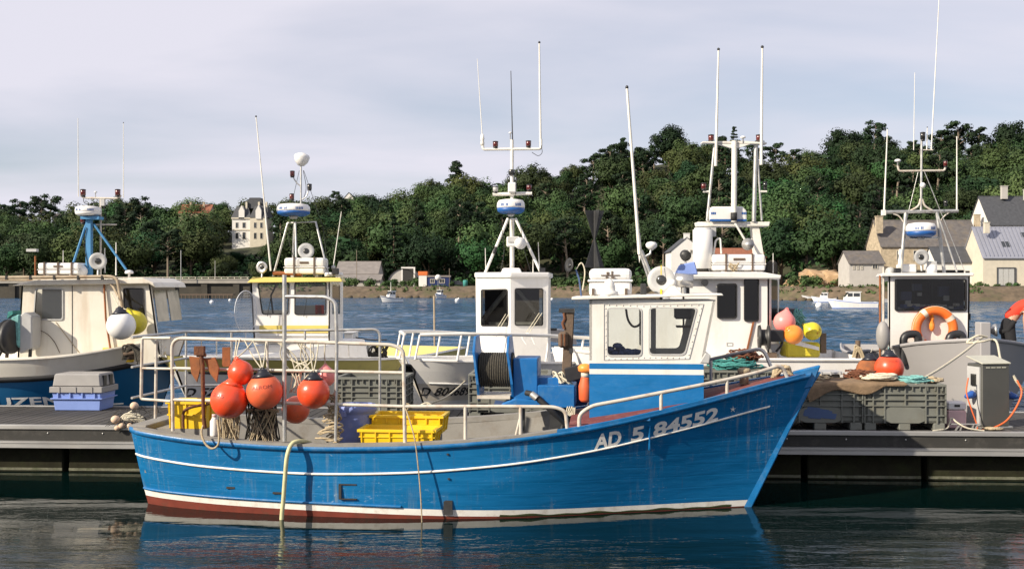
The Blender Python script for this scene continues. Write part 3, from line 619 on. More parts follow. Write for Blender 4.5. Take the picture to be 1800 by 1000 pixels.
# skyline trees that stand out one by one: pixel column, pixel row of the top, kind, crown scale, label
for px, top, kind, sc, idx, lab in [
    (1095, 240, 'cedar', 1.35, 0, 'dark tiered conifer on the skyline beside the leaning white aerial'),
    (1176, 224, 'dome', 1.25, 0, 'rounded dark pine on the skyline between leaning aerial and twin aerials'),
    (1290, 228, 'cedar', 0.9, 1, 'small pointed conifer on the skyline between the twin white aerials'),
    (1482, 226, 'dome', 1.35, 1, 'broad flat-topped pine on the skyline left of the grey boat mast'),
    (1603, 246, 'pine', 0.8, 2, 'thin open pine on the skyline behind the grey boat mast'),
    (1685, 208, 'pine', 1.75, 3, 'tall umbrella pine, highest tree on the skyline over the houses'),
    (1772, 218, 'dome', 1.45, 0, 'spreading pine on the skyline at the far end of the hill'),
    (808, 317, 'dome', 0.85, 0, 'dark pine standing out on the skyline left of the white mast'),
    (768, 324, 'dome', 0.7, 1, 'smaller pine beside the dark skyline pine left of the white mast'),
    (960, 306, 'pine', 1.25, 1, 'open-crowned pine on the skyline just right of the white mast'),
    (592, 334, 'pine', 0.62, 2, 'little umbrella pine on the skyline over the grey sheds'),
    (640, 336, 'broad', 0.85, 3, 'rounded dark tree on the skyline over the grey sheds'),
    (212, 352, 'broad', 0.75, 1, 'rounded tree on the skyline behind the blue mast'),
    (388, 352, 'broad', 0.62, 2, 'rounded tree on the skyline between red roof and pale chateau')]:
    y = 416.0; x = (px - 900) / FPX * y; H = {'broad': 12.8, 'dome': 13.0, 'pine': 15.6, 'cedar': 16.2}[kind] * sc; zt = CAMH - (top - HZ) / FPX * y
    place_tree(kind, (x, y, zt - H), sc, lab, None, idx)
# the wood behind and between, too far and dense to count
und = MB(); g = random.Random(5)
for _ in range(1500):
    x = g.uniform(-235, 235); f = foot_y(x); y = f + 4 + (YC + 6 - f) * g.random(); 
    if abs(x) > y * 0.49 + 8: continue
    px = 900 + x / y * FPX; py = HZ - (land_z(x, y) + 3 - CAMH) / y * FPX
    if any(a - 8 < px < b + 8 and c - 6 < py < d + 16 for a, b, c, d in CLEAR): continue
    leaf_quads(und, g, Vector((x, y, land_z(x, y) + 1.2)), g.uniform(1.8, 3.6), 34, 0.75, 0.7)
for _ in range(520):
    x = g.uniform(-160, 125); y = foot_y(x) + g.uniform(0, 9)
    if abs(x) < y * 0.49 + 8: leaf_quads(und, g, Vector((x, y, 2.7 + g.uniform(.6, 2.2))), g.uniform(1.5, 2.6), 40, 0.5, 0.9)
u = und.build('undergrowth', 'leaf_green', recalc=False, kind='stuff'); u['label'] = 'dense green undergrowth filling the wooded hillside'; u['category'] = 'undergrowth'
tuft = MB(); g = random.Random(15)
for _ in range(1100):
    x = g.uniform(-150, 125); s_ = shore_y(x); d = g.uniform(2.2, 8.0)
    if abs(x) > (s_ + d) * 0.5: continue
    if mnoise.noise(Vector((x * .06, 3.0, 0))) < -.08: continue
    leaf_quads(tuft, g, Vector((x, s_ + d, min(2.7, .5 + d * .42) + .1)), g.uniform(.35, .8), 9, 0.30, 0.6)
u = tuft.build('bank_grass', 'leaf_shrub', recalc=False, kind='stuff'); u['label'] = 'rough grass and weeds growing along the far stony bank'; u['category'] = 'grass'
# shrubs along the quay, one by one
SH = []
for s in range(3):
    g = random.Random(60 + s); mb = MB()
    for _ in range(9): leaf_quads(mb, g, Vector((g.uniform(-1.1, 1.1), g.uniform(-0.8, 0.8), g.uniform(0.4, 1.6))), 0.75, 40, 0.26, 0.9)
    st = MB()
    for _ in range(4): st.tube([(0, 0, -0.2), (g.uniform(-.5, .5), g.uniform(-.5, .5), 1.0)], [0.06, 0.03], 5)
    a = mb.build('foliage', 'leaf_shrub', recalc=False); b = st.build('stem', 'bark', recalc=False); SH.append((a.data, b.data)); bpy.data.objects.remove(a); bpy.data.objects.remove(b)
def shrub(px, Y, sc, label, group=None, z=None):
    x = (px - 900) / FPX * Y; o = thing('shrub', label, 'shrub', (x, Y, 2.66 if z is None else z), rnd.uniform(0, 6), group); o.scale = (sc, sc, sc * 0.9)
    for nm, me in zip(('foliage', 'stem'), rnd.choice(SH)):
        c = bpy.data.objects.new(nm, me); COL.objects.link(c); c.parent = o
for i in range(26): shrub(520 + i * 11 + rnd.uniform(-4, 4), 262 + rnd.uniform(0, 10), rnd.uniform(0.7, 1.3), 'low green shrub on the quay in front of the grey sheds', 'shrubs before the sheds')
for i in range(10): shrub(845 + i * 22 + rnd.uniform(-6, 6), 258 + rnd.uniform(-4, 6), rnd.uniform(0.8, 1.6), 'low green shrub on the bank behind the white mast boat', 'shrubs behind the mast boat')
for i in range(12): shrub(1400 + i * 13 + rnd.uniform(-4, 4), 214 + rnd.uniform(0, 6), rnd.uniform(0.6, 1.3), 'low shrub beside the ochre rocks on the far shore', 'shrubs by the ochre rocks')
for i in range(16): shrub(1560 + i * 15 + rnd.uniform(-5, 5), 196.0 + rnd.uniform(-1.5, .5), rnd.uniform(0.35, 0.8), 'low shrub on the bank top in front of the houses', 'shrubs before the houses', 2.4)
for i in range(8): shrub(1100 + i * 15 + rnd.uniform(-4, 4), 236, rnd.uniform(0.7, 1.4), 'low shrub beside the white gable house', 'shrubs by the gable house')
# ================================================================ hulls
class Hull:
    """x from stern (0) to bow (L), y across (+ far side of a boat heading right), z up; tables run over x."""
    def __init__(s, L, sheer, beam, wl, xs0, xs1, zb=-0.35, flare=(0.8, 1.5), transom=True):
        s.L = L; s.sheer = sheer; s.beam = beam; s.wl = wl; s.xs0 = xs0; s.xs1 = xs1; s.zb = zb; s.flare = flare
        s.zs0 = tab(sheer, 0); s.zs1 = tab(sheer, L)
    def x0(s, z): return s.xs0 * (1 - max(z, -0.3) / s.zs0)
    def x1(s, z): return s.xs1 + (s.L - s.xs1) * (max(z, -0.3) / s.zs1)
    def sta(s, x, z): return min(1, max(0, (x - s.x0(z)) / (s.x1(z) - s.x0(z))))
    def half(s, x, z):
        q = s.sta(x, z); u = q * s.L; b = tab(s.beam, u); w = tab(s.wl, s.xs0 + q * (s.xs1 - s.xs0)); zs = tab(s.sheer, u)
        if z < 0: return max(0.0, w * math.sqrt(max(0.0, 1 - (z / s.zb) ** 2 * 0.75)))
        t = min(1.0, z / zs); e = s.flare[0] + (s.flare[1] - s.flare[0]) * q * q
        return w + (b - w) * t ** e
    def pt(s, q, z, side, off=0.0):                       # a point of the skin at station q (0..1) and height z
        x = s.x0(z) + q * (s.x1(z) - s.x0(z)); return Vector((x, side * (s.half(x, z) + off), z))
    def skin(s, levels, mis, n=56, top=0.0):
        """levels: functions of q giving heights, bottom to top; mis: material index of each band"""
        mb = MB(); qs = [(i / n) for i in range(n + 1)]; qs = [0.5 - 0.5 * math.cos(math.pi * q) * (1) if False else q for q in qs]
        qs = sorted(set([0, 0.004, 0.01, 0.02, 0.035] + [q for q in qs if q > 0.03] + [0.975, 0.99]))
        for side in (-1, 1):
            for k in range(len(levels) - 1):
                rows = [[s.pt(q, levels[k](q), side) for q in qs], [s.pt(q, levels[k + 1](q), side) for q in qs]]
                mb.grid(rows, True, mis[k], flip=(side > 0))
        for k in range(len(levels) - 1):                  # transom
            a, b = levels[k](0), levels[k + 1](0)
            mb.add([s.pt(0, a, -1), s.pt(0, a, 1), s.pt(0, b, 1), s.pt(0, b, -1)], [(3, 2, 1, 0)], False, mis[k])
        return mb
    def strip(s, zlo, zhi, q0, q1, out, n=50, sides=(-1, 1), inn=0.004):
        """a proud batten following the skin between two height functions"""
        mb = MB()
        for side in sides:
            rows = [[], [], [], []]
            for i in range(n + 1):
                q = q0 + (q1 - q0) * i / n; a, b = zlo(q), zhi(q); m = (b - a) * 0.22
                rows[0].append(s.pt(q, a, side, -inn)); rows[1].append(s.pt(q, a + m, side, out)); rows[2].append(s.pt(q, b - m, side, out)); rows[3].append(s.pt(q, b, side, -inn))
            mb.grid(rows, True, flip=(side > 0))
        return mb
def lin(a, b): return lambda q: a + (b - a) * q
def sheer_f(h, d=0.0): return lambda q: tab(h.sheer, q * h.L) + d
def frac(h, t, d=0.0): return lambda q: (tab(h.sheer, q * h.L)) * t + d
def boat_frame(bow, stern_dir, L):
    """root matrix of a boat whose bow foot stands at `bow` (x, y) and whose axis from bow to stern runs along stern_dir"""
    d = Vector((stern_dir[0], stern_dir[1])).normalized(); st = Vector((bow[0], bow[1])) + d * L
    return (st.x, st.y, 0), math.atan2(-d.y, -d.x)
def simple_hull(L, B, z0, zm, z1, rake=0.6, tb=0.8, xs0=0.12, flare=(0.7, 1.4), zb=-0.35, bl=(0.66, 0.22)):
    return Hull(L, [(0, z0), (L * 0.4, zm), (L * 0.75, (zm + z1) * 0.5), (L, z1)], [(0, B / 2 * tb), (L * 0.3, B / 2), (L * 0.6, B / 2 * 0.98), (L * 0.82, B / 2 * bl[0]), (L * 0.95, B / 2 * bl[1]), (L, 0.03)],
                [(0, B / 2 * tb * 0.86), (L * 0.35, B / 2 * 0.88), (L * 0.6, B / 2 * 0.66), (L * 0.82, B / 2 * 0.26), (L - rake, 0.015)], xs0, L - rake, zb, flare)

# ================================================================ buildings on the far shore
def wbox(mb, px0, px1, py0, py1, Y, d0, d1):
    """a box whose front covers pixels px0..px1, py0..py1 at distance Y, from depth Y+d0 to Y+d1"""
    a = P(px0, py1, Y); b = P(px1, py0, Y); mb.box2((a.x, Y + d0, a.z), (b.x, Y + d1, b.z)); return mb
def windows(t, Y, rects, fm='window_frame', pm='far_glass', bars=True):
    for (a, b, c, d) in rects:
        f = MB(); p0 = P(a, d, Y); p1 = P(b, c, Y); w = 0.12
        o = [(p0.x, Y - 0.1, p0.z), (p1.x, Y - 0.1, p0.z), (p1.x, Y - 0.1, p1.z), (p0.x, Y - 0.1, p1.z)]
        i = [(p0.x + w, Y - 0.1, p0.z + w), (p1.x - w, Y - 0.1, p0.z + w), (p1.x - w, Y - 0.1, p1.z - w), (p0.x + w, Y - 0.1, p1.z - w)]
        f.frame(o, i, (0, 0.09, 0))
        if bars: f.box(((p0.x + p1.x) / 2, Y - 0.05, (p0.z + p1.z) / 2), (0.07, 0.08, p1.z - p0.z - 2 * w))
        wo_ = f.build('window', fm, t)
        MB().box(((p0.x + p1.x) / 2, Y - 0.02, (p0.z + p1.z) / 2), (p1.x - p0.x - 0.1, 0.03, p1.z - p0.z - 0.1)).build('pane', pm, wo_)
def house(name, label, px0, px1, eave, ridge, Y, depth, wm_, rm, rects=(), chim=(), gable='side', over=0.35, zbase=2.6, cm=None, cat='house', doors=()):
    a = P(px0, eave, Y); b = P(px1, eave, Y); t = thing(name, label, cat, ((a.x + b.x) / 2, Y, zbase))
    if gable == 'side':
        zr = CAMH - (ridge - HZ) / FPX * (Y + depth / 2); ym = Y + depth / 2
        w = MB()
        for x, s in ((a.x, 1), (b.x - 0.001, -1)):
            pass
        poly = [(a.x, Y, zbase), (a.x, Y, a.z), (a.x, ym, zr), (a.x, Y + depth, a.z), (a.x, Y + depth, zbase)]
        w.prism(poly, (b.x - a.x, 0, 0)); w.build('wall', wm_, t)
        r = MB(); th = 0.16; k = (zr - a.z) / (depth / 2)
        for s in (1, -1):
            y0 = ym - s * (depth / 2 + over); z0 = a.z - over * k
            q = [(a.x - over * 0.6, y0, z0 + 0.05), (a.x - over * 0.6, ym, zr + 0.05), (a.x - over * 0.6, ym, zr + 0.05 + th), (a.x - over * 0.6, y0, z0 + 0.05 + th)]
            r.prism(q, (b.x - a.x + over * 1.2, 0, 0))
        r.tube([(a.x - over * 0.6, ym, zr + th), (b.x + over * 0.6, ym, zr + th)], 0.12, 6)
        ro = r.build('roof', rm, t)
    else:
        zr = CAMH - (ridge - HZ) / FPX * Y; xm = (a.x + b.x) / 2; w = MB()
        w.prism([(a.x, Y, zbase), (b.x, Y, zbase), (b.x, Y, b.z), (xm, Y, zr), (a.x, Y, a.z)], (0, depth, 0)); w.build('wall', wm_, t)
        r = MB(); k = (zr - a.z) / (xm - a.x); th = 0.16
        for s in (-1, 1):
            xe = xm + s * (xm - a.x + over); ze = a.z - over * k
            r.prism([(xe, Y - 0.15, ze + 0.05), (xm, Y - 0.15, zr + 0.05), (xm, Y - 0.15, zr + 0.05 + th), (xe, Y - 0.15, ze + 0.05 + th)], (0, depth + 0.3, 0))
        ro = r.build('roof', rm, t)
    for (c0, c1, cy0, cy1, dy) in chim:
        c = MB(); wbox(c, c0, c1, cy0, cy1, Y + dy, -0.4, 0.4); p0 = P(c0, cy0, Y + dy); p1 = P(c1, cy0, Y + dy)
        c.box(((p0.x + p1.x) / 2, Y + dy, p0.z + 0.06), (p1.x - p0.x + 0.16, 0.95, 0.14))
        c.build('chimney', cm or wm_, ro)
    windows(t, Y, rects)
    for (d0, d1, dy0) in doors:
        q0 = P(d0, dy0, Y); q1 = P(d1, dy0, Y); MB().box2((q0.x, Y - 0.07, zbase), (q1.x, Y - 0.01, q0.z)).build('door', 'car_dark', t)
    return t
house('stone_house', 'long stone house with old slate roof and two end chimneys behind the grey boat mast', 1549, 1722, 432, 389, 214, 9, 'stone_wall', 'slate_old',
      [(1576, 1587, 440, 458), (1605, 1616, 440, 458), (1665, 1675, 440, 458), (1690, 1700, 440, 458)], [(1539, 1551, 381, 410, 1.0), (1713, 1722, 378, 408, 4.5)])
house('small_outbuilding', 'small grey outbuilding with brown roof at the foot of the wood beside the ochre rocks', 1493, 1554, 463, 443, 207, 7, 'grey_wall', 'slate_old',
      [(1499, 1503, 464, 474), (1506, 1510, 464, 474), (1513, 1517, 464, 474), (1533, 1543, 464, 473)], cat='building')
house('white_cottage', 'white cottage with dark slate roof and small stone-framed windows on the quay', 1645, 1728, 460, 436, 203, 6, 'render_white', 'slate',
      [(1670, 1688, 475, 485), (1711, 1720, 478, 493)], doors=[(1697, 1704, 476)])
house('slate_roof_house', 'tall house with steep dark slate roof behind the zinc-roofed building', 1740, 1850, 394, 347, 216, 10, 'render_white', 'slate', [], [(1760, 1770, 328, 350, 4.0), (1800, 1812, 334, 352, 4.0)], cm='grey_wall')
zb = house('zinc_roof_building', 'pale stone building with standing-seam zinc roof and one large square window', 1728, 1850, 451, 401, 198, 9, 'lime_wall', 'zinc', [], [(1730, 1738, 392, 410, 2.0)], cat='building', zbase=1.5)
def big_window():
    Y = 198; f = MB(); a = P(1752, 503, Y); b = P(1785, 470, Y)
    f.frame([(a.x, Y - .2, a.z), (b.x, Y - .2, a.z), (b.x, Y - .2, b.z), (a.x, Y - .2, b.z)], [(a.x + .18, Y - .2, a.z + .18), (b.x - .18, Y - .2, a.z + .18), (b.x - .18, Y - .2, b.z - .18), (a.x + .18, Y - .2, b.z - .18)], (0, .19, 0))
    wo_ = f.build('window', 'slate', zb)
    for i in range(3):
        x0 = a.x + .2 + (b.x - a.x - .4) * i / 3; x1 = a.x + .2 + (b.x - a.x - .4) * (i + 1) / 3 - .08
        MB().box2((x0, Y - .09, a.z + .2), (x1, Y - .03, b.z - .2)).build('pane', 'curtain', wo_)
    MB().box2((a.x - .15, Y - .35, a.z - .18), (b.x + .15, Y - .02, a.z - .02)).build('sill', 'slate', wo_)
    for i in range(14):                                                 # roof seams
        x = P(1728, 400, Y).x + 0.35 + i * 0.75; zr = CAMH - (401 - HZ) / FPX * (Y + 4.5); ze = P(0, 451, Y).z
        MB().prism([(x, Y - .3, ze + .08), (x, Y + 4.4, zr + .22), (x, Y + 4.4, zr + .30), (x, Y - .3, ze + .2)], (.07, 0, 0)).build('seam', 'zinc', zb)
    for (a0, b0, c0, d0) in [(1761, 1774, 427, 436), (1795, 1806, 410, 418)]:
        yy = Y + 4.5 * (451 - (c0 + d0) / 2) / 50.0; q0 = P(a0, d0, yy - .25); q1 = P(b0, c0, yy + .35)
        MB().prism([(q0.x, yy - .45, q0.z + .12), (q0.x, yy + .55, q1.z + .2), (q0.x, yy + .55, q1.z + .4), (q0.x, yy - .45, q0.z + .32)], (q1.x - q0.x, 0, 0)).build('skylight', 'far_glass', zb)
big_window()
house('gable_house', 'white house with steep gable facing the water behind the white deckhouse boat', 1180, 1235, 441, 418, 240, 9, 'render_white', 'slate',
      [(1195, 1203, 463, 474), (1202, 1208, 439, 446), (1213, 1219, 439, 446)], [(1202, 1212, 411, 420, 0.3)], gable='front', cm='render_white')
house('brown_roof_house', 'low house with brown roof showing behind the deckhouse boat liferaft', 1237, 1346, 452, 438, 244, 8, 'lime_wall', 'tile_red', [])
house('grey_shed', 'low grey-roofed boat shed at the foot of the wood', 590, 664, 481, 461, 276, 12, 'grey_wall', 'shed_roof', [], cat='shed', doors=[(604, 618, 486), (640, 652, 486)])
house('lean_shed', 'lower shed with flat grey roof in front of the boat shed', 602, 668, 492, 484, 268, 6, 'grey_wall', 'shed_roof', [], cat='shed', over=0.6)
def hangar():
    Y = 274; a = P(680, 500, Y); b = P(736, 500, Y); r = (b.x - a.x) / 2; xc = (a.x + b.x) / 2; k = 5.0 / r
    t = thing('round_hangar', 'half-round corrugated hangar with dark open door on the quay', 'hangar', (xc, Y, 2.6))
    pr = [(xc + math.cos(math.pi * i / 18) * r, 2.6 + math.sin(math.pi * i / 18) * r * k * 0.92) for i in range(19)]
    MB().prism([(x, Y, z) for x, z in pr], (0, 0.2, 0)).build('front_wall', 'grey_wall', t)
    m = MB(); m.grid([[Vector((x, y, z)) for x, z in pr] for y in (Y - .3, Y + 5, Y + 14)], True); m.grid([[Vector((xc + (x - xc) * 1.03, y, 2.6 + (z - 2.6) * 1.03)) for x, z in pr] for y in (Y - .3, Y + 14)], True, flip=True); m.build('roof', 'shed_roof', t, recalc=False)
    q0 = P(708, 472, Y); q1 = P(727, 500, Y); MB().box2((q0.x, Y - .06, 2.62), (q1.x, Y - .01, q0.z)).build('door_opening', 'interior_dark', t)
    MB().frame([(q0.x - .4, Y - .12, 2.62), (q1.x + .4, Y - .12, 2.62), (q1.x + .4, Y - .12, q0.z + .4), (q0.x - .4, Y - .12, q0.z + .4)], [(q0.x, Y - .12, 2.63), (q1.x, Y - .12, 2.63), (q1.x, Y - .12, q0.z), (q0.x, Y - .12, q0.z)], (0, .1, 0)).build('door_frame', 'render_white', t)
hangar()
def hut():
    Y = 262; t = thing('harbour_hut', 'small white hut with orange top and blue-grey side on the quay', 'hut', (P(762, 500, Y).x, Y, 2.65))
    m = MB(); wbox(m, 736, 750, 484, 504, Y, 0, 3); m.build('wall', 'render_white', t)
    m = MB(); wbox(m, 735, 751, 477, 484, Y, -.1, 3.1); m.build('fascia', 'orange_paint', t)
    m = MB(); wbox(m, 750, 791, 487, 504, Y, .2, 3); m.build('side_wall', 'hull_navy', t)
    m = MB(); wbox(m, 750, 792, 484, 487, Y, 0, 3.2); m.build('roof', 'shed_roof', t)
    windows(t, Y + .2, [(756, 764, 490, 498), (772, 782, 490, 498)])
hut()
def chateau():
    Y = 392; t = thing('chateau', 'pale chateau with tall slate roof looking out of the wood', 'chateau', P(436, 425, Y))
    zl = P(0, 440, Y).z
    m = MB(); wbox(m, 408, 441, 383, 440, Y, 0, 9); m.build('wall', 'render_white', t)
    m = MB(); wbox(m, 441, 470, 383, 440, Y, -1.2, 9); m.build('wing_wall', 'lime_wall', t)
    r = MB()
    for (a, b, y0, top, d) in ((406, 442, 383, 363, 0), (440, 472, 383, 362, -1.2)):
        p = P(a, y0, Y); q = P(b, y0, Y); zt = P(0, top, Y).z; i = 1.6
        vs = [(p.x, Y + d - .2, p.z), (q.x, Y + d - .2, p.z), (q.x, Y + 9.2, p.z), (p.x, Y + 9.2, p.z), (p.x + i, Y + d + 1.6, zt), (q.x - i, Y + d + 1.6, zt), (q.x - i, Y + 7.5, zt), (p.x + i, Y + 7.5, zt)]
        r.add(vs, [(0, 1, 5, 4), (1, 2, 6, 5), (2, 3, 7, 6), (3, 0, 4, 7), (4, 5, 6, 7), (3, 2, 1, 0)])
    ro = r.build('roof', 'slate', t)
    a = P(434, 348, Y + 3); b = P(464, 348, Y + 3); e = P(0, 362, Y + 3).z
    MB().prism([(a.x, Y + 2, e - 1), (b.x, Y + 2, e - 1), (b.x, Y + 2, e + .2), (b.x - 1.2, Y + 2, a.z), (a.x + 1.2, Y + 2, a.z), (a.x, Y + 2, e + .2)], (0, 5, 0)).build('tower_roof', 'slate', ro)
    for (c, w) in ((433, 3), (455, 3), (468, 3)):
        m = MB(); wbox(m, c - w / 2, c + w / 2, 355, 385, Y + 1.2, 0, 1); m.build('chimney', 'lime_wall', ro)
    for c in (425, 456):
        p = P(c - 5, 383, Y); q = P(c + 5, 383, Y); z = P(0, 366, Y).z; d = -.4 if c < 440 else -1.6
        MB().prism([(p.x, Y + d, p.z - .5), (q.x, Y + d, p.z - .5), (q.x, Y + d, z - 1), ((p.x + q.x) / 2, Y + d, z + 1), (p.x, Y + d, z - 1)], (0, 3, 0)).build('dormer', 'render_white', t)
    windows(t, Y, [(414, 419, 391, 401), (426, 432, 391, 401), (414, 419, 409, 420), (426, 432, 408, 421)], bars=False)
    windows(t, Y - 1.2, [(446, 451, 391, 401), (457, 462, 391, 401), (446, 451, 409, 420), (457, 462, 409, 420)], bars=False)
    m = MB(); wbox(m, 409, 440, 403, 405, Y, -.25, -.01); m.build('string_course', 'lime_wall', t)
    m = MB(); wbox(m, 407, 442, 382.5, 385, Y, -.4, -.01); m.build('cornice', 'lime_wall', t)
chateau()
house('red_roof_house', 'house with red-brown tiled roof half hidden in the wood near the chateau', 314, 368, 374, 361, 404, 9, 'stone_wall', 'tile_red', [(322, 326, 376, 381), (348, 352, 376, 381)], [(334, 337, 356, 366, 3), (357, 360, 356, 366, 3)], zbase=20)
house('white_hill_house', 'small white-walled house with grey roof on the far left skyline', 92, 126, 383, 377, 408, 8, 'render_white', 'slate_old', [(98, 102, 384, 388), (110, 114, 384, 388)], zbase=18)
house('skyline_house', 'tiny white house with dark gable roof on the skyline over the sheds', 604, 622, 349, 339, 412, 7, 'render_white', 'slate', [], gable='front', zbase=25)
# causeway on the far left
def causeway():
    Y = 240; x0 = P(-60, 500, Y).x; x1 = P(438, 500, Y).x; t = thing('causeway_bridge', 'long low stone causeway bridge with pale railing across the far water', 'bridge', ((x0 + x1) / 2, Y, 0))
    z1 = P(0, 491, Y).z; z0 = P(0, 498, Y).z
    MB().box2((x0, Y, z0), (x1, Y + 6, z1)).build('deck', 'bridge_stone', t)
    MB().box2((x0, Y - .15, z1), (x1, Y + .1, z1 + .12)).build('kerb', 'lime_wall', t)
    MB().box2((x0, Y + .7, -2), (x1, Y + 5.2, z0)).build('wall', 'dark_stone', t)
    n = 9
    for i in range(n):
        x = x0 + 3 + (x1 - x0 - 6) * i / (n - 1); MB().box2((x - .7, Y + .2, -2), (x + .7, Y + 5.8, z0)).build('pier', 'dark_stone', t)
    zr = P(0, 487, Y).z
    m = MB(); m.box2((x0, Y - .06, zr - .08), (x1, Y + .04, zr + .04)); m.build('handrail', 'lime_wall', t)
    m0 = None
    for i in range(44):
        x = x0 + .4 + i * (x1 - x0 - .8) / 43
        if m0 is None: m0 = MB().box((0, 0, 0), (.12, .1, zr - z1)).build('railing_post', 'lime_wall', t, local=True); o = m0
        else: o = bpy.data.objects.new('railing_post', m0.data); COL.objects.link(o); o.parent = t
        o.location = (x - (x0 + x1) / 2, 0, (zr + z1) / 2)
causeway()
# rocks
def rocks(px0, px1, Y, n, hmax, label, grp, m='rock', hump=True):
    g = random.Random(int(px0))
    for i in range(n):
        t_ = (i + .5) / n; px = px0 + (px1 - px0) * t_ + g.uniform(-6, 6); h = hmax * (0.35 + 0.65 * math.sin(math.pi * t_) if hump else 1) * g.uniform(.55, 1.1); y = Y + g.uniform(-3, 4); x = (px - 900) / FPX * y
        mb = MB(); bm = bmesh.new(); bmesh.ops.create_icosphere(bm, subdivisions=2, radius=1)
        sd = g.uniform(0, 99); vs = []
        for v in bm.verts:
            c = v.co; k = 1 + .5 * mnoise.noise(c * 1.1 + Vector((sd, 0, 0))) + .3 * mnoise.noise(c * 2.6 + Vector((0, sd, 0))); vs.append(Vector((c.x * k * h * 1.0, c.y * k * h * .9, c.z * k * h * .8)) + Vector((x, y, 2.5 + h * .3)))
        mb.add(vs, [tuple(q.index for q in f.verts) for f in bm.faces]); bm.free()
        solo('rock', mb, m, label, 'rock', (x, y, 2.5), grp, recalc=False)
rocks(1385, 1492, 222, 16, 3.4, 'rough ochre rock in the quarried heap beside the small outbuilding', 'ochre rocks on the far shore')
rocks(1010, 1110, 262, 9, 2.2, 'ochre rock showing at the foot of the wood behind the black cones', 'ochre rocks behind the black cones')
g = random.Random(3)
for nm, a, b, n, yy in (('below the causeway', 268, 436, 11, 236), ('below the sheds', 600, 840, 14, 247), ('below the ochre rocks', 1372, 1500, 10, 198)):
    for i in range(n):
        px = a + (b - a) * (i + g.random()) / n; s = shore_y((px - 900) / FPX * 230) - g.uniform(.5, 2.5); s = min(s, yy + 6); h = g.uniform(.25, .6); x = (px - 900) / FPX * s
        solo('boulder', MB().sphere((x, s, .15), (h * 1.6, h, h), 8, 6), 'bank', 'stone boulder at the water edge ' + nm, 'boulder', (x, s, 0), 'boulders ' + nm, recalc=False)
# parked car, poles, signs on the quay
def far_car(px, Y, label, L=4.2, m='car_dark'):
    x = (px - 900) / FPX * Y; t = thing('parked_car', label, 'car', (x, Y, 2.705))
    z = 2.705
    MB().prism([(x - L / 2, Y - .8, z + .3), (x + L / 2, Y - .8, z + .3), (x + L / 2, Y - .8, z + .8), (x + L * .3, Y - .8, z + .9), (x - L / 2, Y - .8, z + .95)], (0, 1.6, 0)).build('body', m, t, bevel=.08)
    MB().prism([(x - L * .42, Y - .7, z + .93), (x + L * .27, Y - .7, z + .9), (x + L * .1, Y - .7, z + 1.42), (x - L * .35, Y - .7, z + 1.42)], (0, 1.4, 0)).build('cabin', 'far_glass', t, bevel=.06)
    for dx in (-.3, .3):
        for dy in (-.75, .75): MB().cyl((x + dx * L, Y + dy - .1, z + .3), (x + dx * L, Y + dy + .1, z + .3), .3, 12).build('wheel', 'black_rubber', t)
far_car(805, 264, 'dark parked car on the quay beside the orange-topped hut')
far_car(858, 270, 'dark parked car on the quay behind the white mast boat', m='hull_navy')
def pole(px, y0, y1, Y, r, label, m='galvanised', head=None):
    a = P(px, y1, Y); b = P(px, y0, Y); a.z = 2.6 if Y > 180 else 0
    t = thing('lamp_post' if head else 'pole', label, 'post', (a.x, Y, a.z)); MB().tube([a, b], r, 6).build('post', m, t)
    if head: MB().sphere(b, head, 10, 6).build('lamp_head', 'render_white', t)
pole(318, 440, 497, 238, .09, 'thin pale post on the causeway beyond the left cabin boat')
pole(770, 488, 503, 256, .06, 'short post with round white sign in front of the orange-topped hut', head=.75)
pole(790, 472, 503, 256, .07, 'thin pole standing beside the orange-topped hut', m='bark_pale')
pole(627, 440, 500, 264, .08, 'thin bare pole in front of the grey sheds', m='bark_pale')
b = P(818, 487, 262); MB0 = MB().lathe([(.55, 0), (.6, 1.3), (.5, 1.5), (.1, 1.55)], (b.x, 262, 2.705), n=10); solo('recycling_bin', MB0, 'rope_green', 'teal recycling bin on the quay beside the parked car', 'bin', (b.x, 262, 2.705))
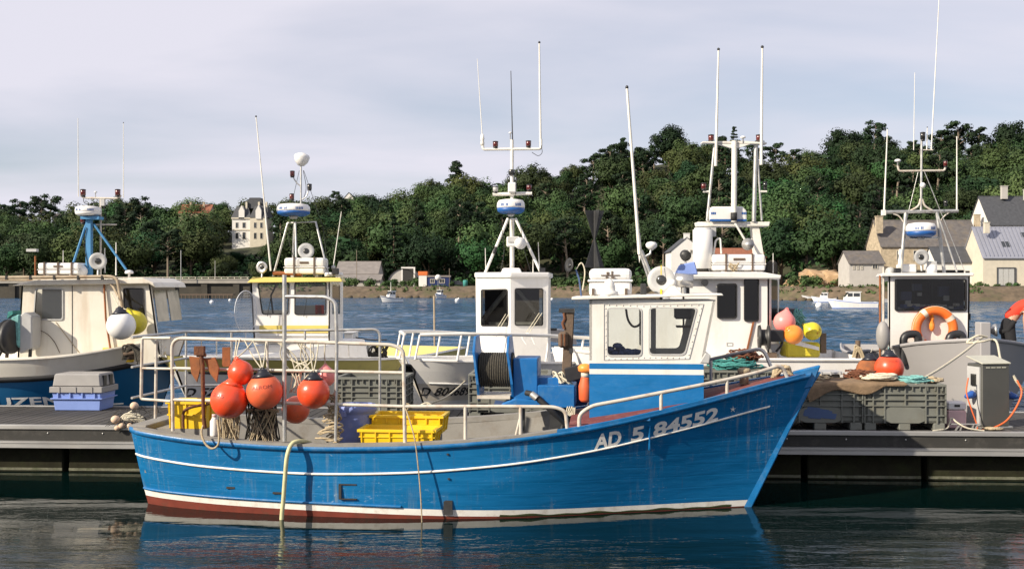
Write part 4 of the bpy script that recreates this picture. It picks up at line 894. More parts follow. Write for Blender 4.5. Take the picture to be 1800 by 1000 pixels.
# moored small craft out on the water
def small_boat(px, py, L, head, label, B=None, hm='white_gel', cab=True, trim='hull_navy', mast=0, tall=1.0, name='motorboat'):
    Y = FPX * CAMH / (py - HZ); x = (px - 900) / FPX * Y; B = B or L * .36; hd = R(head)
    loc = Vector((x, Y, 0)) - Vector((math.cos(hd), math.sin(hd), 0)) * (L / 2)
    t = thing(name, label, 'boat', loc, hd)
    h = simple_hull(L, B, .62 * tall, .64 * tall, 1.0 * tall, L * .12, .85, .05)
    h.skin([lambda q: -.25, lambda q: .1, frac(h, .45), frac(h, .8), sheer_f(h)], [1, 0, 0, 0], 20).build('hull', [hm, trim], t, local=True, recalc=False)
    h.strip(frac(h, .82), frac(h, .92), .01, .99, .03, 20).build('rub_rail', trim, t, local=True, recalc=False)
    n = 12; mb = MB(); rows = [[h.pt(i / n, tab(h.sheer, i / n * L) - .06, s, -.03) for i in range(n + 1)] for s in (-1, 1)]; mb.grid(rows, False); mb.build('deck', 'white_gel', t, local=True)
    if cab:
        zc = .62 * tall; c0, c1 = L * .34, L * .66; w = B * .33; ht = .95 * tall
        MB().prism([(c0, -w, zc - .1), (c1, -w, zc - .1), (c1 - .1, -w, zc + ht * .5), (c1 - .45 * tall, -w, zc + ht), (c0, -w, zc + ht)], (0, 2 * w, 0)).build('cabin', 'white_gel', t, local=True, bevel=.04)
        MB().prism([(c0 - .1, -w - .06, zc + ht), (c1 - .35, -w - .06, zc + ht), (c1 - .35, -w - .06, zc + ht + .07), (c0 - .1, -w - .06, zc + ht + .07)], (0, 2 * w + .12, 0)).build('cabin_roof', 'white_gel', t, local=True)
        for s in (-1, 1):
            for a, b_ in ((.06, .44), (.50, .8)):
                xa, xb = c0 + (c1 - c0) * a, c0 + (c1 - c0) * b_; MB().box(((xa + xb) / 2, s * (w + .005), zc + ht * .72), (xb - xa, .02, ht * .34)).build('window', 'far_glass', t, local=True)
        MB().add([(c1 - .06, -w * .85, zc + ht * .52), (c1 - .06, w * .85, zc + ht * .52), (c1 - .40 * tall, w * .85, zc + ht * .95), (c1 - .40 * tall, -w * .85, zc + ht * .95)], [(0, 1, 2, 3)]).build('windscreen', 'far_glass', t, local=True, recalc=False)
        mo = MB().box((-.12, 0, .55), (.25, .35, .7)); mo.build('outboard_motor', 'black_plastic', t, local=True, bevel=.06)
    if mast: MB().tube([(L * .5, 0, .5), (L * .5, 0, mast)], [.06, .035], 6).build('mast', 'mast_white', t, local=True)
    if mast > 4: MB().tube([(L * .5, 0, 1.4), (L * .1, 0, 1.3)], .05, 6).build('boom', 'mast_white', t, local=True)
    return t
small_boat(1497, 542, 5.9, 172, 'white motorboat with blue sheer stripe moored before the houses', tall=1.25, trim='crate_blue')
small_boat(1448, 531, 4.2, 160, 'smaller blue-white motorboat behind the moored white motorboat', trim='crate_blue')
small_boat(1425, 528, 3.6, 185, 'low white dinghy drawn up below the ochre rocks', cab=False, trim='hull_grey', name='dinghy')
small_boat(687, 532, 4.0, 215, 'white cabin motorboat moored off the grey sheds', tall=1.2, mast=3.4)
small_boat(773, 525, 4.4, 250, 'white cabin motorboat with blue stern moored off the orange-topped hut', tall=1.2, trim='crate_blue', mast=2.6)
small_boat(803, 522, 3.4, 190, 'low white dinghy moored beside the parked car', cab=False, trim='hull_grey', name='dinghy')
small_boat(830, 523, 2.6, 260, 'tiny white dinghy moored just left of the white wheelhouse', cab=False, trim='hull_grey', name='dinghy')
small_boat(378, 524, 4.6, 240, 'small white sailing boat with bare mast off the causeway', cab=False, mast=8.6, name='sailing_boat')
small_boat(1178, 531, 3.6, 185, 'low white dinghy lying beyond the deckhouse boat', cab=False, trim='hull_grey', name='dinghy')
t = thing('timber_jetty', 'low timber jetty on piles behind the small sailing boat', 'jetty', P(362, 522, 236)); a = P(316, 522, 236); b = P(410, 522, 236)
MB().box2((a.x, 236, .75), (b.x, 238, 1.0)).build('deck', 'old_wood', t)
for i in range(14): MB().tube([(a.x + (b.x - a.x) * (i + .5) / 14, 236.1, -1), (a.x + (b.x - a.x) * (i + .5) / 14, 236.1, .75)], .12, 6).build('pile', 'old_wood', t)
for i, (px, py, r, nm) in enumerate([(735, 523, .3, 'off the round hangar'), (803, 530, .35, 'below the low white dinghy'), (806, 526, .22, 'close beside another white mooring ball'), (372, 533, .32, 'below the small sailing boat'), (1439, 540, .42, 'at the bow of the striped motorboat'), (404, 529, .25, 'right of the small sailing boat'), (970, 527, .25, 'just right of the white wheelhouse')]):
    Y = FPX * CAMH / (py - HZ); x = (px - 900) / FPX * Y; o = thing('mooring_buoy', 'white mooring ball floating ' + nm, 'mooring buoy', (x, Y, 0), 0, 'white mooring balls'); MB().sphere((x, Y, r * .55), r, 12, 8).build('ball', 'buoy_white', o); MB().lathe([(r * .12, 0), (r * .12, r * .3), (r * .2, r * .32), (r * .2, r * .42)], (x, Y, r * 1.5), n=8).build('eye', 'galvanised', o)
# ================================================================ the pontoon
PY0, PY1, PZ = 14.42, 16.85, 0.67            # front edge, back edge, deck height
pon = thing('floating_pontoon', 'long floating pontoon with dark deck boards and pale metal edge behind the blue boat', 'pontoon', (0, PY0, 0))
px0, px1 = -9.2, 9.2
m0 = MB().box((0, 0, 0), (.128, PY1 - PY0 - .2, .035)).build('plank', 'plank', pon, local=True, bevel=.004)
g = random.Random(2)
nP = int((px1 - px0) / .136)
for i in range(nP):
    o = m0 if i == 0 else bpy.data.objects.new('plank', m0.data)
    if i: COL.objects.link(o); o.parent = pon
    o.location = (px0 + .07 + i * .136, (PY1 - PY0) / 2, PZ - .0175 + g.uniform(-.002, .002)); o.rotation_euler = (0, 0, g.uniform(-.002, .002))
def edge_beam(y0, y1, s):
    # aluminium edge profile: top lip, dark rubber fascia, lower fendering channel
    MB().box2((px0, y0, PZ - .05), (px1, y1, PZ + .012)).build('edge_profile', 'aluminium', pon, bevel=.008)
    MB().box2((px0, y0 + s * .025, PZ - .20), (px1, y1 - s * .0 if s > 0 else y1 - .025, PZ - .05)).build('fascia', 'rubber_fascia', pon)
    c = MB(); ya, yb = (y0 - .03, y1) if s > 0 else (y0, y1 + .03)
    c.prism([(px0, ya, PZ - .30), (px0, ya - s * .0, PZ - .255), (px0, ya + s * .012, PZ - .25), (px0, ya + s * .012, PZ - .24), (px0, ya, PZ - .235), (px0, ya, PZ - .21), (px0, yb, PZ - .20), (px0, yb, PZ - .31)] if s > 0 else
            [(px0, yb, PZ - .30), (px0, yb, PZ - .21), (px0, ya, PZ - .20), (px0, ya, PZ - .31)], (px1 - px0, 0, 0)); c.build('lower_channel', 'aluminium', pon)
edge_beam(PY0, PY0 + .1, 1); edge_beam(PY1 - .1, PY1, -1)
sc_ = None
for i in range(24):
    x = px0 + .4 + i * .78; q = MB().sphere((x, PY0 + .02, PZ - .10), (.012, .008, .012), 8, 4)
    if x < px1: q.build('bolt', 'galvanised', pon)
fx = -9.4
while fx < 9.0:
    wdt = 1.52 if int((fx + 20) * 10) % 2 else 1.46
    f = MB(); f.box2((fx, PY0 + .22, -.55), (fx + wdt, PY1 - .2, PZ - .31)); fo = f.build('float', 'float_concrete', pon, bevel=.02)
    MB().box2((fx + .01, PY0 + .205, .02), (fx + wdt - .01, PY0 + .225, .055)).build('tide_line', 'tide_mark', fo)
    fx += wdt + (.08 if int(fx * 3) % 3 else .85)
MB().box2((px0, PY0 + .9, -.1), (px1, PY1 - .8, PZ - .3)).build('under_frame', 'steel_dark', pon)

pon.rotation_euler = (0, 0, -.055)
ROOTM[pon.name] = Matrix.Translation(Vector((0, PY0, 0))) @ Matrix.Rotation(-.055, 4, 'Z')
def pon_y(x): return PY0 - .055 * x
# ================================================================ the blue fishing boat
BO = Vector((-4.45, 13.35, 0)); BA = math.atan2(-0.8, 8.0); BC, BS = math.cos(BA), math.sin(BA)
boat = thing('blue_fishing_boat', 'blue wooden fishing boat numbered AD 584552 moored along the pontoon in front', 'boat', BO, BA)
def BL(px, py, v):                            # boat coordinates of the point seen at a pixel, on the lengthwise plane y = v of the boat
    d = Vector(((px - 900) / FPX, 1.0, -(py - HZ) / FPX)); o = Vector((0, 0, CAMH)) - BO
    dl = Vector((d.x * BC + d.y * BS, -d.x * BS + d.y * BC, d.z)); ol = Vector((o.x * BC + o.y * BS, -o.x * BS + o.y * BC, o.z))
    t = (v - ol.y) / dl.y; return ol + dl * t
def W(p):                                     # boat to world
    return Vector((BO.x + p[0] * BC - p[1] * BS, BO.y + p[0] * BS + p[1] * BC, p[2]))
BSH = [(0, .945), (.43, .905), (.98, .862), (1.89, .824), (2.6, .816), (3.72, .852), (4.57, .918), (5.14, .985), (5.9, 1.108), (6.8, 1.305), (7.6, 1.50), (8.05, 1.60)]
H = Hull(8.05, BSH, [(0, .74), (.12, .84), (.43, .94), (1.0, 1.04), (2, 1.12), (3.5, 1.16), (5, 1.11), (5.9, .97), (6.8, .67), (7.4, .40), (7.8, .19), (8.05, .035)],
         [(0, .46), (.5, .70), (1.3, .91), (2.4, 1.05), (3.4, 1.07), (4.5, .92), (5.9, .48), (6.7, .21), (7.28, .02)], .13, 7.28, -.4, (.75, 1.35))
WB = [(0, .105), (.6, .095), (1.3, .082), (3, .06), (4.5, .028), (5.9, .012), (8.05, .012)]
wb = lambda q: tab(WB, q * 8.05); wt = lambda q: tab(WB, q * 8.05) + .072
lv = [lambda q: -.38, lambda q: -.1, wb, wt] + [(lambda q, t=t: wt(q) + (tab(BSH, q * 8.05) - wt(q)) * t) for t in (.12, .25, .4, .55, .7, .85, 1.0)]
hull = H.skin(lv, [1, 1, 2] + [0] * 7, 70).build('hull', ['hull_blue_worn', 'antifouling', 'white_stripe'], boat, local=True, recalc=False)
sf = sheer_f(H)
H.strip(lambda q: sf(q) - .345 + .02 * q, lambda q: sf(q) - .315 + .02 * q, .0, .955, .016, 90).build('white_band', 'white_stripe', hull, local=True, recalc=False)
H.strip(lambda q: wt(q) + .002, lambda q: wt(q) + .035, .0, .445, .022, 60).build('lower_rub_strip', 'blue_trim', hull, local=True, recalc=False)
H.strip(lambda q: sf(q) - .075, lambda q: sf(q) + .004, .0, .995, .034, 90).build('rubbing_strake', 'blue_trim', hull, local=True, recalc=False)
H.strip(lambda q: max(.004, wb(q) - .012), lambda q: wb(q) + .022 + .014 * math.sin(q * 90) * math.sin(q * 31), .60, .97, .003, 80).build('weed_line', 'algae', hull, local=True, recalc=False)
# gunwale cap, grey and worn aft, blue forward
def cap(q0, q1, win, z, n=60):
    mb = MB()
    for side in (-1, 1):
        rows = [[], [], [], []]
        for i in range(n + 1):
            q = q0 + (q1 - q0) * i / n; zz = sf(q); a = H.pt(q, zz, side, .03); b = H.pt(q, zz, side, -win); 
            rows[0].append(a + V(0, 0, -.01)); rows[1].append(a + V(0, 0, z)); rows[2].append(b + V(0, 0, z)); rows[3].append(b + V(0, 0, -.05))
        mb.grid(rows, False, flip=(side > 0))
    return mb
cap(.012, .655, .11, .018).build('gunwale_cap', 'grey_paint', boat, local=True, recalc=False)
cap(.655, .985, .05, .016).build('bow_cap', 'blue_trim', boat, local=True, recalc=False)
z0 = sf(0); a = H.pt(.0, z0, -1); MB().box2((-.03, -.74, z0 - .05), (.20, .74, z0 + .016)).build('transom_cap', 'grey_paint', boat, local=True, bevel=.01)
# inside of the bulwark, working deck
mb = MB(); n = 50
for side in (-1, 1):
    rows = [[], []]
    for i in range(n + 1):
        q = .022 + (.655 - .022) * i / n; p = H.pt(q, sf(q) - .02, side, -.10); yb_ = min(abs(p.y), H.half(p.x, .42) - .07); rows[0].append(V(p.x, side * yb_, .40)); rows[1].append(p)
    mb.grid(rows, True, flip=(side < 0))
mb.build('bulwark_lining', 'grey_paint', boat, local=True, recalc=False)
rows = [[V(x, s * max(0, H.half(x, .45) - .05), .43) for x in [.2 + 5.15 * i / 30 for i in range(31)]] for s in (-1, 1)]
MB().grid(rows, False).build('working_deck', 'grey_paint', boat, local=True)
MB().box2((.17, -.72, .4), (.21, .72, .93)).build('transom_lining', 'grey_paint', boat, local=True)
def fdz(x, s): return tab(BSH, x) + .006 + .085 * (1 - s * s) * min(1, tab(H.beam, x))
rows = [[V(x, s * max(.0, tab(H.beam, x) - .04), fdz(x, s)) for x in [5.2 + 2.72 * i / 24 for i in range(25)]] for s in (-1, -.6, -.25, .25, .6, 1)]
fd = MB(); fd.grid(rows, False); fd.build('foredeck', 'deck_red', boat, local=True)
MB().prism([V(5.2, -H.half(5.2, .44) + .06, .44), V(5.2, H.half(5.2, .44) - .06, .44), V(5.2, H.half(5.2, .9) - .07, .9), V(5.2, .4, fdz(5.2, .4) - .01), V(5.2, -.4, fdz(5.2, .4) - .01), V(5.2, -H.half(5.2, .9) + .07, .9)], (.03, 0, 0)).build('foredeck_bulkhead', 'blue_trim', boat, local=True)
# stem post
sp = [H.pt(1, z, 1) for z in (-.2, .2, .6, 1.0, 1.4, 1.60)]
MB().prism([V(p.x - .06, -.035, p.z) for p in sp] + [V(p.x + .05 + (.03 if i == 0 else 0), -.035, p.z) for i, p in enumerate(reversed(sp))], (0, .07, 0)).build('stem_post', 'blue_trim', boat, local=True, bevel=.012)
MB().prism([V(7.80, -.05, 1.60), V(8.12, -.05, 1.68), V(8.02, -.05, 1.42), V(7.85, -.05, 1.38)], (0, .1, 0)).build('stem_head', 'blue_trim', boat, local=True, bevel=.012)
# registration painted on the bow
def on_hull(x, z, off=.006): return V(x, -(H.half(x, z) + off), z)
def reg(body, pxa, pxb, hgt):
    xa = BL(pxa, 760, -1.0).x; xb = BL(pxb, 740, -.85).x
    def f(tx, ty):
        x = xa + tx; q = H.sta(x, tab(BSH, x)); zb_ = tab(BSH, x + .05) - .315 + .058; return on_hull(x + ty * .10, zb_ + ty)
    lettering(body, hgt / .73, f, 'registration_lettering', 'lettering_white', hull, bold=.008, fit=xb - xa, local=True)
reg('AD', 1044, 1091, .175); reg('5', 1109, 1131, .168); reg('84552', 1149, 1267, .163)
xs_ = BL(1291, 735, -.6).x; st_ = MB()
for k in range(5):
    a = 2 * math.pi * k / 5 + .3; c = (xs_, tab(BSH, xs_) - .17)
    st_.add([on_hull(c[0] - .008 * math.sin(a), c[1] + .008 * math.cos(a)), on_hull(c[0] + .008 * math.sin(a), c[1] - .008 * math.cos(a)), on_hull(c[0] + .04 * math.cos(a), c[1] + .04 * math.sin(a))], [(0, 1, 2)])
st_.build('star_mark', 'lettering_white', hull, local=True, recalc=False)
# small fittings on the skin
def skin_box(px, py, w, h, d, m, name, v=-1.1):
    p = BL(px, py, v); mb = MB(); q = on_hull(p.x, p.z, 0); mb.box((p.x, q.y, p.z), (w, d, h)); return mb.build(name, m, hull, local=True)
skin_box(405, 857, .10, .022, .02, 'interior_dark', 'scupper', -1.0); skin_box(487, 866, .10, .022, .02, 'interior_dark', 'scupper', -1.05)
skin_box(787, 712 + 180, .10, .16, .03, 'steel_dark', 'anode_plate', -1.08)
skin_box(788, 797, .02, .02, .03, 'interior_dark', 'drain_hole'); skin_box(789, 841, .02, .02, .03, 'interior_dark', 'drain_hole')
p = BL(614, 862, -1.05); fr = MB()
for (dx, dz, w, h) in ((-.09, 0, .03, .165), (0, .082, .2, .014), (.0, -.082, .2, .012)): fr.box((p.x + dx, on_hull(p.x, p.z).y, p.z + dz), (w, .022, h))
fr.build('intake_frame', 'interior_dark', hull, local=True)
p = BL(1134, 745, -1.0); b_ = MB(); b_.box((p.x, on_hull(p.x, 1.08).y + .03, 1.135), (.13, .12, .07)); b_.tube([on_hull(p.x + .055, 1.04 - .07 * k, .008) for k in range(5)], .016, 6); b_.build('rail_shoe', 'blue_trim', boat, local=True, bevel=.01)

# --- wheelhouse
NV, FV = -.54, .62                             # near and far wall
wl_ = BL(1036, 735, NV).x; wr_ = BL(1237, 695, NV).x; zt = BL(1036, 527, NV).z; wrt = BL(1258, 527, NV).x
zb0 = tab(BSH, wl_) - .07; zb1 = tab(BSH, wr_) - .07
def wz(py): return BL(1140, py, NV).z
zband = [zb0, wz(658), wz(649), wz(639), zt]
zsill = wz(634)
def front_x(z):                                # front edge of the side walls: upright to the sill, then raked forward
    return wr_ if z <= zsill else wr_ + (wrt - wr_) * (z - zsill) / (zt - zsill)
def band(za, zb, mi, mb):
    for v in (NV, FV):
        mb.add([V(wl_, v, za), V(front_x(za), v, za), V(front_x(zb), v, zb), V(wl_, v, zb)], [(0, 1, 2, 3)], mi=mi)
    for xf in (lambda z: wl_, front_x): mb.add([V(xf(za), NV, za), V(xf(za), FV, za), V(xf(zb), FV, zb), V(xf(zb), NV, zb)], [(0, 1, 2, 3)], mi=mi)
lower = MB()
for k in range(8):
    xa, xb = wl_ + (wr_ - wl_) * k / 8, wl_ + (wr_ - wl_) * (k + 1) / 8
    for v in (NV, FV): lower.add([V(xa, v, tab(BSH, xa) - .03), V(xb, v, tab(BSH, xb) - .03), V(xb, v, wz(658)), V(xa, v, wz(658))], [(0, 1, 2, 3)], mi=0)
for x in (wl_, wr_): lower.add([V(x, NV, tab(BSH, x) - .03), V(x, FV, tab(BSH, x) - .03), V(x, FV, wz(658)), V(x, NV, wz(658))], [(0, 1, 2, 3)], mi=0)
band(wz(658), wz(649), 1, lower); band(wz(649), wz(639), 0, lower); band(wz(639), zsill, 1, lower)
wh = lower.build('wheelhouse', ['blue_paint', 'white_paint'], boat, local=True, recalc=False)
def ring_pts(c, v):                            # rounded rectangle from four corners (x, z)
    return [V(x, v, z) for x, z in c]
w1 = [BL(1068, 624, NV), BL(1127, 624, NV), BL(1127, 543, NV), BL(1068, 543, NV)]
w2 = [BL(1142, 622, NV), BL(1203, 622, NV), BL(1224, 542, NV), BL(1142, 542, NV)]
def rounded(c, r=.05, n=4):
    out = []
    for i in range(4):
        a, b, d = c[i - 1], c[i], c[(i + 1) % 4]; p0 = b + (a - b).normalized() * r; p1 = b + (d - b).normalized() * r
        for k in range(n + 1): t = k / n; out.append(p0 * (1 - t) ** 2 + b * 2 * t * (1 - t) + p1 * t * t)
    return out
def pad(c, r=.05, n=4):                        # same count of points along a square outline
    out = []
    for i in range(4):
        b = c[i]
        for k in range(n + 1): out.append(b.copy())
    return out
# upper walls with real openings: each wall is a set of rings round its windows
MB().box2((BL(1144, 580, FV - .05).x, FV - .06, zsill), (BL(1153, 580, FV - .05).x, FV - .035, zt)).build('inner_pillar', 'grey_plastic', wh, local=True)
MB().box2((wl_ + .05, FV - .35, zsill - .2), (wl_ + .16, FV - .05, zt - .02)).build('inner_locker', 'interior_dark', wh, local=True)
for v, d in ((NV, .03), (FV, -.03)):
    up = MB(); mids = (w1[1].x + w2[0].x) / 2; zl = zsill
    o1 = [V(wl_, v, zl), V(mids, v, zl), V(mids, v, zt), V(wl_, v, zt)]; o2 = [V(mids, v, zl), V(front_x(zl), v, zl), V(front_x(zt), v, zt), V(mids, v, zt)]
    for o_, w_ in ((o1, w1), (o2, w2)):
        i_ = rounded([V(p.x, v, p.z) for p in w_]); up.frame(pad(o_), i_, (0, d, 0))
    up.build('upper_wall', 'white_paint', wh, local=True, recalc=False)
    for w_ in (w1, w2):
        wi = rounded([V(p.x, v + d * .5, p.z) for p in w_]); g_ = MB(); g_.add(wi, [tuple(range(len(wi)))]); go = g_.build('window_pane', 'glass_clear', wh, local=True, recalc=False)
        ou = rounded([V(p.x, v, p.z) + (V(p.x, v, p.z) - sum((V(q.x, v, q.z) for q in w_), V(0, 0, 0)) / 4).normalized() * .02 for p in w_], .05); s_ = -1 if v < 0 else 1
        MB().frame(ou, rounded([V(p.x, v, p.z) for p in w_]), (0, s_ * .008, 0)).build('window_seal', 'grey_plastic', wh, local=True, recalc=False)
pl = [BL(1061, 633, NV), BL(1212, 631, NV), BL(1237, 534, NV), BL(1061, 534, NV)]
fp = MB(); c0 = sum(pl, V(0, 0, 0)) / 4
rv = MB()
for i in range(4):
    a, b = pl[i], pl[(i + 1) % 4]; nn = 14 if i % 2 == 0 else 8
    for k in range(nn):
        q = a + (b - a) * ((k + .5) / nn); q = q + (c0 - q).normalized() * .025; rv.sphere((q.x, NV - .006, q.z), (.007, .005, .007), 6, 4)
rv.build('rivet_line', 'white_paint', wh, local=True)
MB().frame([V(p.x, NV - .008, p.z) for p in pl], [V(p.x, NV - .008, p.z) + (c0 - p).normalized() * .008 for p in pl], (0, .0075, 0)).build('window_panel_edge', 'grey_plastic', wh, local=True, recalc=False)
# raked windscreen: frame with three panes
def fpt(t, z): return V(front_x(z), NV + (FV - NV) * t, z)
fw = MB(); zs1, zs2 = zsill + .10, zt - .10
for i in range(3):
    a, b = i / 3, (i + 1) / 3; o_ = [fpt(a, zsill), fpt(b, zsill), fpt(b, zt), fpt(a, zt)]; i_ = [fpt(a + .03, zs1), fpt(b - .03, zs1), fpt(b - .03, zs2), fpt(a + .03, zs2)]
    fw.frame(o_, i_, (-.03, 0, 0)); MB().add([p + V(-.012, 0, 0) for p in i_], [(0, 1, 2, 3)]).build('windscreen_pane', 'glass_clear', wh, local=True, recalc=False)
fw.build('windscreen_frame', 'white_paint', wh, local=True, recalc=False)
bw = MB(); o_ = [V(wl_, NV, zsill), V(wl_, FV, zsill), V(wl_, FV, zt), V(wl_, NV, zt)]; i_ = [V(wl_, -.1, zsill + .02), V(wl_, .5, zsill + .02), V(wl_, .5, zt - .15), V(wl_, -.1, zt - .15)]
bw.frame(o_, i_, (.03, 0, 0)); bw.build('rear_wall', 'white_paint', wh, local=True, recalc=False)
MB().prism([V(front_x(zsill) - .05, NV - .012, zsill - .02), V(front_x(zsill) + .06, NV - .012, zsill - .03), V(front_x(zsill) + .08, NV - .012, zsill + .07), V(front_x(zsill) + .02, NV - .012, zsill + .1)], (0, FV - NV + .024, 0)).build('windscreen_sill', 'grey_plastic', wh, local=True, bevel=.01)
# roof
rl, rr_ = BL(1005, 524, NV - .06).x, BL(1272, 516, NV - .06).x
roof = MB(); 
roof.prism([V(rl, NV - .07, zt), V(rr_, NV - .07, zt + .05), V(rr_ - .02, NV - .07, zt + .075), V((rl + rr_) / 2, NV - .07, zt + .06), V(rl, NV - .07, zt + .035)], (0, FV - NV + .14, 0)); rf = roof.build('roof', 'white_paint', wh, local=True, bevel=.006)
MB().box2((wl_ + .02, NV + .04, .9), (wl_ + .55, FV - .05, zsill - .02)).build('cabin_bench', 'interior_beige', wh, local=True)
MB().prism([V(wr_ - .30, NV + .05, zsill - .4), V(wr_ - .02, NV + .05, zsill - .4), V(wr_ - .02, NV + .05, zsill - .02), V(wr_ - .28, NV + .05, zsill - .06)], (0, FV - NV - .1, 0)).build('dashboard', 'interior_beige', wh, local=True)
p = BL(1200, 545, 0); MB().box((p.x, -.0, p.z - .03), (.2, .2, .15)).build('plotter_screen', 'black_plastic', wh, local=True, bevel=.02)
p = BL(1205, 576, 0); MB().prism([V(p.x - .1, .0, p.z), V(p.x + .18, .0, p.z), V(p.x + .18, .0, p.z + .02), V(p.x - .1, .0, p.z + .02)], (0, .3, 0)).build('shelf', 'old_wood', wh, local=True)
MB().tube(curve([BL(1100, 540, .1), BL(1104, 562, .1), BL(1114, 574, .1), BL(1126, 568, .1), BL(1130, 548, .1)]), .014, 6).build('cable', 'black_rubber', wh, local=True)
jm = MB(); g = random.Random(9)
for k in range(12): jm.sphere(BL(1072 + k * 4.5, 622 - g.uniform(2, 16) * (1 if k < 6 else .4), NV + .2 + g.uniform(0, .2)), (.06, .06, .035), 8, 5)
jm.build('jumbled_clothing', 'cloth_blue', wh, local=True)
MB().box2((wl_ + .04, NV + .08, zsill - .03), (wr_ - .3, NV + .5, zsill + .01)).build('side_shelf', 'interior_beige', wh, local=True)

# --- roof gear
def rp_(px, py, v): return BL(px, py, v)
def canister(px0, px1, py0, py1, v, dep, name='liferaft_canister'):
    pass
lp = rp_(1073, 522, -.1); t = thing('liferaft_canister', 'white liferaft canister on the blue boat wheelhouse roof', 'liferaft', W(V(lp.x, .0, zt + .07)), BA)
a = BL(1036, 520, -.25); b = BL(1112, 470, -.25); cx_, cz_ = (a.x + b.x) / 2, (zt + .08 + b.z) / 2; hh = b.z - zt - .08; ww = b.x - a.x
o = MB().box2((-ww / 2, -.22, -.035), (ww / 2, .26, .04 + hh * .36)).build('lower_shell', 'raft_white', t, local=True, bevel=.06, seg=3); 
MB().box2((-ww / 2, -.22, .045 + hh * .36), (ww / 2, .26, hh)).build('upper_shell', 'raft_white', t, local=True, bevel=.075, seg=3)
MB().box2((-ww / 2 - .012, -.232, .04 + hh * .33), (ww / 2 + .012, .272, .05 + hh * .39)).build('rim', 'raft_white', t, local=True, bevel=.008)
for dx in (-.24, .22): MB().box2((dx * ww / .6 - .015, -.238, -.02), (dx * ww / .6 + .015, -.222, .06)).build('strap', 'strap_dark', t, local=True)
cr = MB(); 
for dx, dz, w, h in ((0, .0, .22, .012), (-.03, .025, .03, .03), (.02, .03, .018, .045), (-.04, -.025, .03, .02), (.03, -.025, .04, .02)): cr.box((dx, -.224, hh * .72 + dz), (w, .006, h))
cr.build('printed_mark', 'strap_dark', t, local=True); 
for dx in (-.2, .2): MB().box2((dx - .03, -.2, -.02), (dx + .03, .24, .05)).build('cradle', 'rail_white', t, local=True)
# vent, lamp, horn, small gear: parts of the boat's roof
p = BL(1071, 521, -.5); MB().lathe([(.11, 0), (.10, .05), (.07, .06), (.07, .10), (.055, .16), (.03, .19), (0, .20)], (p.x, -.5, zt + .045), n=16).build('roof_vent', 'white_paint', wh, local=True)
def searchlight(c, r, facing, name, parent, local, body='grey_plastic', stand=.12):
    f = Vector(facing).normalized(); c = Vector(c)
    MB().lathe([(r * .35, -r * .5), (r * .6, -r * .35), (r, 0), (r * .98, r * .05), (r * .62, -r * .03), (r * .36, -r * .12)], c, f, 24).build(name, body, parent, local=local, recalc=False)
    MB().lathe([(r * .36, -r * .14), (r * .36, -r * .06), (r * .2, -.0), (0, .0)], c, f, 14).build(name + '_lens', 'lens_dark', parent, local=local)
    if stand: MB().tube([c - V(0, 0, r * .9 + stand), c - V(0, 0, r * .3) - f * r * .3], .018, 8).build(name + '_stand', 'galvanised', parent, local=local)
p = BL(1162, 492, -.15); searchlight(p, .165, (-.15, -1, .1), 'roof_reflector_lamp', wh, True)
rr2 = MB(); 
for k in range(2): rr2.add([p + V(-.006, -.03, .06), p + V(.006, -.03, .06), p + V(.006, -.03, .17), p + V(-.006, -.03, .17)] if k == 0 else [p + V(-.012, -.03, -.11), p + V(.012, -.03, -.11), p + V(.012, -.03, -.17), p + V(-.012, -.03, -.17)], [(0, 1, 2, 3)])
rr2.build('lamp_bracket', 'crate_yellow', wh, local=True)
p = BL(1131, 512, -.3); MB().box((p.x, -.3, zt + .12), (.07, .09, .14)).build('roof_box', 'steel_dark', wh, local=True, bevel=.01)
p = BL(1183, 510, -.35); MB().prism([V(p.x - .12, -.35, zt + .05), V(p.x + .12, -.35, zt + .05), V(p.x + .03, -.35, zt + .16), V(p.x - .02, -.35, zt + .16)], (0, .18, 0)).build('roof_bracket', 'white_paint', wh, local=True, bevel=.01)
MB().sphere((p.x + .0, -.28, zt + .20), .04, 12, 8).build('roof_dome', 'white_paint', wh, local=True)
q0, q1 = BL(1186, 492, .25), BL(1218, 494, .25); MB().cyl(q0, q1, .085, 18).build('horn_drum', 'stainless', wh, local=True); MB().tube([V((q0.x + q1.x) / 2, .25, zt + .05), V((q0.x + q1.x) / 2, .25, q0.z - .07)], .03, 8).build('horn_stand', 'galvanised', wh, local=True)
p = BL(1198, 470, .35); MB().prism([V(p.x - .08, .35, zt + .3), V(p.x + .2, .35, zt + .3), V(p.x + .16, .35, zt + .46), V(p.x - .02, .35, zt + .42)], (0, .2, 0)).build('blue_cover', 'crate_blue', wh, local=True, bevel=.01); MB().box((p.x + .05, .45, zt + .17), (.1, .12, .27)).build('cover_stand', 'steel_dark', wh, local=True)
# leaning whip aerial with its mount and the small dome beside it
a0, a1 = BL(1124, 447, .1), BL(1102, 154, .1)
MB().tube([a0, a0 + (a1 - a0) * .12, a1], [.022, .02, .015], 8).build('whip_aerial', 'mast_white', wh, local=True); MB().sphere(a1, (.02, .02, .025), 8, 6).build('aerial_tip', 'black_plastic', wh, local=True)
MB().tube([BL(1152, 505, .1), BL(1127, 440, .1)], .022, 8).build('aerial_mount', 'galvanised', wh, local=True); MB().tube([BL(1146, 508, .1), BL(1121, 432, .1)], .014, 8).build('aerial_stay', 'galvanised', wh, local=True)
MB().tube([BL(1132, 452, .1), BL(1143, 446, .1), BL(1145, 435, .1)], .014, 8).build('dome_bracket', 'galvanised', wh, local=True)
p = BL(1145, 431, .1); MB().lathe([(.02, -.06), (.065, -.02), (.07, .01), (.05, .035), (0, .045)], p, n=16).build('gps_dome', 'raft_white', wh, local=True)
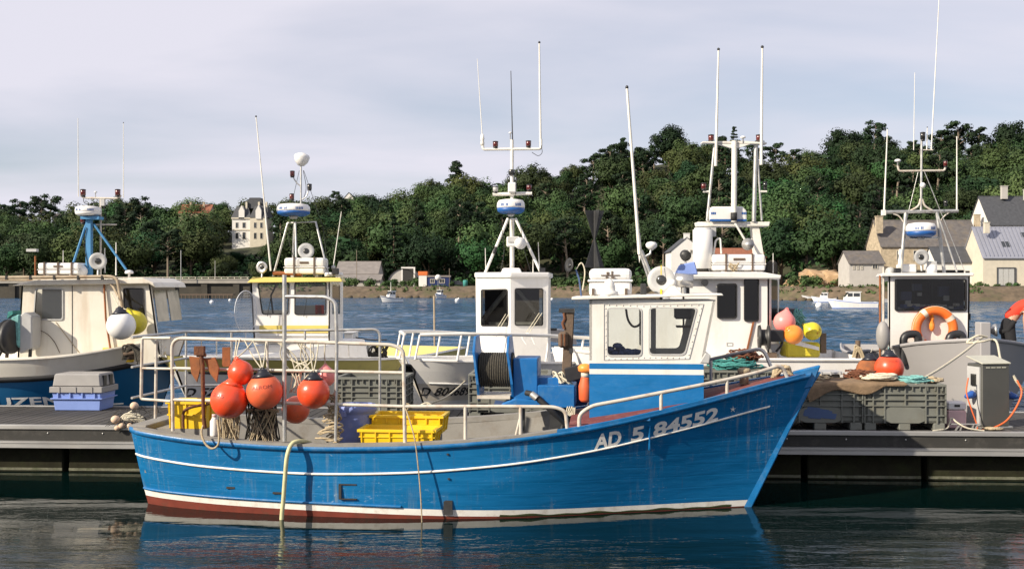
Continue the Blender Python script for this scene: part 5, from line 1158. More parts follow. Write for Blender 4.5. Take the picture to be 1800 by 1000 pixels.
MB().prism([BL(1119, 410, .1), BL(1125, 410, .1), BL(1128, 440, .1), BL(1124, 462, .1), BL(1121, 440, .1)], (0, .05, 0)).build('aerial_clamp', 'mast_white', wh, local=True)
# fishing day mark: two black cones point to point, made of crossed plates
p = BL(1045, 420, .45); zc_ = BL(1045, 421, .45).z; zt_ = BL(1045, 370, .45).z; zbt = BL(1045, 470, .45).z; hw = .135
dm = MB(); ca, sa = math.cos(.5), math.sin(.5)
for (ux, uy) in ((ca, sa), (-sa, ca)):
    for z in (zt_, zbt):
        c = V(p.x, .45, zc_); e1 = V(p.x + ux * hw, .45 + uy * hw, z); e2 = V(p.x - ux * hw, .45 - uy * hw, z); nv = V(-uy, ux, 0) * .004
        dm.prism([c + V(ux, uy, 0) * .012 - nv, e1 - nv, e2 - nv, c - V(ux, uy, 0) * .012 - nv], nv * 2)
dm.build('day_mark_cones', 'cone_black', wh, local=True, recalc=False); MB().tube([V(p.x, .45, zt + .04), V(p.x, .45, zt_)], .012, 6).build('day_mark_post', 'steel_dark', wh, local=True)
p = BL(1022, 520, .2); MB().tube([V(p.x, .2, zt + .03), BL(1018, 490, .2), BL(1012, 474, .2)], .012, 6).build('lamp_arm', 'crate_blue_dark', wh, local=True)
searchlight(BL(1000, 466, .2), .09, (-.7, -.5, .1), 'deck_flood_lamp', wh, True, 'steel_dark', 0)
MB().tube(curve([BL(1012, 474, .2), BL(1022, 462, .2), BL(1028, 478, .2), BL(1024, 510, .2)]), .008, 6).build('lamp_cable', 'rope_pale', wh, local=True)

# --- rails
def rail(pts, r, name, m='rail_white', rad=.10, par=boat): return MB().tube(arc(pts, rad), r, 10).build(name, m, par, local=True)
def vb(x): return -(tab(H.beam, x) - .05)
def BR(px, py, side=-1):                       # on the gunwale line of the near (or far) side
    x = BL(px, py, -.9).x
    for _ in range(6):
        v = vb(x) if side < 0 else -vb(x); p = BL(px, py, v); x = p.x
    return p
def post(px, py0, py1, name='rail_post', r=.02, m='rail_white', side=-1):
    p0, p1 = BR(px, py1, side), BR(px, py0, side); p0 = V(p1.x, p0.y, max(p0.z, tab(BSH, p1.x) + .012)) if abs(p0.x - p1.x) < .2 else p0
    return MB().tube([p0, p1], r, 8).build(name, m, boat, local=True)
rail([BR(1018, 752), BR(1018, 728), BR(1040, 713), BR(1100, 702), BR(1162, 690), BR(1220, 679), BR(1278, 667), BR(1330, 655), BR(1374, 641), BR(1386, 668)], .022, 'bow_rail')
post(1162, 690, 738); post(1278, 667, 708)
fr_ = [BR(px, py, 1) for px, py in ()]
farp = [(5.35, 1.02), (5.5, 1.38), (6.2, 1.53), (6.9, 1.70), (7.5, 1.86), (7.6, 1.60)]
rail([V(x, tab(H.beam, x) - .05, z) for x, z in farp], .022, 'far_bow_rail', 'galvanised')
for x in (6.2, 6.9): MB().tube([V(x, tab(H.beam, x) - .05, tab(BSH, x)), V(x, tab(H.beam, x) - .05, 1.53 + (x - 6.2) * .243)], .02, 8).build('rail_post', 'galvanised', boat, local=True)
rail([BR(998, 764), BR(994, 722), BR(975, 715), BR(880, 714), BR(760, 714), BR(712, 714)], .02, 'waist_rail'); post(818, 714, 776); post(915, 714, 768)
MB().tube([BR(906, 768), BR(914, 735)], .014, 8).build('post_brace', 'rail_white', boat, local=True)
rail([BR(712, 778), BR(709, 615), BR(690, 606), BR(500, 599), BR(302, 594), BR(304, 757)], .021, 'stern_rail', 'rail_white', .14)
rail([BR(709, 655), BR(500, 651), BR(302, 647)], .018, 'stern_rail_middle'); rail([BR(709, 714), BR(500, 708), BR(302, 702)], .018, 'stern_rail_lower')
post(500, 483, 775, 'stern_gantry_post', .026, 'galvanised'); 
rail([BR(500, 521), BR(575, 522), BR(590, 532), BR(592, 600)], .022, 'gantry_hoop', 'galvanised', .10); MB().tube([BR(592, 600), BR(590, 775)], .02, 8).build('stern_gantry_post', 'galvanised', boat, local=True)
post(470, 600, 650, 'rail_post', .014)
# the rail carries on round the transom and along the far side
def TR(v, z, x=.02): return V(x, v, z)
za, zm_, zl_ = BR(302, 594).z, BR(302, 647).z, BR(302, 702).z
xo = BL(250, 594, -.80).x
for z, nm in ((za, 'quarter_rail'), (zm_, 'quarter_rail'), (zl_, 'quarter_rail')):
    pass
qf = MB(); c1, c2 = BL(250, 594, -.86), BL(248, 701, -.86); e1, e2 = BR(300, 594), BR(300, 705)
qf.tube(arc([e1, c1, c2, e2], .03), .018, 8); qf.tube([BL(249, 647, -.86), BR(300, 648)], .015, 8); qf.tube([BL(275, 596, -.80), BL(273, 735, -.80)], .018, 8); qf.build('quarter_rail', 'rail_white', boat, local=True)
tr = MB(); tr.tube(arc([V(.05, -.80, za), V(.05, .78, za), V(.6, .92, za), V(2.6, 1.07, za + .03), V(2.6, 1.07, .85)], .1), .018, 8); tr.tube([V(.05, -.80, zm_), V(.05, .78, zm_), V(.6, .92, zm_), V(2.6, 1.07, zm_)], .015, 8)
tr.tube([V(.05, -.80, zl_), V(.05, .78, zl_), V(.6, .92, zl_)], .015, 8)
for x, v in ((.05, .78), (.62, .92), (1.6, 1.0)): tr.tube([V(x, v, .85), V(x, v, za)], .016, 8)
tr.build('far_stern_rail', 'galvanised', boat, local=True)
cl = MB(); cl.tube(arc([BL(322, 752, -.7), BL(322, 722, -.7), BL(336, 715, -.7), BL(368, 709, -.6)], .06), .018, 8); cl.build('bent_handrail', 'rusty_iron', boat, local=True)

# --- net hauler and drum
V1 = -.25                                      # near end plane of the winch
drum = V(0, 0, 0)
f1c = BL(845, 645, .15); f2c = BL(896, 645, .15)
hp = lambda px, py, v=.15: BL(px, py, v)
def flange(px_t, px_b, name, lean):
    m = MB(); a, b = hp(px_t, 590), hp(px_b, 700); w = .30
    m.prism([V(a.x, .15 - w, a.z - .18), V(a.x, .15 - w * .55, a.z), V(a.x, .15 + w * .55, a.z), V(a.x, .15 + w, a.z - .18), V(b.x, .15 + w, b.z + .2), V(b.x, .15 + w * .6, b.z), V(b.x, .15 - w * .6, b.z), V(b.x, .15 - w, b.z + .2)], (.03, 0, 0)); m.build(name, 'blue_machine', boat, local=True, bevel=.004)
flange(836, 843, 'drum_flange', 0); flange(894, 902, 'drum_flange', 0)
MB().lathe([(.19, 0), (.19, .42), (.10, .42)], hp(843, 649), (1, 0, 0), 28).build('cable_drum', 'steel_dark', boat, local=True)
wr2 = MB(); L0 = hp(845, 649)
for k in range(15): 
    c = L0 + V(.012 + .0275 * k, 0, 0); wr2.tube([c + V(0, .20 * math.cos(a), .20 * math.sin(a)) for a in [2 * math.pi * j / 24 for j in range(24)]], .014, 6, closed=True)
wr2.build('wound_cable', 'dark_rope', boat, local=True)
mb = MB(); a, b = hp(902, 702, -.05), hp(945, 630, -.05); mb.box2((a.x, -.05, a.z), (b.x, .5, b.z)); mb.build('winch_housing', 'blue_machine', boat, local=True, bevel=.01)
a, b = hp(945, 716, -.15), hp(1010, 678, -.15); MB().box2((a.x, -.15, a.z), (b.x, .45, b.z)).build('winch_gearbox', 'blue_machine', boat, local=True, bevel=.008)
a, b = hp(944, 680, .1), hp(984, 663, .1); MB().box2((a.x, .05, a.z), (b.x, .4, b.z)).build('winch_cover', 'blue_machine', boat, local=True, bevel=.008)
a = hp(843, 694); b = hp(900, 694); MB().box2((a.x, -.1, a.z - .02), (b.x, .4, a.z + .02)).build('winch_bed', 'rail_white', boat, local=True)
a = hp(902, 700); b = hp(950, 712); MB().prism([V(a.x - .15, -.1, a.z - .08), V(b.x, -.1, a.z - .09), V(b.x, -.1, a.z), V(a.x + .05, -.1, a.z + .03), V(a.x - .1, -.1, a.z - .03)], (0, .5, 0)).build('winch_foot', 'blue_machine', boat, local=True, bevel=.02)
a = hp(985, 716); MB().box2((a.x - .12, .0, .42), (a.x + .12, .3, a.z + .02)).build('winch_leg', 'steel_dark', boat, local=True); a = hp(918, 704); MB().box2((a.x - .03, .12, .42), (a.x + .03, .22, a.z - .05)).build('winch_leg', 'steel_dark', boat, local=True)
MB().tube(curve([BL(925, 690, -.10), BL(938, 694, -.16), BL(952, 706, -.18), BL(970, 722, -.18), BL(998, 748, -.1)]), .034, 10).build('hydraulic_hose', 'black_rubber', boat, local=True)
MB().tube(curve([BL(934, 692, -.17), BL(944, 700, -.19)]), .042, 10).build('hose_coupling', 'galvanised', boat, local=True)
MB().tube(curve([BL(1005, 715, .1), BL(1000, 735, .1), BL(988, 752, 0), BL(996, 768, 0)]), .028, 8).build('hydraulic_hose', 'black_rubber', boat, local=True)
for k in range(3): MB().tube(curve([BL(998 + k * 4, 714, -.16), BL(996 + k * 3, 724, -.17), BL(1003 + k * 3, 730, -.17), BL(1007 + k * 2, 716, -.16)]), .008, 6).build('loose_cord', 'rope_pale', boat, local=True)
a = hp(984, 680, .1); nb = MB(); g = random.Random(4)
for k in range(9): nb.tube(curve([BL(960 + g.uniform(0, 40), 676 - g.uniform(0, 6), .1 + g.uniform(-.1, .2)), BL(980 + g.uniform(-10, 10), 664 - g.uniform(0, 12), .1), BL(1000 + g.uniform(-14, 6), 674, .1 + g.uniform(-.1, .2))]), .012, 6)
nb.build('heaped_cord', 'rope_pale', boat, local=True); a = BL(1008, 656, .05); MB().box(a, (.19, .12, .17), mtx=Matrix.Rotation(R(-14), 3, 'Y')).build('junction_box', 'black_plastic', boat, local=True, bevel=.01)
# wooden davit post with its block
a0, a1 = BL(994, 690, .35), BL(1002, 543, .35); dv = MB(); d_ = a1 - a0
dv.prism([a0 + V(-.06, -.05, 0), a0 + V(.06, -.05, 0), a1 + V(.055, -.05, 0), a1 + V(-.055, -.05, 0)], (0, .12, 0)); dvo = dv.build('davit_post', 'old_wood', boat, local=True, bevel=.008)
MB().box(a1 + V(-.04, 0, -.02), (.19, .14, .05)).build('davit_cap', 'steel_dark', dvo, local=True); p = BL(990, 597, .30); MB().box(p, (.12, .12, .20)).build('pulley_block', 'old_wood', dvo, local=True, bevel=.03)
for dx in (-.02, .02): MB().box(p + V(dx, -.062, 0), (.014, .012, .15)).build('block_cheek', 'rusty_iron', dvo, local=True)
MB().tube([BL(991, 548, .3), BL(993, 560, .3), BL(989, 568, .3), BL(992, 578, .3)], .02, 6).build('shackle_chain', 'rusty_iron', dvo, local=True); MB().box(BL(1004, 616, .28), (.05, .06, .06)).build('cleat_block', 'steel_dark', dvo, local=True)
MB().tube([V(a0.x, .41, .43), V(a0.x, .41, a0.z + .1)], .06, 8).build('davit_foot', 'old_wood', dvo, local=True)
# foredeck gear
p = BL(1308, 690, -.1); zd = fdz(p.x, .1); MB().lathe([(.055, 0), (.05, .12), (.075, .14), (.08, .17), (.06, .19), (0, .20)], (p.x, -.1, zd), n=14).build('mooring_bitt', 'rope_tan', boat, local=True)
rc = MB(); g = random.Random(6)
for k in range(5): rc.tube(curve([BL(1270 + g.uniform(-8, 6), 694, -.2 + .04 * k), BL(1300, 684 + g.uniform(-3, 3), -.2 + .05 * k), BL(1340, 678 + g.uniform(-3, 3), -.15 + .04 * k), BL(1372, 672 + g.uniform(-3, 3), -.1)]), .014, 6)
rc.build('foredeck_rope', 'rope_pale', boat, local=True)
an = MB(); g = random.Random(8)
for k in range(8): an.tube(curve([BL(1366 + g.uniform(-6, 8), 682 - g.uniform(0, 6), -.05), BL(1372 + g.uniform(-6, 8), 672 - g.uniform(0, 6), .02), BL(1380 + g.uniform(-4, 8), 676, 0)]), .022, 6)
an.build('chain_heap', 'rusty_iron', boat, local=True); cb = MB(); g = random.Random(18)
for k in range(7): cb.tube(curve([V(7.55 + g.uniform(0, .1), g.uniform(-.08, .1), 1.52), V(7.62 + g.uniform(0, .12), g.uniform(-.08, .08), 1.66), V(7.72 + g.uniform(0, .1), g.uniform(-.08, .08), 1.56)]), .02, 6)
cb.build('bow_line_turns', 'rope_tan', boat, local=True)
# orange extinguisher against the wheelhouse
p = BL(1029, 700, -.3); t = thing('orange_extinguisher', 'orange extinguisher standing against the blue boat wheelhouse', 'extinguisher', W(V(p.x, -.30, BL(1029, 706, -.3).z)), BA)
zb_ = BL(1029, 706, -.3).z; k = BL(1029, 640, -.3).z - zb_
MB().lathe([(.05, 0), (.075, .03), (.08, k * .42), (.055, k * .62), (.05, k * .66)], (0, 0, 0), n=16).build('body', 'orange_vest', t, local=True); MB().lathe([(.052, k * .66), (.052, k * .78)], n=14).build('collar', 'reflective', t, local=True); MB().lathe([(.05, k * .78), (.085, k * .82), (.09, k * .93), (.06, k * 1.0), (0, k * 1.02)], n=16).build('cap', 'buoy_orange', t, local=True)
MB().box((.0, .07, k * .3), (.05, .1, .04)).build('bracket', 'galvanised', t, local=True)
# ================================================================ the boats beyond the pontoon
def bar(t, pts, r, name='mast_strut', m='mast_white', n=8): return MB().tube(pts, r, n).build(name, m, t)
def whip(t, a, b, r=.012, m='mast_white', tip=True, name='whip_aerial'):
    o = MB().tube([a, a + (b - a) * .3, b], [r, r * .85, r * .55], 6).build(name, m, t)
    if tip: MB().sphere(b, r * 1.0, 6, 4).build('aerial_tip', 'black_plastic', o)
def radar(t, c, r, h, low='radar_blue'):
    o = MB().lathe([(r * .72, -h * .5), (r * .95, -h * .35), (r * .99, -h * .12)], c, n=28).build('radar_base', low, t, recalc=False)
    MB().lathe([(r * .99, -h * .12), (r, 0), (r * .97, h * .25), (r * .86, h * .43), (r * .5, h * .5), (0, h * .52)], c, n=28).build('radar_dome', 'raft_white', o, recalc=False)
    vs = []
    for body, a0 in (('RADAR', -1.15), ('R', 0.35)):
        pass
    MB().lathe([(r * .2, -h * .5 - .06), (r * .3, -h * .5)], c, n=12).build('radar_foot', 'grey_plastic', o)
    for a0, a1 in ((-2.35, -2.05), (-1.95, -1.75), (-1.25, -.75)):   # worn maker's marks round the dome
        m = MB(); k = 5; nlet = max(2, int((a1 - a0) / .1))
        for j in range(nlet):
            b0 = a0 + (a1 - a0) * j / nlet; b1 = b0 + (a1 - a0) / nlet * .62
            m.add([c + V(math.cos(b) * r * 1.004, math.sin(b) * r * 1.004, z) for b, z in ((b0, -h * .02), (b1, -h * .02), (b1, h * .18), (b0, h * .18))], [(0, 1, 2, 3)])
        m.build('printed_mark', 'radar_blue', o, recalc=False)
def navlight(t, p, r=.045, m='lens_red', h=.13):
    o = MB().lathe([(r * .9, -h * .55), (r * .9, -h * .35)], p, n=12).build('lamp_base', 'black_plastic', t); MB().lathe([(r, -h * .35), (r * 1.05, h * .3), (r * .9, h * .34)], p, n=12).build('lamp_lens', m, o); MB().lathe([(r * 1.1, h * .34), (r * 1.1, h * .45), (r * .6, h * .5)], p, n=12).build('lamp_cap', 'black_plastic', o)
def dome(t, p, r, stem=.12, m='raft_white'):
    MB().lathe([(r * .25, -stem), (r * .25, -r * .3), (r * .9, -r * .25), (r, 0), (r * .85, r * .35), (r * .4, r * .55), (0, r * .6)], p, n=14).build('gps_dome', m, t)
def raft(label, a, b, dep, straps=2):                       # a is the lower near corner and b the upper, world
    w, h = abs(b.x - a.x), b.z - a.z; c = V((a.x + b.x) / 2, a.y + dep / 2, a.z); t = thing('liferaft_canister', label, 'liferaft', c)
    MB().box2((-w / 2, -dep / 2, .02), (w / 2, dep / 2, h * .45)).build('lower_shell', 'raft_white', t, local=True, bevel=h * .16, seg=3); MB().box2((-w / 2, -dep / 2, h * .45 + .006), (w / 2, dep / 2, h)).build('upper_shell', 'raft_white', t, local=True, bevel=h * .18, seg=3)
    MB().box2((-w / 2 - .01, -dep / 2 - .01, h * .42), (w / 2 + .01, dep / 2 + .01, h * .48)).build('rim', 'raft_white', t, local=True, bevel=.006)
    for k in range(straps):
        x = -w / 2 + w * (k + .5) / straps; MB().frame([V(x - .014, -dep / 2 - .014, -.01), V(x - .014, dep / 2 + .014, -.01), V(x - .014, dep / 2 + .014, h + .012), V(x - .014, -dep / 2 - .014, h + .012)], [V(x - .014, -dep / 2 + .02, .03), V(x - .014, dep / 2 - .02, .03), V(x - .014, dep / 2 - .02, h - .03), V(x - .014, -dep / 2 + .02, h - .03)], (.028, 0, 0)).build('strap', 'strap_dark', t, local=True, recalc=False)
    MB().box((0, -dep / 2 - .006, h * .72), (w * .22, .008, h * .12)).build('printed_mark', 'strap_dark', t, local=True)
    for s in (-1, 1): MB().box((s * w * .3, 0, -.01), (.06, dep * .9, .05)).build('cradle', 'grey_plastic', t, local=True)
    return t
def hull_boat(name, label, bow, axis, L, h, levels, mis, mats, strips=()):
    loc, rz = boat_frame(bow, axis, L); t = thing(name, label, 'boat', loc, rz)
    ho = h.skin(levels, mis, 40).build('hull', mats, t, local=True, recalc=False)
    n = 30; rows = [[h.pt(i / n, tab(h.sheer, i / n * L) - .25, s, -.05) for i in range(n + 1)] for s in (-1, 1)]
    MB().grid(rows, False).build('deck', 'white_gel' if mats[0] != 'hull_grey' else 'hull_grey', t, local=True)
    rows = []
    m = MB()
    for s in (-1, 1):
        m.grid([[h.pt(.01 + .98 * i / n, tab(h.sheer, (.01 + .98 * i / n) * L) - .26, s, -.06) for i in range(n + 1)], [h.pt(.01 + .98 * i / n, tab(h.sheer, (.01 + .98 * i / n) * L), s, -.06) for i in range(n + 1)], [h.pt(.01 + .98 * i / n, tab(h.sheer, (.01 + .98 * i / n) * L) + .015, s, .02) for i in range(n + 1)], [h.pt(.01 + .98 * i / n, tab(h.sheer, (.01 + .98 * i / n) * L) - .03, s, .025) for i in range(n + 1)]], True, flip=(s < 0))
    m.build('bulwark', mats[0], t, local=True, recalc=False)
    return t, ho
def loc2w(t, p): return root_matrix(t) @ Vector(p)
def panel(t, c, d, name, m, par=None):                       # flat polygon with thickness, world points
    return MB().prism(c, d).build(name, m, par or t)
def ringwall(t, outer, inners, d, name, m):
    """wall made of vertical strips, each with one opening; outer: list of quads, inners: matching window quads"""
    mb = MB()
    for o_, i_ in zip(outer, inners): mb.frame(pad(o_), rounded(i_, .04), d)
    return mb.build(name, m, t, recalc=False)
def pane(t, c, m='glass_tint', name='window_pane', seal='black_rubber', out=(0, -.012, 0)):
    r_ = rounded(c, .04); MB().add(r_, [tuple(range(len(r_)))]).build(name, m, t, recalc=False)
    if seal:
        cc = sum(c, V(0, 0, 0)) / len(c); MB().frame(rounded([p + (p - cc).normalized() * .022 + V(*out) * .5 for p in c], .05), rounded([p - (p - cc).normalized() * .006 + V(*out) * .5 for p in c], .04), out).build('window_seal', seal, t, recalc=False)
def seat_interior(t, c, s, m='interior_dark'): MB().box(c, s).build('interior_lining', m, t)

# ---------------------------------------------------------------- A: cabin boat with blue hull at the left
hA = Hull(8.4, [(0, 1.40), (3.4, 1.41), (5.6, 1.42), (7.0, 1.48), (8.4, 1.74)], [(0, 1.25), (2.5, 1.42), (5.4, 1.44), (6.8, 1.26), (7.8, .70), (8.4, .05)], [(0, 1.1), (3, 1.25), (5.5, .95), (7.0, .4), (7.8, .02)], .15, 7.8, -.4, (.7, 1.3))
rubA = lambda q: tab(hA.sheer, q * 8.4) - .34
tA, hoA = hull_boat('cabin_fishing_boat', 'cream cabin fishing boat with blue hull and blue mast at the left', (-5.75, 18.78), (-1, .02), 8.4, hA,
                    [lambda q: -.35, lambda q: .02, lambda q: .35, lambda q: .6, rubA, sheer_f(hA, -.15), sheer_f(hA)], [1, 1, 1, 1, 0, 0], ['cream_gel', 'hull_blue'])
hA.strip(lambda q: rubA(q) - .07, lambda q: rubA(q) + .03, .01, .99, .05).build('rubbing_strake', 'black_rubber', hoA, local=True, recalc=False)
hA.strip(lambda q: .565, lambda q: .60, .01, .93, .008).build('white_band', 'white_stripe', hoA, local=True, recalc=False)
def fA(tx, ty):
    x = loc_x_A + tx; z = .61 + ty; return V(x, -(hA.half(x, z) + .008), z)
loc_x_A = (root_matrix(tA).inverted() @ P(-12, 705, 17.6)).x
lettering('UZEN', .215, fA, 'name_lettering', 'lettering_white', hoA, bold=.006, fit=1.0, local=True)
YA = 18.15; cabA = MB()
def pA(px, py, dy=0): return P(px, py, YA + dy)
o1 = [pA(30, 640), pA(127, 640), pA(127, 500), pA(38, 500)]; i1 = [pA(60, 561), pA(110, 561), pA(110, 508), pA(64, 508)]
o2 = [pA(127, 640), pA(200, 640), pA(200, 499), pA(127, 500)]
o3 = [pA(200, 640), pA(284, 640), pA(264, 498), pA(200, 499)]; i3 = [pA(218, 558), pA(254, 558), pA(252, 508), pA(218, 508)]
ca = MB(); ca.frame(pad(o1), rounded(i1, .05), (0, .04, 0)); ca.frame(pad(o3), rounded(i3, .05), (0, .04, 0)); ca.prism(o2, (0, .04, 0)); wa = ca.build('cabin', 'cream_gel', tA, recalc=False)
MB().prism([pA(126.3, 640, -.004), pA(127.6, 640, -.004), pA(127.6, 502, -.004), pA(126.3, 502, -.004)], (0, .003, 0)).build('door_seam', 'steel_dark', wa)
pane(wa, i1, 'glass_clear', seal='grey_plastic'); pane(wa, i3, 'glass_tint')
MB().box(pA(94, 535, .09), (.38, .02, .7)).build('curtain', 'interior_beige', wa)
DA = 1.5
fa = MB(); fa.prism([pA(284, 640), pA(264, 498), pA(264, 498, DA), pA(284, 640, DA)], (-.03, 0, 0)); fa.build('cabin_front', 'cream_gel', wa)
MB().prism([pA(30, 640), pA(38, 500), pA(38, 500, DA), pA(30, 640, DA)], (.03, 0, 0)).build('cabin_rear', 'cream_gel', wa)
MB().prism([pA(30, 640, DA), pA(284, 640, DA), pA(264, 498, DA), pA(38, 500, DA)], (0, .03, 0)).build('cabin_far_wall', 'cream_gel', wa)
# raked windscreen hood ahead of the front
ptA = lambda t_, py: V(pA(284 - 20 * (640 - py) / 142, py).x + .006, YA + DA * t_, pA(0, py).z)
for k in range(2): MB().prism([ptA(.06 + .47 * k, 566), ptA(.47 + .47 * k, 566), ptA(.47 + .47 * k, 510), ptA(.06 + .47 * k, 510)], (.008, 0, 0)).build('windscreen_pane', 'lens_dark', wa)
ra = MB(); ra.prism([pA(20, 502, -.12), pA(262, 499, -.12), pA(274, 506, -.12), pA(270, 497, -.12), pA(250, 488, -.12), pA(60, 492, -.12)], (0, DA + .2, 0)); roA = ra.build('cabin_roof', 'cream_gel', wa, bevel=.015)
bar(tA, [pA(0, 488, -.1), pA(0, 488, -.1)], .01) if False else None
gt = MB(); gt.tube(arc([pA(-20, 488, -.2), pA(195, 486, -.2), pA(206, 490, -.2), pA(216, 545, -.2)], .1), .028, 8); gt.tube(arc([pA(-20, 492, .1), pA(170, 491, .1), pA(196, 498, -.1), pA(213, 530, -.2)], .1), .022, 8); gt.build('gantry_tube', 'rail_rust', tA)
for k in range(5): MB().box(pA(12 + k * 42, 488, -.2), (.03, .07, .07)).build('tube_clamp', 'black_rubber', tA)
bar(tA, [pA(183, 500, -.03), pA(186, 560, -.05), pA(198, 640, -.06)], .018, 'grab_pole', 'rusty_plate')
rust_ = MB().tube([pA(98, 566, -.01), pA(150, 634, -.01)], .006, 5).build('loose_line', 'rope_tan', tA)
MB().tube(curve([pA(57, 576, -.02), pA(80, 585, -.02), pA(95, 600, -.02), pA(105, 620, -.02)]), .006, 5).build('loose_line', 'strap_dark', tA)
# mast
YM = 19.0
def pm(px, py, dy=0): return P(px, py, YM + dy)
MB().box2((pm(152, 0).x, YM - .05, pm(0, 486).z), (pm(162, 0).x, YM + .05, pm(0, 384).z)).build('mast', 'mast_blue', tA, bevel=.01)
bar(tA, [pm(152, 392), pm(129, 462)], .022, 'mast_stay', 'mast_blue'); bar(tA, [pm(165, 394), pm(222, 474)], .022, 'mast_stay', 'mast_blue')
radar(tA, pm(155, 371), .225, .17, 'raft_white'); MB().box2((pm(146, 0).x, YM - .12, pm(0, 386).z), (pm(178, 0).x, YM + .12, pm(0, 381).z)).build('mast_plate', 'mast_blue', tA)
bar(tA, [pm(177, 484, .1), pm(177, 350, .1)], .018, 'light_post', 'rail_white'); bar(tA, arc([pm(142, 343, .1), pm(147, 348, .1), pm(205, 349, .1), pm(213, 344, .1)], .03), .018, 'cross_bar', 'rail_white'); bar(tA, [pm(166, 395, .1), pm(205, 395, .1)], .014, 'cross_bar', 'rail_white')
navlight(tA, pm(146, 339, .1)); navlight(tA, pm(207, 339, .1)); navlight(tA, pm(146, 387), m='lens_red'); dome(tA, pm(168, 338, .1), .03, .1)
whip(tA, pm(138, 346, .1), pm(137, 208, .1), .010, tip=False); whip(tA, pm(217, 348, .1), pm(217, 216, .1), .010); MB().box(pm(181, 356, .1), (.07, .06, .12)).build('junction_box', 'grey_plastic', tA)
searchlight(pm(172, 459, -.3), .15, (.25, -1, 0), 'searchlight', tA, False); dome(tA, pm(227, 479, -.4), .075, .14)
whip(tA, pm(204, 484), pm(204, 426), .014, tip=False); whip(tA, pm(111, 484, .2), pm(111, 440, .2), .010, tip=False); whip(tA, pm(184, 480, .2), pm(184, 436, .2), .016, tip=False)
bar(tA, [pm(62, 484, .2), pm(62, 450, .2)], .016, 'lamp_post', 'rusty_plate'); MB().box(pm(57, 440, .2), (.18, .1, .05)).build('flood_lamp', 'grey_plastic', tA)
raft('white liferaft canister on the cream cabin roof beside the blue mast', pm(66, 484, -.3), pm(138, 462, -.3), .45, 3)
MB().sphere(pm(143, 477, -.1), .11, 14, 8).build('roof_ball', 'raft_white', tA)
# net hauler on the side deck
nh = MB(); nh.prism([P(34, 622, 17.75), P(56, 612, 17.75), P(56, 556, 17.75), P(42, 548, 17.75), P(28, 560, 17.75)], (0, .35, 0)); nh.build('hauler_cover', 'grey_plastic', tA, bevel=.02)
MB().prism([P(16, 600, 17.72), P(34, 612, 17.72), P(34, 552, 17.72), P(18, 556, 17.72)], (0, .3, 0)).build('hauler_motor', 'rope_teal', tA, bevel=.02); MB().prism([P(12, 560, 17.7), P(22, 552, 17.7), P(22, 546, 17.7), P(14, 548, 17.7)], (0, .3, 0)).build('hauler_guard', 'rope_green', tA)
MB().lathe([(.1, -.06), (.26, -.06), (.29, 0), (.2, .01), (.2, .05), (.29, .06), (.26, .12), (.1, .12)], P(14, 592, 17.7), (1, -.25, .05), 20).build('hauler_wheel', 'steel_dark', tA); MB().tube([P(10, 655, 17.8), P(14, 600, 17.8)], .03, 8).build('hauler_post', 'old_wood', tA); MB().tube([P(-2, 625, 17.75), P(10, 602, 17.75)], .03, 8).build('hauler_brace', 'steel_dark', tA); MB().tube([P(18, 660, 17.75), P(52, 640, 17.75)], .02, 6).build('hauler_brace', 'steel_dark', tA); MB().tube([P(52, 640, 17.8), P(54, 605, 17.8)], .03, 6).build('hauler_post', 'steel_dark', tA)
# bitts with rope at the rail
bt = MB(); bt.lathe([(.07, 0), (.06, .2), (.09, .24), (.05, .27)], P(229, 632, 17.85), n=12); bt.tube([P(218, 622, 17.8), P(242, 618, 17.8)], .05, 8); bt.build('mooring_bitt', 'old_wood', tA)
bt = MB(); g = random.Random(12)
for k in range(7): bt.tube(curve([P(218 + g.uniform(-4, 4), 632, 17.8), P(224 + g.uniform(-8, 8), 612 + g.uniform(-6, 4), 17.75), P(238 + g.uniform(-5, 8), 614, 17.75), P(246 + g.uniform(-6, 6), 634 + g.uniform(-4, 10), 17.72)]), .016, 6)
bt.build('rope_turns', 'dark_rope', tA)

# ---------------------------------------------------------------- B: white boat with yellow trim
hB = simple_hull(8.2, 2.9, 1.22, 1.18, 1.46, .75, .85, bl=(.82, .44))
tB, hoB = hull_boat('yellow_trim_boat', 'white wheelhouse boat with yellow roof and olive gunwale', (-5.62, 17.55), (.42, .907), 8.2, hB, [lambda q: -.35, lambda q: .05, lambda q: .4, sheer_f(hB, -.5), sheer_f(hB, -.26), sheer_f(hB)], [0, 0, 0, 0, 1], ['white_gel', 'olive_gel'])
hB.strip(sheer_f(hB, -.30), sheer_f(hB, -.25), .01, .99, .03).build('rubbing_strake', 'black_rubber', hoB, local=True, recalc=False)
def fB(tx, ty): x = 7.88 - tx; z = .76 + ty; return V(x, (hB.half(x, z) + .008), z)
lettering('D 525960', .20, fB, 'registration_lettering', 'black_plastic', hoB, bold=.006, fit=.66, local=True)
MB().prism([loc2w(tB, q) for q in ((3.9, -.85, 1.0), (3.9, .85, 1.0), (3.9, .8, 1.62), (3.9, -.8, 1.62))], loc2w(tB, (7.0, 0, 0)) - loc2w(tB, (3.9, 0, 0))).build('trunk_cabin_base', 'white_gel', tB) if False else None
tk = MB(); a = [(3.6, .95, 1.0), (7.2, .42, 1.15), (7.0, .38, 1.36), (3.6, .82, 1.56)]; b = [(x, -y, z) for x, y, z in a]
tk.add([V(*q) for q in a + b], [(0, 1, 2, 3), (7, 6, 5, 4), (1, 5, 6, 2), (3, 2, 6, 7), (0, 3, 7, 4)]); tk.build('trunk_cabin', 'white_gel', tB, local=True, bevel=.05, seg=2)
YB = 20.6
def pb(px, py, dy=0): return P(px, py, YB + dy)
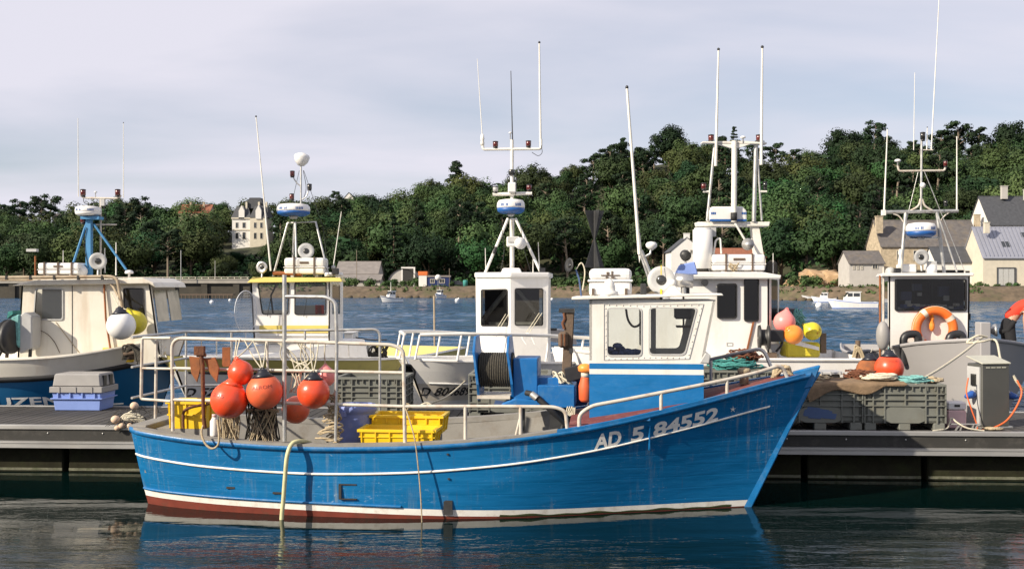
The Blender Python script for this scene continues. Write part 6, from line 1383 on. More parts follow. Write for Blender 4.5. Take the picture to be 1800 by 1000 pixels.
oL = [pb(446, 600), pb(512, 600), pb(512, 492), pb(440, 492)]; iL = [pb(462, 551), pb(506, 551), pb(508, 498), pb(454, 499)]
oR = [pb(512, 600), pb(580, 600), pb(580, 492), pb(512, 492)]; iR = [pb(519, 552), pb(572, 552), pb(573, 497), pb(519, 497)]
wB = ringwall(tB, [oL, oR], [iL, iR], (0, .04, 0), 'wheelhouse_front', 'white_gel'); pane(wB, iL, 'glass_light'); pane(wB, iR, 'glass_light')
sB = MB(); q = [pb(580, 600), pb(603, 600, 1.3), pb(603, 494, 1.3), pb(580, 492)]; qi = [pb(584, 552, .25), pb(598, 552, 1.0), pb(598, 500, 1.0), pb(584, 499, .25)]; sB.frame(pad(q), rounded(qi, .03), (-.03, 0, 0)); sB.build('wheelhouse_side', 'white_gel', tB, recalc=False); pane(wB, qi, 'glass_tint', seal=None)
MB().prism([pb(446, 600), pb(440, 492), pb(440, 492, 1.4), pb(446, 600, 1.4)], (.03, 0, 0)).build('wheelhouse_side', 'white_gel', tB); MB().prism([pb(446, 605, 1.4), pb(580, 605, 1.4), pb(590, 545, 1.4), pb(446, 545, 1.4)], (0, .03, 0)).build('wheelhouse_back', 'white_gel', tB)
MB().box2(pb(456, 585, -.02), pb(577, 572, .0) + V(0, -.0, 0)).build('yellow_band', 'yellow_gel', wB); MB().box2(pb(456, 590, -.05), pb(577, 587, -.005)).build('ledge', 'white_gel', wB)
MB().prism([pb(434, 497, -.15), pb(602, 495, -.15), pb(598, 488, -.1), pb(444, 487, -.1)], (-.1, 1.1, 0)).build('wheelhouse_roof', 'yellow_gel', wB, bevel=.01)
MB().box(pb(545, 548, .4), (.5, .3, .25)).build('console', 'interior_beige', wB); MB().box(pb(562, 545, .3), (.16, .1, .2)).build('red_box', 'cloth_red', wB); MB().tube([pb(480, 552, .3), pb(476, 520, .3), pb(486, 500, .3)], .02, 6).build('wiper_motor', 'steel_dark', wB)
for px in (470, 534): bar(wB, [pb(px, 556, -.03), pb(px + 6, 520, -.03)], .006, 'wiper', 'steel_dark', 5)
YT = 21.2
def pt_(px, py, dy=0): return P(px, py, YT + dy)
raft('white liferaft canister on the yellow wheelhouse roof', pt_(499, 484, -.3), pt_(570, 453, -.3), .5, 2)
bar(tB, [pt_(480, 486), pt_(506, 392), pt_(555, 390), pt_(578, 486)], .022, 'mast_frame', 'galvanised'); bar(tB, [pt_(514, 486, .3), pt_(518, 390, .1)], .026, 'mast_leg', 'galvanised'); bar(tB, [pt_(522, 486, -.2), pt_(519, 390, 0)], .02, 'mast_leg', 'galvanised')
radar(tB, pt_(516, 369), .33, .24); bar(tB, [pt_(529, 360, .1), pt_(529, 290, .1)], .018, 'light_post', 'galvanised'); MB().lathe([(.06, -.1), (.13, -.02), (.16, .08), (.14, .12), (.05, .16), (0, .16)], pt_(530, 283, .1), (.12, 0, 1), 16).build('satellite_dome', 'raft_white', tB)
navlight(tB, pt_(514, 306, .1)); navlight(tB, pt_(544, 329, .1), m='lens_dark'); navlight(tB, pt_(513, 346, .1)); bar(tB, curve([pt_(529, 328, .1), pt_(522, 322, .1), pt_(516, 313, .1)]), .012, 'lamp_arm', 'galvanised'); bar(tB, curve([pt_(529, 352, .1), pt_(538, 346, .1), pt_(542, 336, .1)]), .012, 'lamp_arm', 'galvanised')
bar(tB, [pt_(534, 300, .1), pt_(568, 400, .2), pt_(576, 470, .2)], .005, 'mast_stay', 'steel_dark', 5); bar(tB, [pt_(526, 300, .1), pt_(508, 380, .1)], .005, 'mast_stay', 'steel_dark', 5)
whip(tB, pt_(476, 476, -.3), pt_(450, 205, -.3), .020, tip=True); whip(tB, pt_(586, 468), pt_(600, 372), .012, tip=False); MB().lathe([(.05, 0), (.03, .06)], pt_(586, 472), n=8).build('aerial_foot', 'grey_plastic', tB)
searchlight(pt_(538, 441, -.1), .16, (.2, -1, .2), 'searchlight', tB, False); searchlight(pt_(460, 470, -.2), .12, (-.2, -1, 0), 'glass_lamp', tB, False, 'stainless')
for k in range(5): MB().lathe([(.05, 0), (.05, .05), (.03, .08)], pt_(575 + k * 6, 486, -.3 + k * .1), n=8).build('roof_fitting', 'raft_white', tB)
MB().box(pt_(590, 477, -.2), (.12, .12, .12)).build('roof_camera', 'black_plastic', tB, bevel=.01); bar(tB, [pt_(480, 480, -.25), pt_(530, 482, -.25)], .04, 'rolled_cover', 'rusty_plate')
# wire hoop net standing on the foredeck
hn = thing('hoop_net', 'round wire hoop net standing beside the yellow-roofed wheelhouse', 'hoop net', P(432, 590, 20.2))
hc, ra_, rb_ = P(432, 548, 20.2), .18, .40
MB().tube([hc + V(ra_ * math.cos(a), .12 * math.cos(a), rb_ * math.sin(a)) for a in [2 * math.pi * k / 28 for k in range(28)]], .008, 6, closed=True).build('hoop', 'wire_mesh', hn)
nm = MB()
for k in range(-7, 8):
    s = k / 8; e = math.sqrt(1 - s * s); nm.tube([hc + V(ra_ * s, .12 * s + .05 * math.cos(i), rb_ * e * math.sin(i)) for i in (-1.57, -.8, 0, .8, 1.57)], .0022, 4); nm.tube([hc + V(ra_ * e * math.sin(i), .12 * e * math.sin(i) + .05 * math.cos(i), rb_ * s) for i in (-1.57, -.8, 0, .8, 1.57)], .0022, 4)
for k in range(-9, 10): s = k / 10; e = math.sqrt(1 - s * s); nm.tube([hc + V(ra_ * (s * .7 + e * .7 * i), .12 * (s * .7 + e * .7 * i), rb_ * (s * .7 - e * .7 * i)) for i in (-1, 0, 1)], .002, 4)
nm.build('netting', 'wire_mesh', hn, recalc=False); MB().tube([hc - V(0, 0, rb_), hc - V(0, 0, rb_ + .16)], .012, 6).build('net_foot', 'wire_mesh', hn)
MB().box2(P(605, 660, 22.6), P(630, 583, 23.4)).build('stern_locker', 'white_gel', tB, bevel=.02); MB().box2(P(602, 586, 22.55), P(632, 581, 23.45)).build('locker_lid', 'white_gel', tB)
bar(tB, curve([P(620, 592, 23), P(650, 597, 23), P(680, 597, 23.2)]), .015, 'stern_rail', 'steel_dark'); bar(tB, [P(640, 640, 22.8), P(648, 605, 22.8)], .03, 'stern_post', 'galvanised'); bar(tB, [P(665, 640, 23), P(682, 606, 23)], .035, 'net_roller', 'dark_rope')
cg = MB(); g = random.Random(41)
for k in range(14): cg.tube(curve([P(636 + g.uniform(0, 50), 636, 22.6 + g.uniform(0, .5)), P(640 + g.uniform(0, 44), 615 + g.uniform(-8, 8), 22.6), P(640 + g.uniform(0, 50), 634, 22.6)]), .018, 5)
cg.build('heaped_lines', 'dark_rope', tB)
br_ = MB(); zB = [(p.x, p.y, p.z) for p in ()]
for s in (-1, 1):
    pts = [hB.pt(q, tab(hB.sheer, q * 8.2), s, -.05) + V(0, 0, .28) for q in (.62, .74, .86, .95)]; br_.tube(pts, .016, 8)
    for q in (.62, .74, .86, .95): p = hB.pt(q, tab(hB.sheer, q * 8.2), s, -.05); br_.tube([p, p + V(0, 0, .28)], .013, 6)
br_.build('bow_rail', 'stainless', tB, local=True)

# ---------------------------------------------------------------- C: white boat with the tall white mast
hC = simple_hull(8.0, 2.8, 1.15, 1.18, 1.42, .75, .85, bl=(.82, .44))
tC, hoC = hull_boat('white_mast_boat', 'white wheelhouse boat with tall white mast and beige hull band numbered D 804689', (-1.72, 17.45), (.60, .80), 8.0, hC, [lambda q: -.35, lambda q: .05, lambda q: .66, lambda q: .70, sheer_f(hC, -.42), sheer_f(hC, -.2), sheer_f(hC)], [0, 0, 0, 1, 0, 0], ['white_gel', 'hull_beige'])
hC.strip(sheer_f(hC, -.43), sheer_f(hC, -.39), .01, .985, .02).build('rubbing_strake', 'white_gel', hoC, local=True, recalc=False)
def fC(tx, ty): x = 7.70 - tx; z = .79 + ty; return V(x, (hC.half(x, z) + .008), z)
lettering('D 804689', .20, fC, 'registration_lettering', 'black_plastic', hoC, bold=.004, fit=.62, local=True, shear=-.1)
YC_ = 20.3
def pc(px, py, dy=0): return P(px, py, YC_ + dy)
dl, dr = .45, .30
oL = [pc(838, 650, dl), pc(898, 650), pc(897, 484), pc(836, 487, dl)]; iL = [pc(846, 572, dl * .87), pc(892, 572, dl * .1), pc(891, 509, dl * .1), pc(846, 510, dl * .87)]
oR = [pc(898, 650), pc(962, 650, dr), pc(964, 487, dr), pc(897, 484)]; iR = [pc(906, 571, dr * .13), pc(954, 571, dr * .88), pc(954, 508, dr * .88), pc(906, 508, dr * .13)]
wC = ringwall(tC, [oL, oR], [iL, iR], (0, .04, 0), 'wheelhouse_front', 'white_gel'); pane(wC, iL, 'glass_tint', out=(0, -.012, 0)); pane(wC, iR, 'glass_tint')
MB().prism([pc(962, 650, dr), pc(968, 650, 1.6), pc(968, 489, 1.6), pc(964, 487, dr)], (-.03, 0, 0)).build('wheelhouse_side', 'white_gel', tC); MB().prism([pc(838, 650, dl), pc(846, 650, 1.6), pc(846, 489, 1.6), pc(836, 487, dl)], (.03, 0, 0)).build('wheelhouse_side', 'white_gel', tC)
MB().prism([pc(846, 650, 1.6), pc(968, 650, 1.6), pc(968, 560, 1.6), pc(846, 560, 1.6)], (0, .03, 0)).build('wheelhouse_back', 'white_gel', tC); MB().box(pc(900, 575, .7), (.9, .3, .2)).build('console', 'interior_beige', wC)
rc_ = [pc(834, 488, dl - .05), pc(897, 485, -.08), pc(966, 488, dr - .05), pc(972, 488, 1.65), pc(840, 488, 1.65)]; MB().prism([V(p.x, p.y, rc_[0].z) for p in rc_], (0, 0, .10)).build('wheelhouse_roof', 'white_gel', wC, bevel=.03, seg=2)
MB().prism([pc(880, 481, .3), pc(918, 481, .3), pc(914, 471, .4), pc(884, 471, .4)], (0, .7, 0)).build('roof_step', 'white_gel', wC, bevel=.02)
for a, b in (((868, 586), (889, 552)), ((925, 585), (948, 550))):
    for d in (0, 5): bar(wC, [pc(a[0] + d, a[1], -.03), pc(b[0] + d, b[1], -.0)], .007, 'wiper', 'rope_pale', 5)
bar(tC, curve([pc(877, 605, -.3), pc(872, 590, -.3), pc(882, 585, -.3), pc(892, 605, -.3)]), .012, 'grab_rail', 'white_gel'); bar(tC, curve([pc(925, 605, -.3), pc(918, 592, -.3), pc(930, 586, -.3), pc(940, 605, -.3)]), .012, 'grab_rail', 'white_gel')
YN = 21.0
def pn(px, py, dy=0): return P(px, py, YN + dy)
bar(tC, [pn(851, 484), pn(893, 384, .2)], .028, 'mast_leg'); bar(tC, [pn(953, 484), pn(906, 384, .2)], .028, 'mast_leg'); bar(tC, [pn(900, 478, .5), pn(900, 384, .3)], .045, 'mast')
bar(tC, [pn(868, 446, .05), pn(872, 434, .06)], .032, 'leg_band', 'black_rubber'); MB().box(pn(953, 478), (.12, .12, .16)).build('leg_foot', 'black_plastic', tC)
radar(tC, pn(898, 363, .2), .28, .28); MB().box(pn(902, 425, .0), (.26, .14, .20)).build('lamp_box', 'raft_white', tC, bevel=.02); MB().box(pn(901, 421, -.08), (.18, .03, .1)).build('lamp_glass', 'grey_plastic', tC); MB().lathe([(.1, 0), (.12, .1)], pn(912, 428, -.1), (.4, -1, 0), 12).build('deck_speaker', 'raft_white', tC)
bar(tC, [pn(866, 342, .2), pn(935, 340, .2)], .035, 'cross_bar'); MB().box(pn(900, 330, .1), (.16, .14, .20)).build('mast_box', 'raft_white', tC, bevel=.02); bar(tC, [pn(900, 350, .25), pn(900, 246, .2)], .036, 'upper_mast'); MB().lathe([(.05, 0), (.06, .02), (.06, .09), (.05, .11)], pn(899, 308, .2), n=12).build('mast_lamp', 'lens_dark', tC)
bar(tC, arc([pn(848, 240, .2), pn(849, 263, .2), pn(951, 262, .2), pn(951, 245, .2)], .05), .028, 'top_cross_bar'); navlight(tC, pn(871, 254, .2), .05); navlight(tC, pn(929, 253, .2), .05); navlight(tC, pn(930, 330, .2), .05); navlight(tC, pn(871, 333, .2), .05, 'grey_plastic')
whip(tC, pn(848, 244, .2), pn(839, 104, .2), .010, tip=False); whip(tC, pn(901, 248, .2), pn(898, 125, .2), .013, 'steel_dark', tip=False); whip(tC, pn(950, 250, .2), pn(948, 75, .2), .026); dome(tC, pn(897, 234, .2), .035, .15); MB().lathe([(.035, 0), (.04, .05), (.03, .1), (.04, .12), (.03, .22)], pn(848, 256, .2), n=10).build('aerial_coil', 'mast_white', tC)
whip(tC, pn(854, 480, .1), pn(853, 436, .1), .01, tip=False); whip(tC, pn(937, 480, .2), pn(937, 450, .2), .012, tip=False); whip(tC, pn(948, 470, .3), pn(946, 426, .3), .012, tip=False)
for s in (-1, 1):
    m = MB(); qs = (.50, .60, .72, .84, .93, .985); zr = [.42, .44, .46, .46, .44, .40]; pts = [hC.pt(q, tab(hC.sheer, q * 8), s, -.05) + V(0, 0, z) for q, z in zip(qs, zr)]; m.tube(pts, .03, 8)
    for q, z in list(zip(qs, zr))[::1]: p = hC.pt(q, tab(hC.sheer, q * 8), s, -.05); m.tube([p + V(.12, 0, 0), p + V(0, 0, z)], .02, 6)
    m.build('bow_rail', 'white_paint', tC, local=True)
ft = MB(); ft.lathe([(.10, -.04), (.14, -.04), (.14, .04), (.10, .04), (.10, -.04)], loc2w(tC, (7.98, -.02, 1.2)), (.5, -.9, 0), 20); ft.build('bow_fender', 'black_rubber', tC, recalc=False)
MB().lathe([(.11, 0), (.11, .05), (.08, .09)], loc2w(tC, (6.6, .1, 1.2)), n=12).build('deck_bitt', 'black_plastic', tC)
MB().prism([P(966, 600, 22.6), P(1014, 606, 22.6), P(1012, 590, 22.6), P(1000, 580, 22.6), P(966, 580, 22.6)], (0, .5, 0)).build('engine_box', 'hull_grey', tC); MB().box(P(972, 579, 22.3), (.16, .1, .05)).build('hauler_top', 'black_plastic', tC)

for t_, pts in ((tC, [pn(935, 268, .15), pn(946, 274, .15), pn(953, 268, .15), pn(951, 256, .15)]), (tC, [pn(905, 300, .15), pn(908, 318, .15), pn(906, 345, .15)]), (tC, [pn(882, 400, .1), pn(886, 440, .1), pn(880, 480, .1)]), (tC, [pn(914, 392, .1), pn(922, 440, .05), pn(934, 482, .1)]), (tB, [pt_(522, 380), pt_(508, 410), pt_(512, 440), pt_(525, 470)]), (tB, [pt_(533, 300, .1), pt_(538, 330, .1), pt_(533, 352, .1)]), (tA, [pm(152, 400, -.06), pm(148, 430, -.06), pm(155, 470, -.06)]), (tA, [pm(182, 356, .1), pm(186, 390, .1), pm(180, 440, .1), pm(184, 482, .1)]), (tA, [pm(146, 346, .1), pm(150, 358, .1), pm(170, 356, .1)])):
    MB().tube(curve(pts), .006, 5).build('cable', 'black_rubber', t_)
# ---------------------------------------------------------------- D: white deckhouse boat with navy hull
hD = Hull(5.4, [(0, 1.38), (2, 1.39), (4, 1.42), (5.4, 1.5)], [(0, 1.3), (2, 1.4), (3.8, 1.3), (4.8, .7), (5.4, .04)], [(0, 1.2), (2, 1.25), (3.6, .9), (5.0, .02)], .06, 5.0, -.4, (.7, 1.3))
tD, hoD = hull_boat('deckhouse_boat', 'white deckhouse boat with navy hull and twin tall white aerials', (.72, 19.4), (1, -.05), 5.4, hD, [lambda q: -.35, lambda q: .05, lambda q: .5, sheer_f(hD, -.33), sheer_f(hD)], [1, 1, 1, 0], ['white_gel', 'hull_navy'])
hD.strip(sheer_f(hD, -.03), sheer_f(hD, .02), .0, .99, .03).build('rail_cap', 'white_gel', hoD, local=True, recalc=False)
YD = 18.6
def pd(px, py, dy=0): return P(px, py, YD + dy)
o1 = [pd(1200, 640), pd(1303, 640), pd(1303, 487), pd(1200, 487)]; i1 = [pd(1261, 558), pd(1294, 558), pd(1294, 500), pd(1261, 500)]; o2 = [pd(1303, 640), pd(1352, 640), pd(1352, 487), pd(1303, 487)]; i2 = [pd(1308, 563), pd(1333, 563), pd(1333, 491), pd(1308, 491)]
wD = ringwall(tD, [o1, o2], [i1, i2], (0, .04, 0), 'deckhouse', 'white_gel'); pane(wD, i1, 'glass_tint', out=(0, -.03, 0)); pane(wD, i2, 'glass_tint', out=(0, -.02, 0))
oS = [pd(1352, 640), pd(1369, 640, .9), pd(1369, 489, .9), pd(1352, 487)]; iS = [pd(1356, 563, .12), pd(1367, 563, .78), pd(1367, 492, .78), pd(1356, 491, .12)]; MB().frame(pad(oS), rounded(iS, .03), (-.03, 0, 0)).build('deckhouse_end', 'white_gel', wD, recalc=False); pane(wD, iS, 'glass_tint', seal=None)
MB().box2(pd(1200, 640, 1.5), pd(1369, 487, 1.54)).build('deckhouse_far_wall', 'white_gel', wD); MB().box2((pd(1200, 0).x, YD, pd(0, 640).z), (pd(1200, 0).x + .03, YD + 1.5, pd(0, 487).z)).build('deckhouse_end', 'white_gel', wD)
MB().prism([pd(1185, 487, -.12), pd(1372, 489, -.12), pd(1374, 484, -.12), pd(1340, 478, -.12), pd(1195, 478, -.12)], (0, 1.75, 0)).build('deckhouse_roof', 'white_gel', wD, bevel=.012); MB().box2(pd(1185, 490, -.13), pd(1371, 487.5, -.10)).build('gutter', 'grey_plastic', wD)
MB().prism([pd(1312, 615, -.03), pd(1315, 615, -.03), pd(1326, 566, -.03), pd(1323, 566, -.03)], (0, .02, 0)).build('red_strip', 'rusty_plate', wD); MB().frame([pd(1277, 602, -.01), pd(1288, 602, -.01), pd(1288, 608, -.01), pd(1277, 608, -.01)], [pd(1278, 603, -.01), pd(1287, 603, -.01), pd(1287, 607.5, -.01), pd(1278, 607.5, -.01)], (0, .008, 0)).build('hatch_outline', 'grey_plastic', wD, recalc=False)
MB().box2(pd(1056, 650, .05), pd(1199, 531, 1.4)).build('fore_trunk', 'white_gel', tD, bevel=.03); MB().cyl(pd(1239, 497, -.01), pd(1239, 497, -.12), .06, 14).build('exhaust_port', 'black_plastic', wD); MB().cyl(pd(1235, 472, .5), pd(1235, 404, .5), .175, 24).build('white_drum', 'raft_white', tD); MB().cyl(pd(1235, 405, .5), pd(1235, 401, .5), .15, 24).build('drum_cap', 'raft_white', tD)
raft('white strapped liferaft canister on the deckhouse roof', pd(1253, 478, .25), pd(1346, 447, .25), .5, 2)
MB().prism([pd(1228, 398, .6), pd(1352, 398, .6), pd(1354, 390, .6), pd(1226, 390, .6)], (0, .35, 0)).build('radar_platform', 'mast_white', tD, bevel=.01)
for a, b in (((1320, 392), (1340, 392)),): pass
MB().prism([pd(1322, 397, .65), pd(1334, 397, .65), pd(1346, 470, .65), pd(1330, 470, .65)], (0, .2, 0)).build('platform_leg', 'mast_white', tD); MB().prism([pd(1238, 397, .65), pd(1252, 397, .65), pd(1254, 470, .65), pd(1240, 470, .65)], (0, .2, 0)).build('platform_leg', 'mast_white', tD)
MB().prism([pd(1247, 388, .55), pd(1313, 388, .55), pd(1313, 371, .55), pd(1306, 363, .55), pd(1252, 363, .55), pd(1247, 370, .55)], (0, .35, 0)).build('radar_housing', 'raft_white', tD, bevel=.03, seg=2); MB().box2(pd(1248, 389, .545), pd(1312, 385.5, .56)).build('radar_base', 'radar_blue', tD)
for k in range(3): MB().box2(pd(1250 + k * 3, 377, .545), pd(1252 + k * 3, 373, .55)).build('printed_mark', 'radar_blue', tD); MB().box2(pd(1304 + k * 3, 377, .545), pd(1306 + k * 3, 373, .55)).build('printed_mark', 'radar_blue', tD)
bar(tD, [pd(1290, 390, .5), pd(1291, 248, .5)], .05, 'mast'); MB().cyl(pd(1290, 388, .5), pd(1290, 374, .5), .058, 14).build('mast_collar', 'black_rubber', tD)
bar(tD, [pd(1243, 388, .6), pd(1256, 256, .6)], .026, 'mast_leg', 'galvanised'); bar(tD, [pd(1325, 390, .6), pd(1329, 256, .6)], .04, 'mast_leg', 'galvanised'); bar(tD, [pd(1339, 388, .6), pd(1330, 256, .6)], .02, 'mast_leg', 'galvanised')
MB().prism([pd(1235, 251, .5), pd(1348, 253, .5), pd(1348, 251, .5), pd(1310, 248, .5), pd(1235, 249, .5)], (0, .2, 0)).build('top_cross_bar', 'mast_white', tD); MB().prism([pd(1262, 253, .5), pd(1320, 253, .5), pd(1298, 260, .5), pd(1284, 260, .5)], (0, .1, 0)).build('cross_bar_web', 'mast_white', tD)
whip(tD, pd(1258, 292, .45), pd(1263, 87, .45), .028); whip(tD, pd(1338, 290, .45), pd(1340, 83, .45), .03); navlight(tD, pd(1250, 243, .6), .05); navlight(tD, pd(1334, 243, .6), .05); navlight(tD, pd(1237, 328, .6), .045); bar(tD, [pd(1236, 337, .6), pd(1247, 337, .6)], .02, 'lamp_arm'); navlight(tD, pd(1345, 326, .6), .035, 'lens_dark'); bar(tD, [pd(1334, 337, .6), pd(1348, 337, .6)], .02, 'lamp_arm'); dome(tD, pd(1306, 242, .5), .05, .1)
bar(tD, [pd(1292, 392, .5), pd(1318, 436, .5)], .02, 'mast_stay'); MB().lathe([(.03, 0), (.05, .1), (.11, .2)], pd(1316, 432, .5), (-.3, -1, .1), 14).build('horn', 'galvanised', tD); MB().tube(arc([pd(1254, 448, .5), pd(1258, 422, .5), pd(1266, 418, .5), pd(1268, 446, .5)], .06), .018, 8).build('roof_hoop', 'mast_white', tD)
MB().box(pd(1252, 408, .6), (.12, .1, .16)).build('platform_box', 'grey_plastic', tD); MB().lathe([(.0, -.02), (.09, 0), (.10, .1), (.0, .12)], pd(1203, 447, .9), (.2, -1, -.4), 14).build('deck_flood_lamp', 'steel_dark', tD); bar(tD, [pd(1207, 480, .9), pd(1204, 450, .9)], .02, 'lamp_post', 'galvanised'); MB().box(pd(1357, 470, .5), (.16, .2, .25)).build('bagged_gear', 'dark_rope', tD, bevel=.05); whip(tD, pd(1359, 480, .4), pd(1359, 445, .4), .01, tip=False)
pr = MB(); g = random.Random(77)
for k in range(6): pr.tube(curve([pd(1290, 478, .22), pd(1292 + g.uniform(-12, 12), 462 + g.uniform(-4, 6), .2), pd(1296 + g.uniform(-14, 14), 470 + g.uniform(-8, 8), .2)]), .01, 5)
pr.build('tangled_cord', 'rope_tan', tD)
# stern: hauler and gear
MB().lathe([(.05, -.1), (.2, -.1), (.22, -.06), (.14, -.04), (.14, .04), (.22, .06), (.2, .1), (.05, .1)], pd(1343, 593, -.3), (1, -.15, 0), 20).build('hauler_wheel', 'steel_dark', tD); MB().box(pd(1362, 590, -.25), (.28, .2, .2)).build('hauler_motor', 'black_plastic', tD, bevel=.02); MB().prism([pd(1352, 605, -.25), pd(1374, 605, -.25), pd(1370, 622, -.25), pd(1358, 622, -.25)], (0, .15, 0)).build('hauler_foot', 'grey_plastic', tD); MB().tube(curve([pd(1376, 590, -.3), pd(1374, 606, -.32), pd(1364, 618, -.3)]), .02, 6).build('hauler_hose', 'black_rubber', tD); MB().box(pd(1356, 640, -.3), (.16, .1, .4)).build('hauler_bracket', 'old_wood', tD); bar(tD, [pd(1332, 594, -.3), pd(1340, 594, -.3)], .02, 'hauler_shaft', 'galvanised')
MB().box(pd(1447, 603, .6), (.10, .06, .36)).build('stern_post', 'old_wood', tD)

# ---------------------------------------------------------------- E: grey-hulled boat, bow on
hE = Hull(8.6, [(0, 1.2), (4, 1.24), (6.2, 1.40), (7.6, 1.62), (8.6, 1.74)], [(0, 1.4), (3, 1.65), (5.6, 1.62), (7.3, 1.0), (8.2, .4), (8.6, .05)], [(0, 1.2), (3, 1.4), (5.5, 1.0), (7.2, .4), (8.0, .02)], .1, 8.05, -.4, (.7, 1.5))
tE, hoE = hull_boat('grey_hull_boat', 'grey-hulled boat lying bow-on to the pontoon with white wheelhouse', (7.72, 17.4), (.20, .98), 8.6, hE, [lambda q: -.35, lambda q: .05, lambda q: .4, frac(hE, .55), frac(hE, .8), sheer_f(hE)], [0] * 5, ['hull_grey'])
hE.strip(sheer_f(hE, -.04), sheer_f(hE, .03), .01, .99, .03).build('gunwale_pipe', 'hull_grey', hoE, local=True, recalc=False)
e = loc2w(tE, (8.5, 0, 1.45)); MB().box2((e.x - .085, e.y - .10, 1.35), (e.x + .085, e.y + .12, 2.02)).build('bow_post', 'hull_grey', tE, bevel=.012)
MB().lathe([(.04, 0), (.05, .08), (.10, .14), (.11, .17)], e + V(.08, .1, .42), (1, -.3, .1), 14).build('bow_roller', 'galvanised', tE)
YE = 19.4
def pe(px, py, dy=0): return P(px, py, YE + dy)
oW = [pe(1562, 640), pe(1703, 640), pe(1705, 484), pe(1562, 484)]; iW = [pe(1574, 546), pe(1697, 546), pe(1697, 491), pe(1574, 491)]
wE = ringwall(tE, [oW], [iW], (0, .04, 0), 'wheelhouse_front', 'white_gel'); pane(wE, iW, 'glass_light', out=(0, -.02, 0))
MB().prism([pe(1562, 640), pe(1550, 640, 1.3), pe(1550, 490, 1.3), pe(1562, 484)], (.03, 0, 0)).build('wheelhouse_side', 'white_gel', wE); MB().prism([pe(1703, 640), pe(1700, 640, 1.4), pe(1702, 484, 1.4), pe(1705, 484)], (-.03, 0, 0)).build('wheelhouse_side', 'white_gel', wE); MB().box2(pe(1552, 640, 1.4), pe(1700, 570, 1.43)).build('wheelhouse_back', 'white_gel', wE)
pane(wE, [pe(1560.5, 560, .1), pe(1551, 560, 1.0), pe(1551, 496, 1.0), pe(1560.5, 494, .1)], 'glass_tint', seal=None)
MB().prism([pe(1548, 486, -.1), pe(1712, 485, -.1), pe(1712, 480, -.1), pe(1552, 480, -.1)], (.38, 1.4, 0)).build('wheelhouse_roof', 'white_gel', wE, bevel=.01)
MB().box(pe(1635, 556, .5), (1.3, .5, .12)).build('dashboard', 'interior_dark', wE); jm = MB(); g = random.Random(31)
for k in range(10): jm.box(pe(1590 + k * 11, 541 + g.uniform(-3, 2), .3 + g.uniform(0, .3)), (g.uniform(.08, .16), .1, g.uniform(.03, .09)), g.uniform(0, 3))
jm.build('dashboard_clutter', 'cloth_blue', wE); jm = MB()
for k in range(9): jm.box(pe(1585 + k * 12, 540 + g.uniform(-5, 2), .15 + g.uniform(0, .3)), (g.uniform(.06, .16), .1, g.uniform(.02, .06)), g.uniform(0, 3))
jm.build('loose_papers', 'interior_beige', wE)
for px, py, w_ in ((1592, 520, .2), (1612, 505, .16), (1660, 512, .24)): MB().box(pe(px, py, .55), (w_, .08, w_ * .8)).build('hung_gear', 'hull_navy', wE); MB().box(pe(px + 4, py + 12, .5), (w_ * .5, .04, w_ * .4)).build('note', 'curtain', wE); MB().box(pe(1686, 512, .4), (.3, .15, .35)).build('radar_screen', 'black_plastic', wE); MB().box(pe(1637, 520, .6), (.04, .04, .5)).build('centre_pillar', 'steel_dark', wE)
bar(tE, [pe(1553, 640, .0), pe(1553, 470, 0)], .018, 'corner_pole', 'rail_white'); bar(tE, [pe(1547, 640, .1), pe(1547, 484, .1)], .02, 'corner_pole', 'rusty_plate')
for x0, x1 in ((1588, 1614), (1668, 1692)):
    MB().tube(arc([pe(x0, 640, -.25), pe(x0, 588, -.25), pe(x1, 586, -.25), pe(x1, 606, -.25)], .12), .07, 12).build('vent_elbow', 'black_plastic', tE)
YF = 19.9
def pf(px, py, dy=0): return P(px, py, YF + dy)
bar(tE, [pf(1583, 481), pf(1592, 373)], .034, 'mast_leg', 'galvanised'); bar(tE, [pf(1660, 481), pf(1647, 373)], .034, 'mast_leg', 'galvanised'); bar(tE, [pf(1550, 373), pf(1684, 371)], .032, 'cross_bar', 'galvanised'); bar(tE, curve([pf(1570, 376), pf(1580, 380), pf(1588, 390)]), .014, 'bar_brace', 'rail_white'); bar(tE, curve([pf(1668, 374), pf(1660, 380), pf(1652, 390)]), .014, 'bar_brace', 'rail_white')
radar(tE, pf(1619, 404, -.1), .27, .26); bar(tE, [pf(1590, 419), pf(1650, 418)], .022, 'radar_bar', 'galvanised')
bar(tE, [pf(1619, 371), pf(1620, 243)], .022, 'light_post', 'galvanised'); bar(tE, curve([pf(1600, 371), pf(1614, 362), pf(1618, 350)]), .02, 'post_foot', 'rail_white'); bar(tE, curve([pf(1640, 371), pf(1626, 362), pf(1621, 350)]), .02, 'post_foot', 'rail_white'); navlight(tE, pf(1622, 240), .045, 'lens_dark', .16)
bar(tE, arc([pf(1578, 292), pf(1580, 301), pf(1660, 300), pf(1662, 294)], .06), .02, 'upper_cross_bar', 'rail_white'); dome(tE, pf(1578, 283), .06, .12); navlight(tE, pf(1662, 288), .035); MB().lathe([(.05, -.03), (.055, .0), (.04, .04)], pf(1622, 326, -.03), (0, -1, 0), 14).build('mast_clock_lamp', 'raft_white', tE)
whip(tE, pf(1554, 373), pf(1560, 228), .018, tip=False); whip(tE, pf(1682, 371), pf(1682, 240), .016, tip=False); whip(tE, pf(1606, 264), pf(1608, 128), .008, tip=False); whip(tE, pf(1637, 264), pf(1651, -8), .012, tip=False); bar(tE, [pf(1622, 264), pf(1640, 264)], .012, 'aerial_arm', 'rail_white'); whip(tE, pf(1629, 264), pf(1630, 224), .012); MB().box(pf(1553, 374), (.07, .07, .1)).build('aerial_foot', 'mast_white', tE)
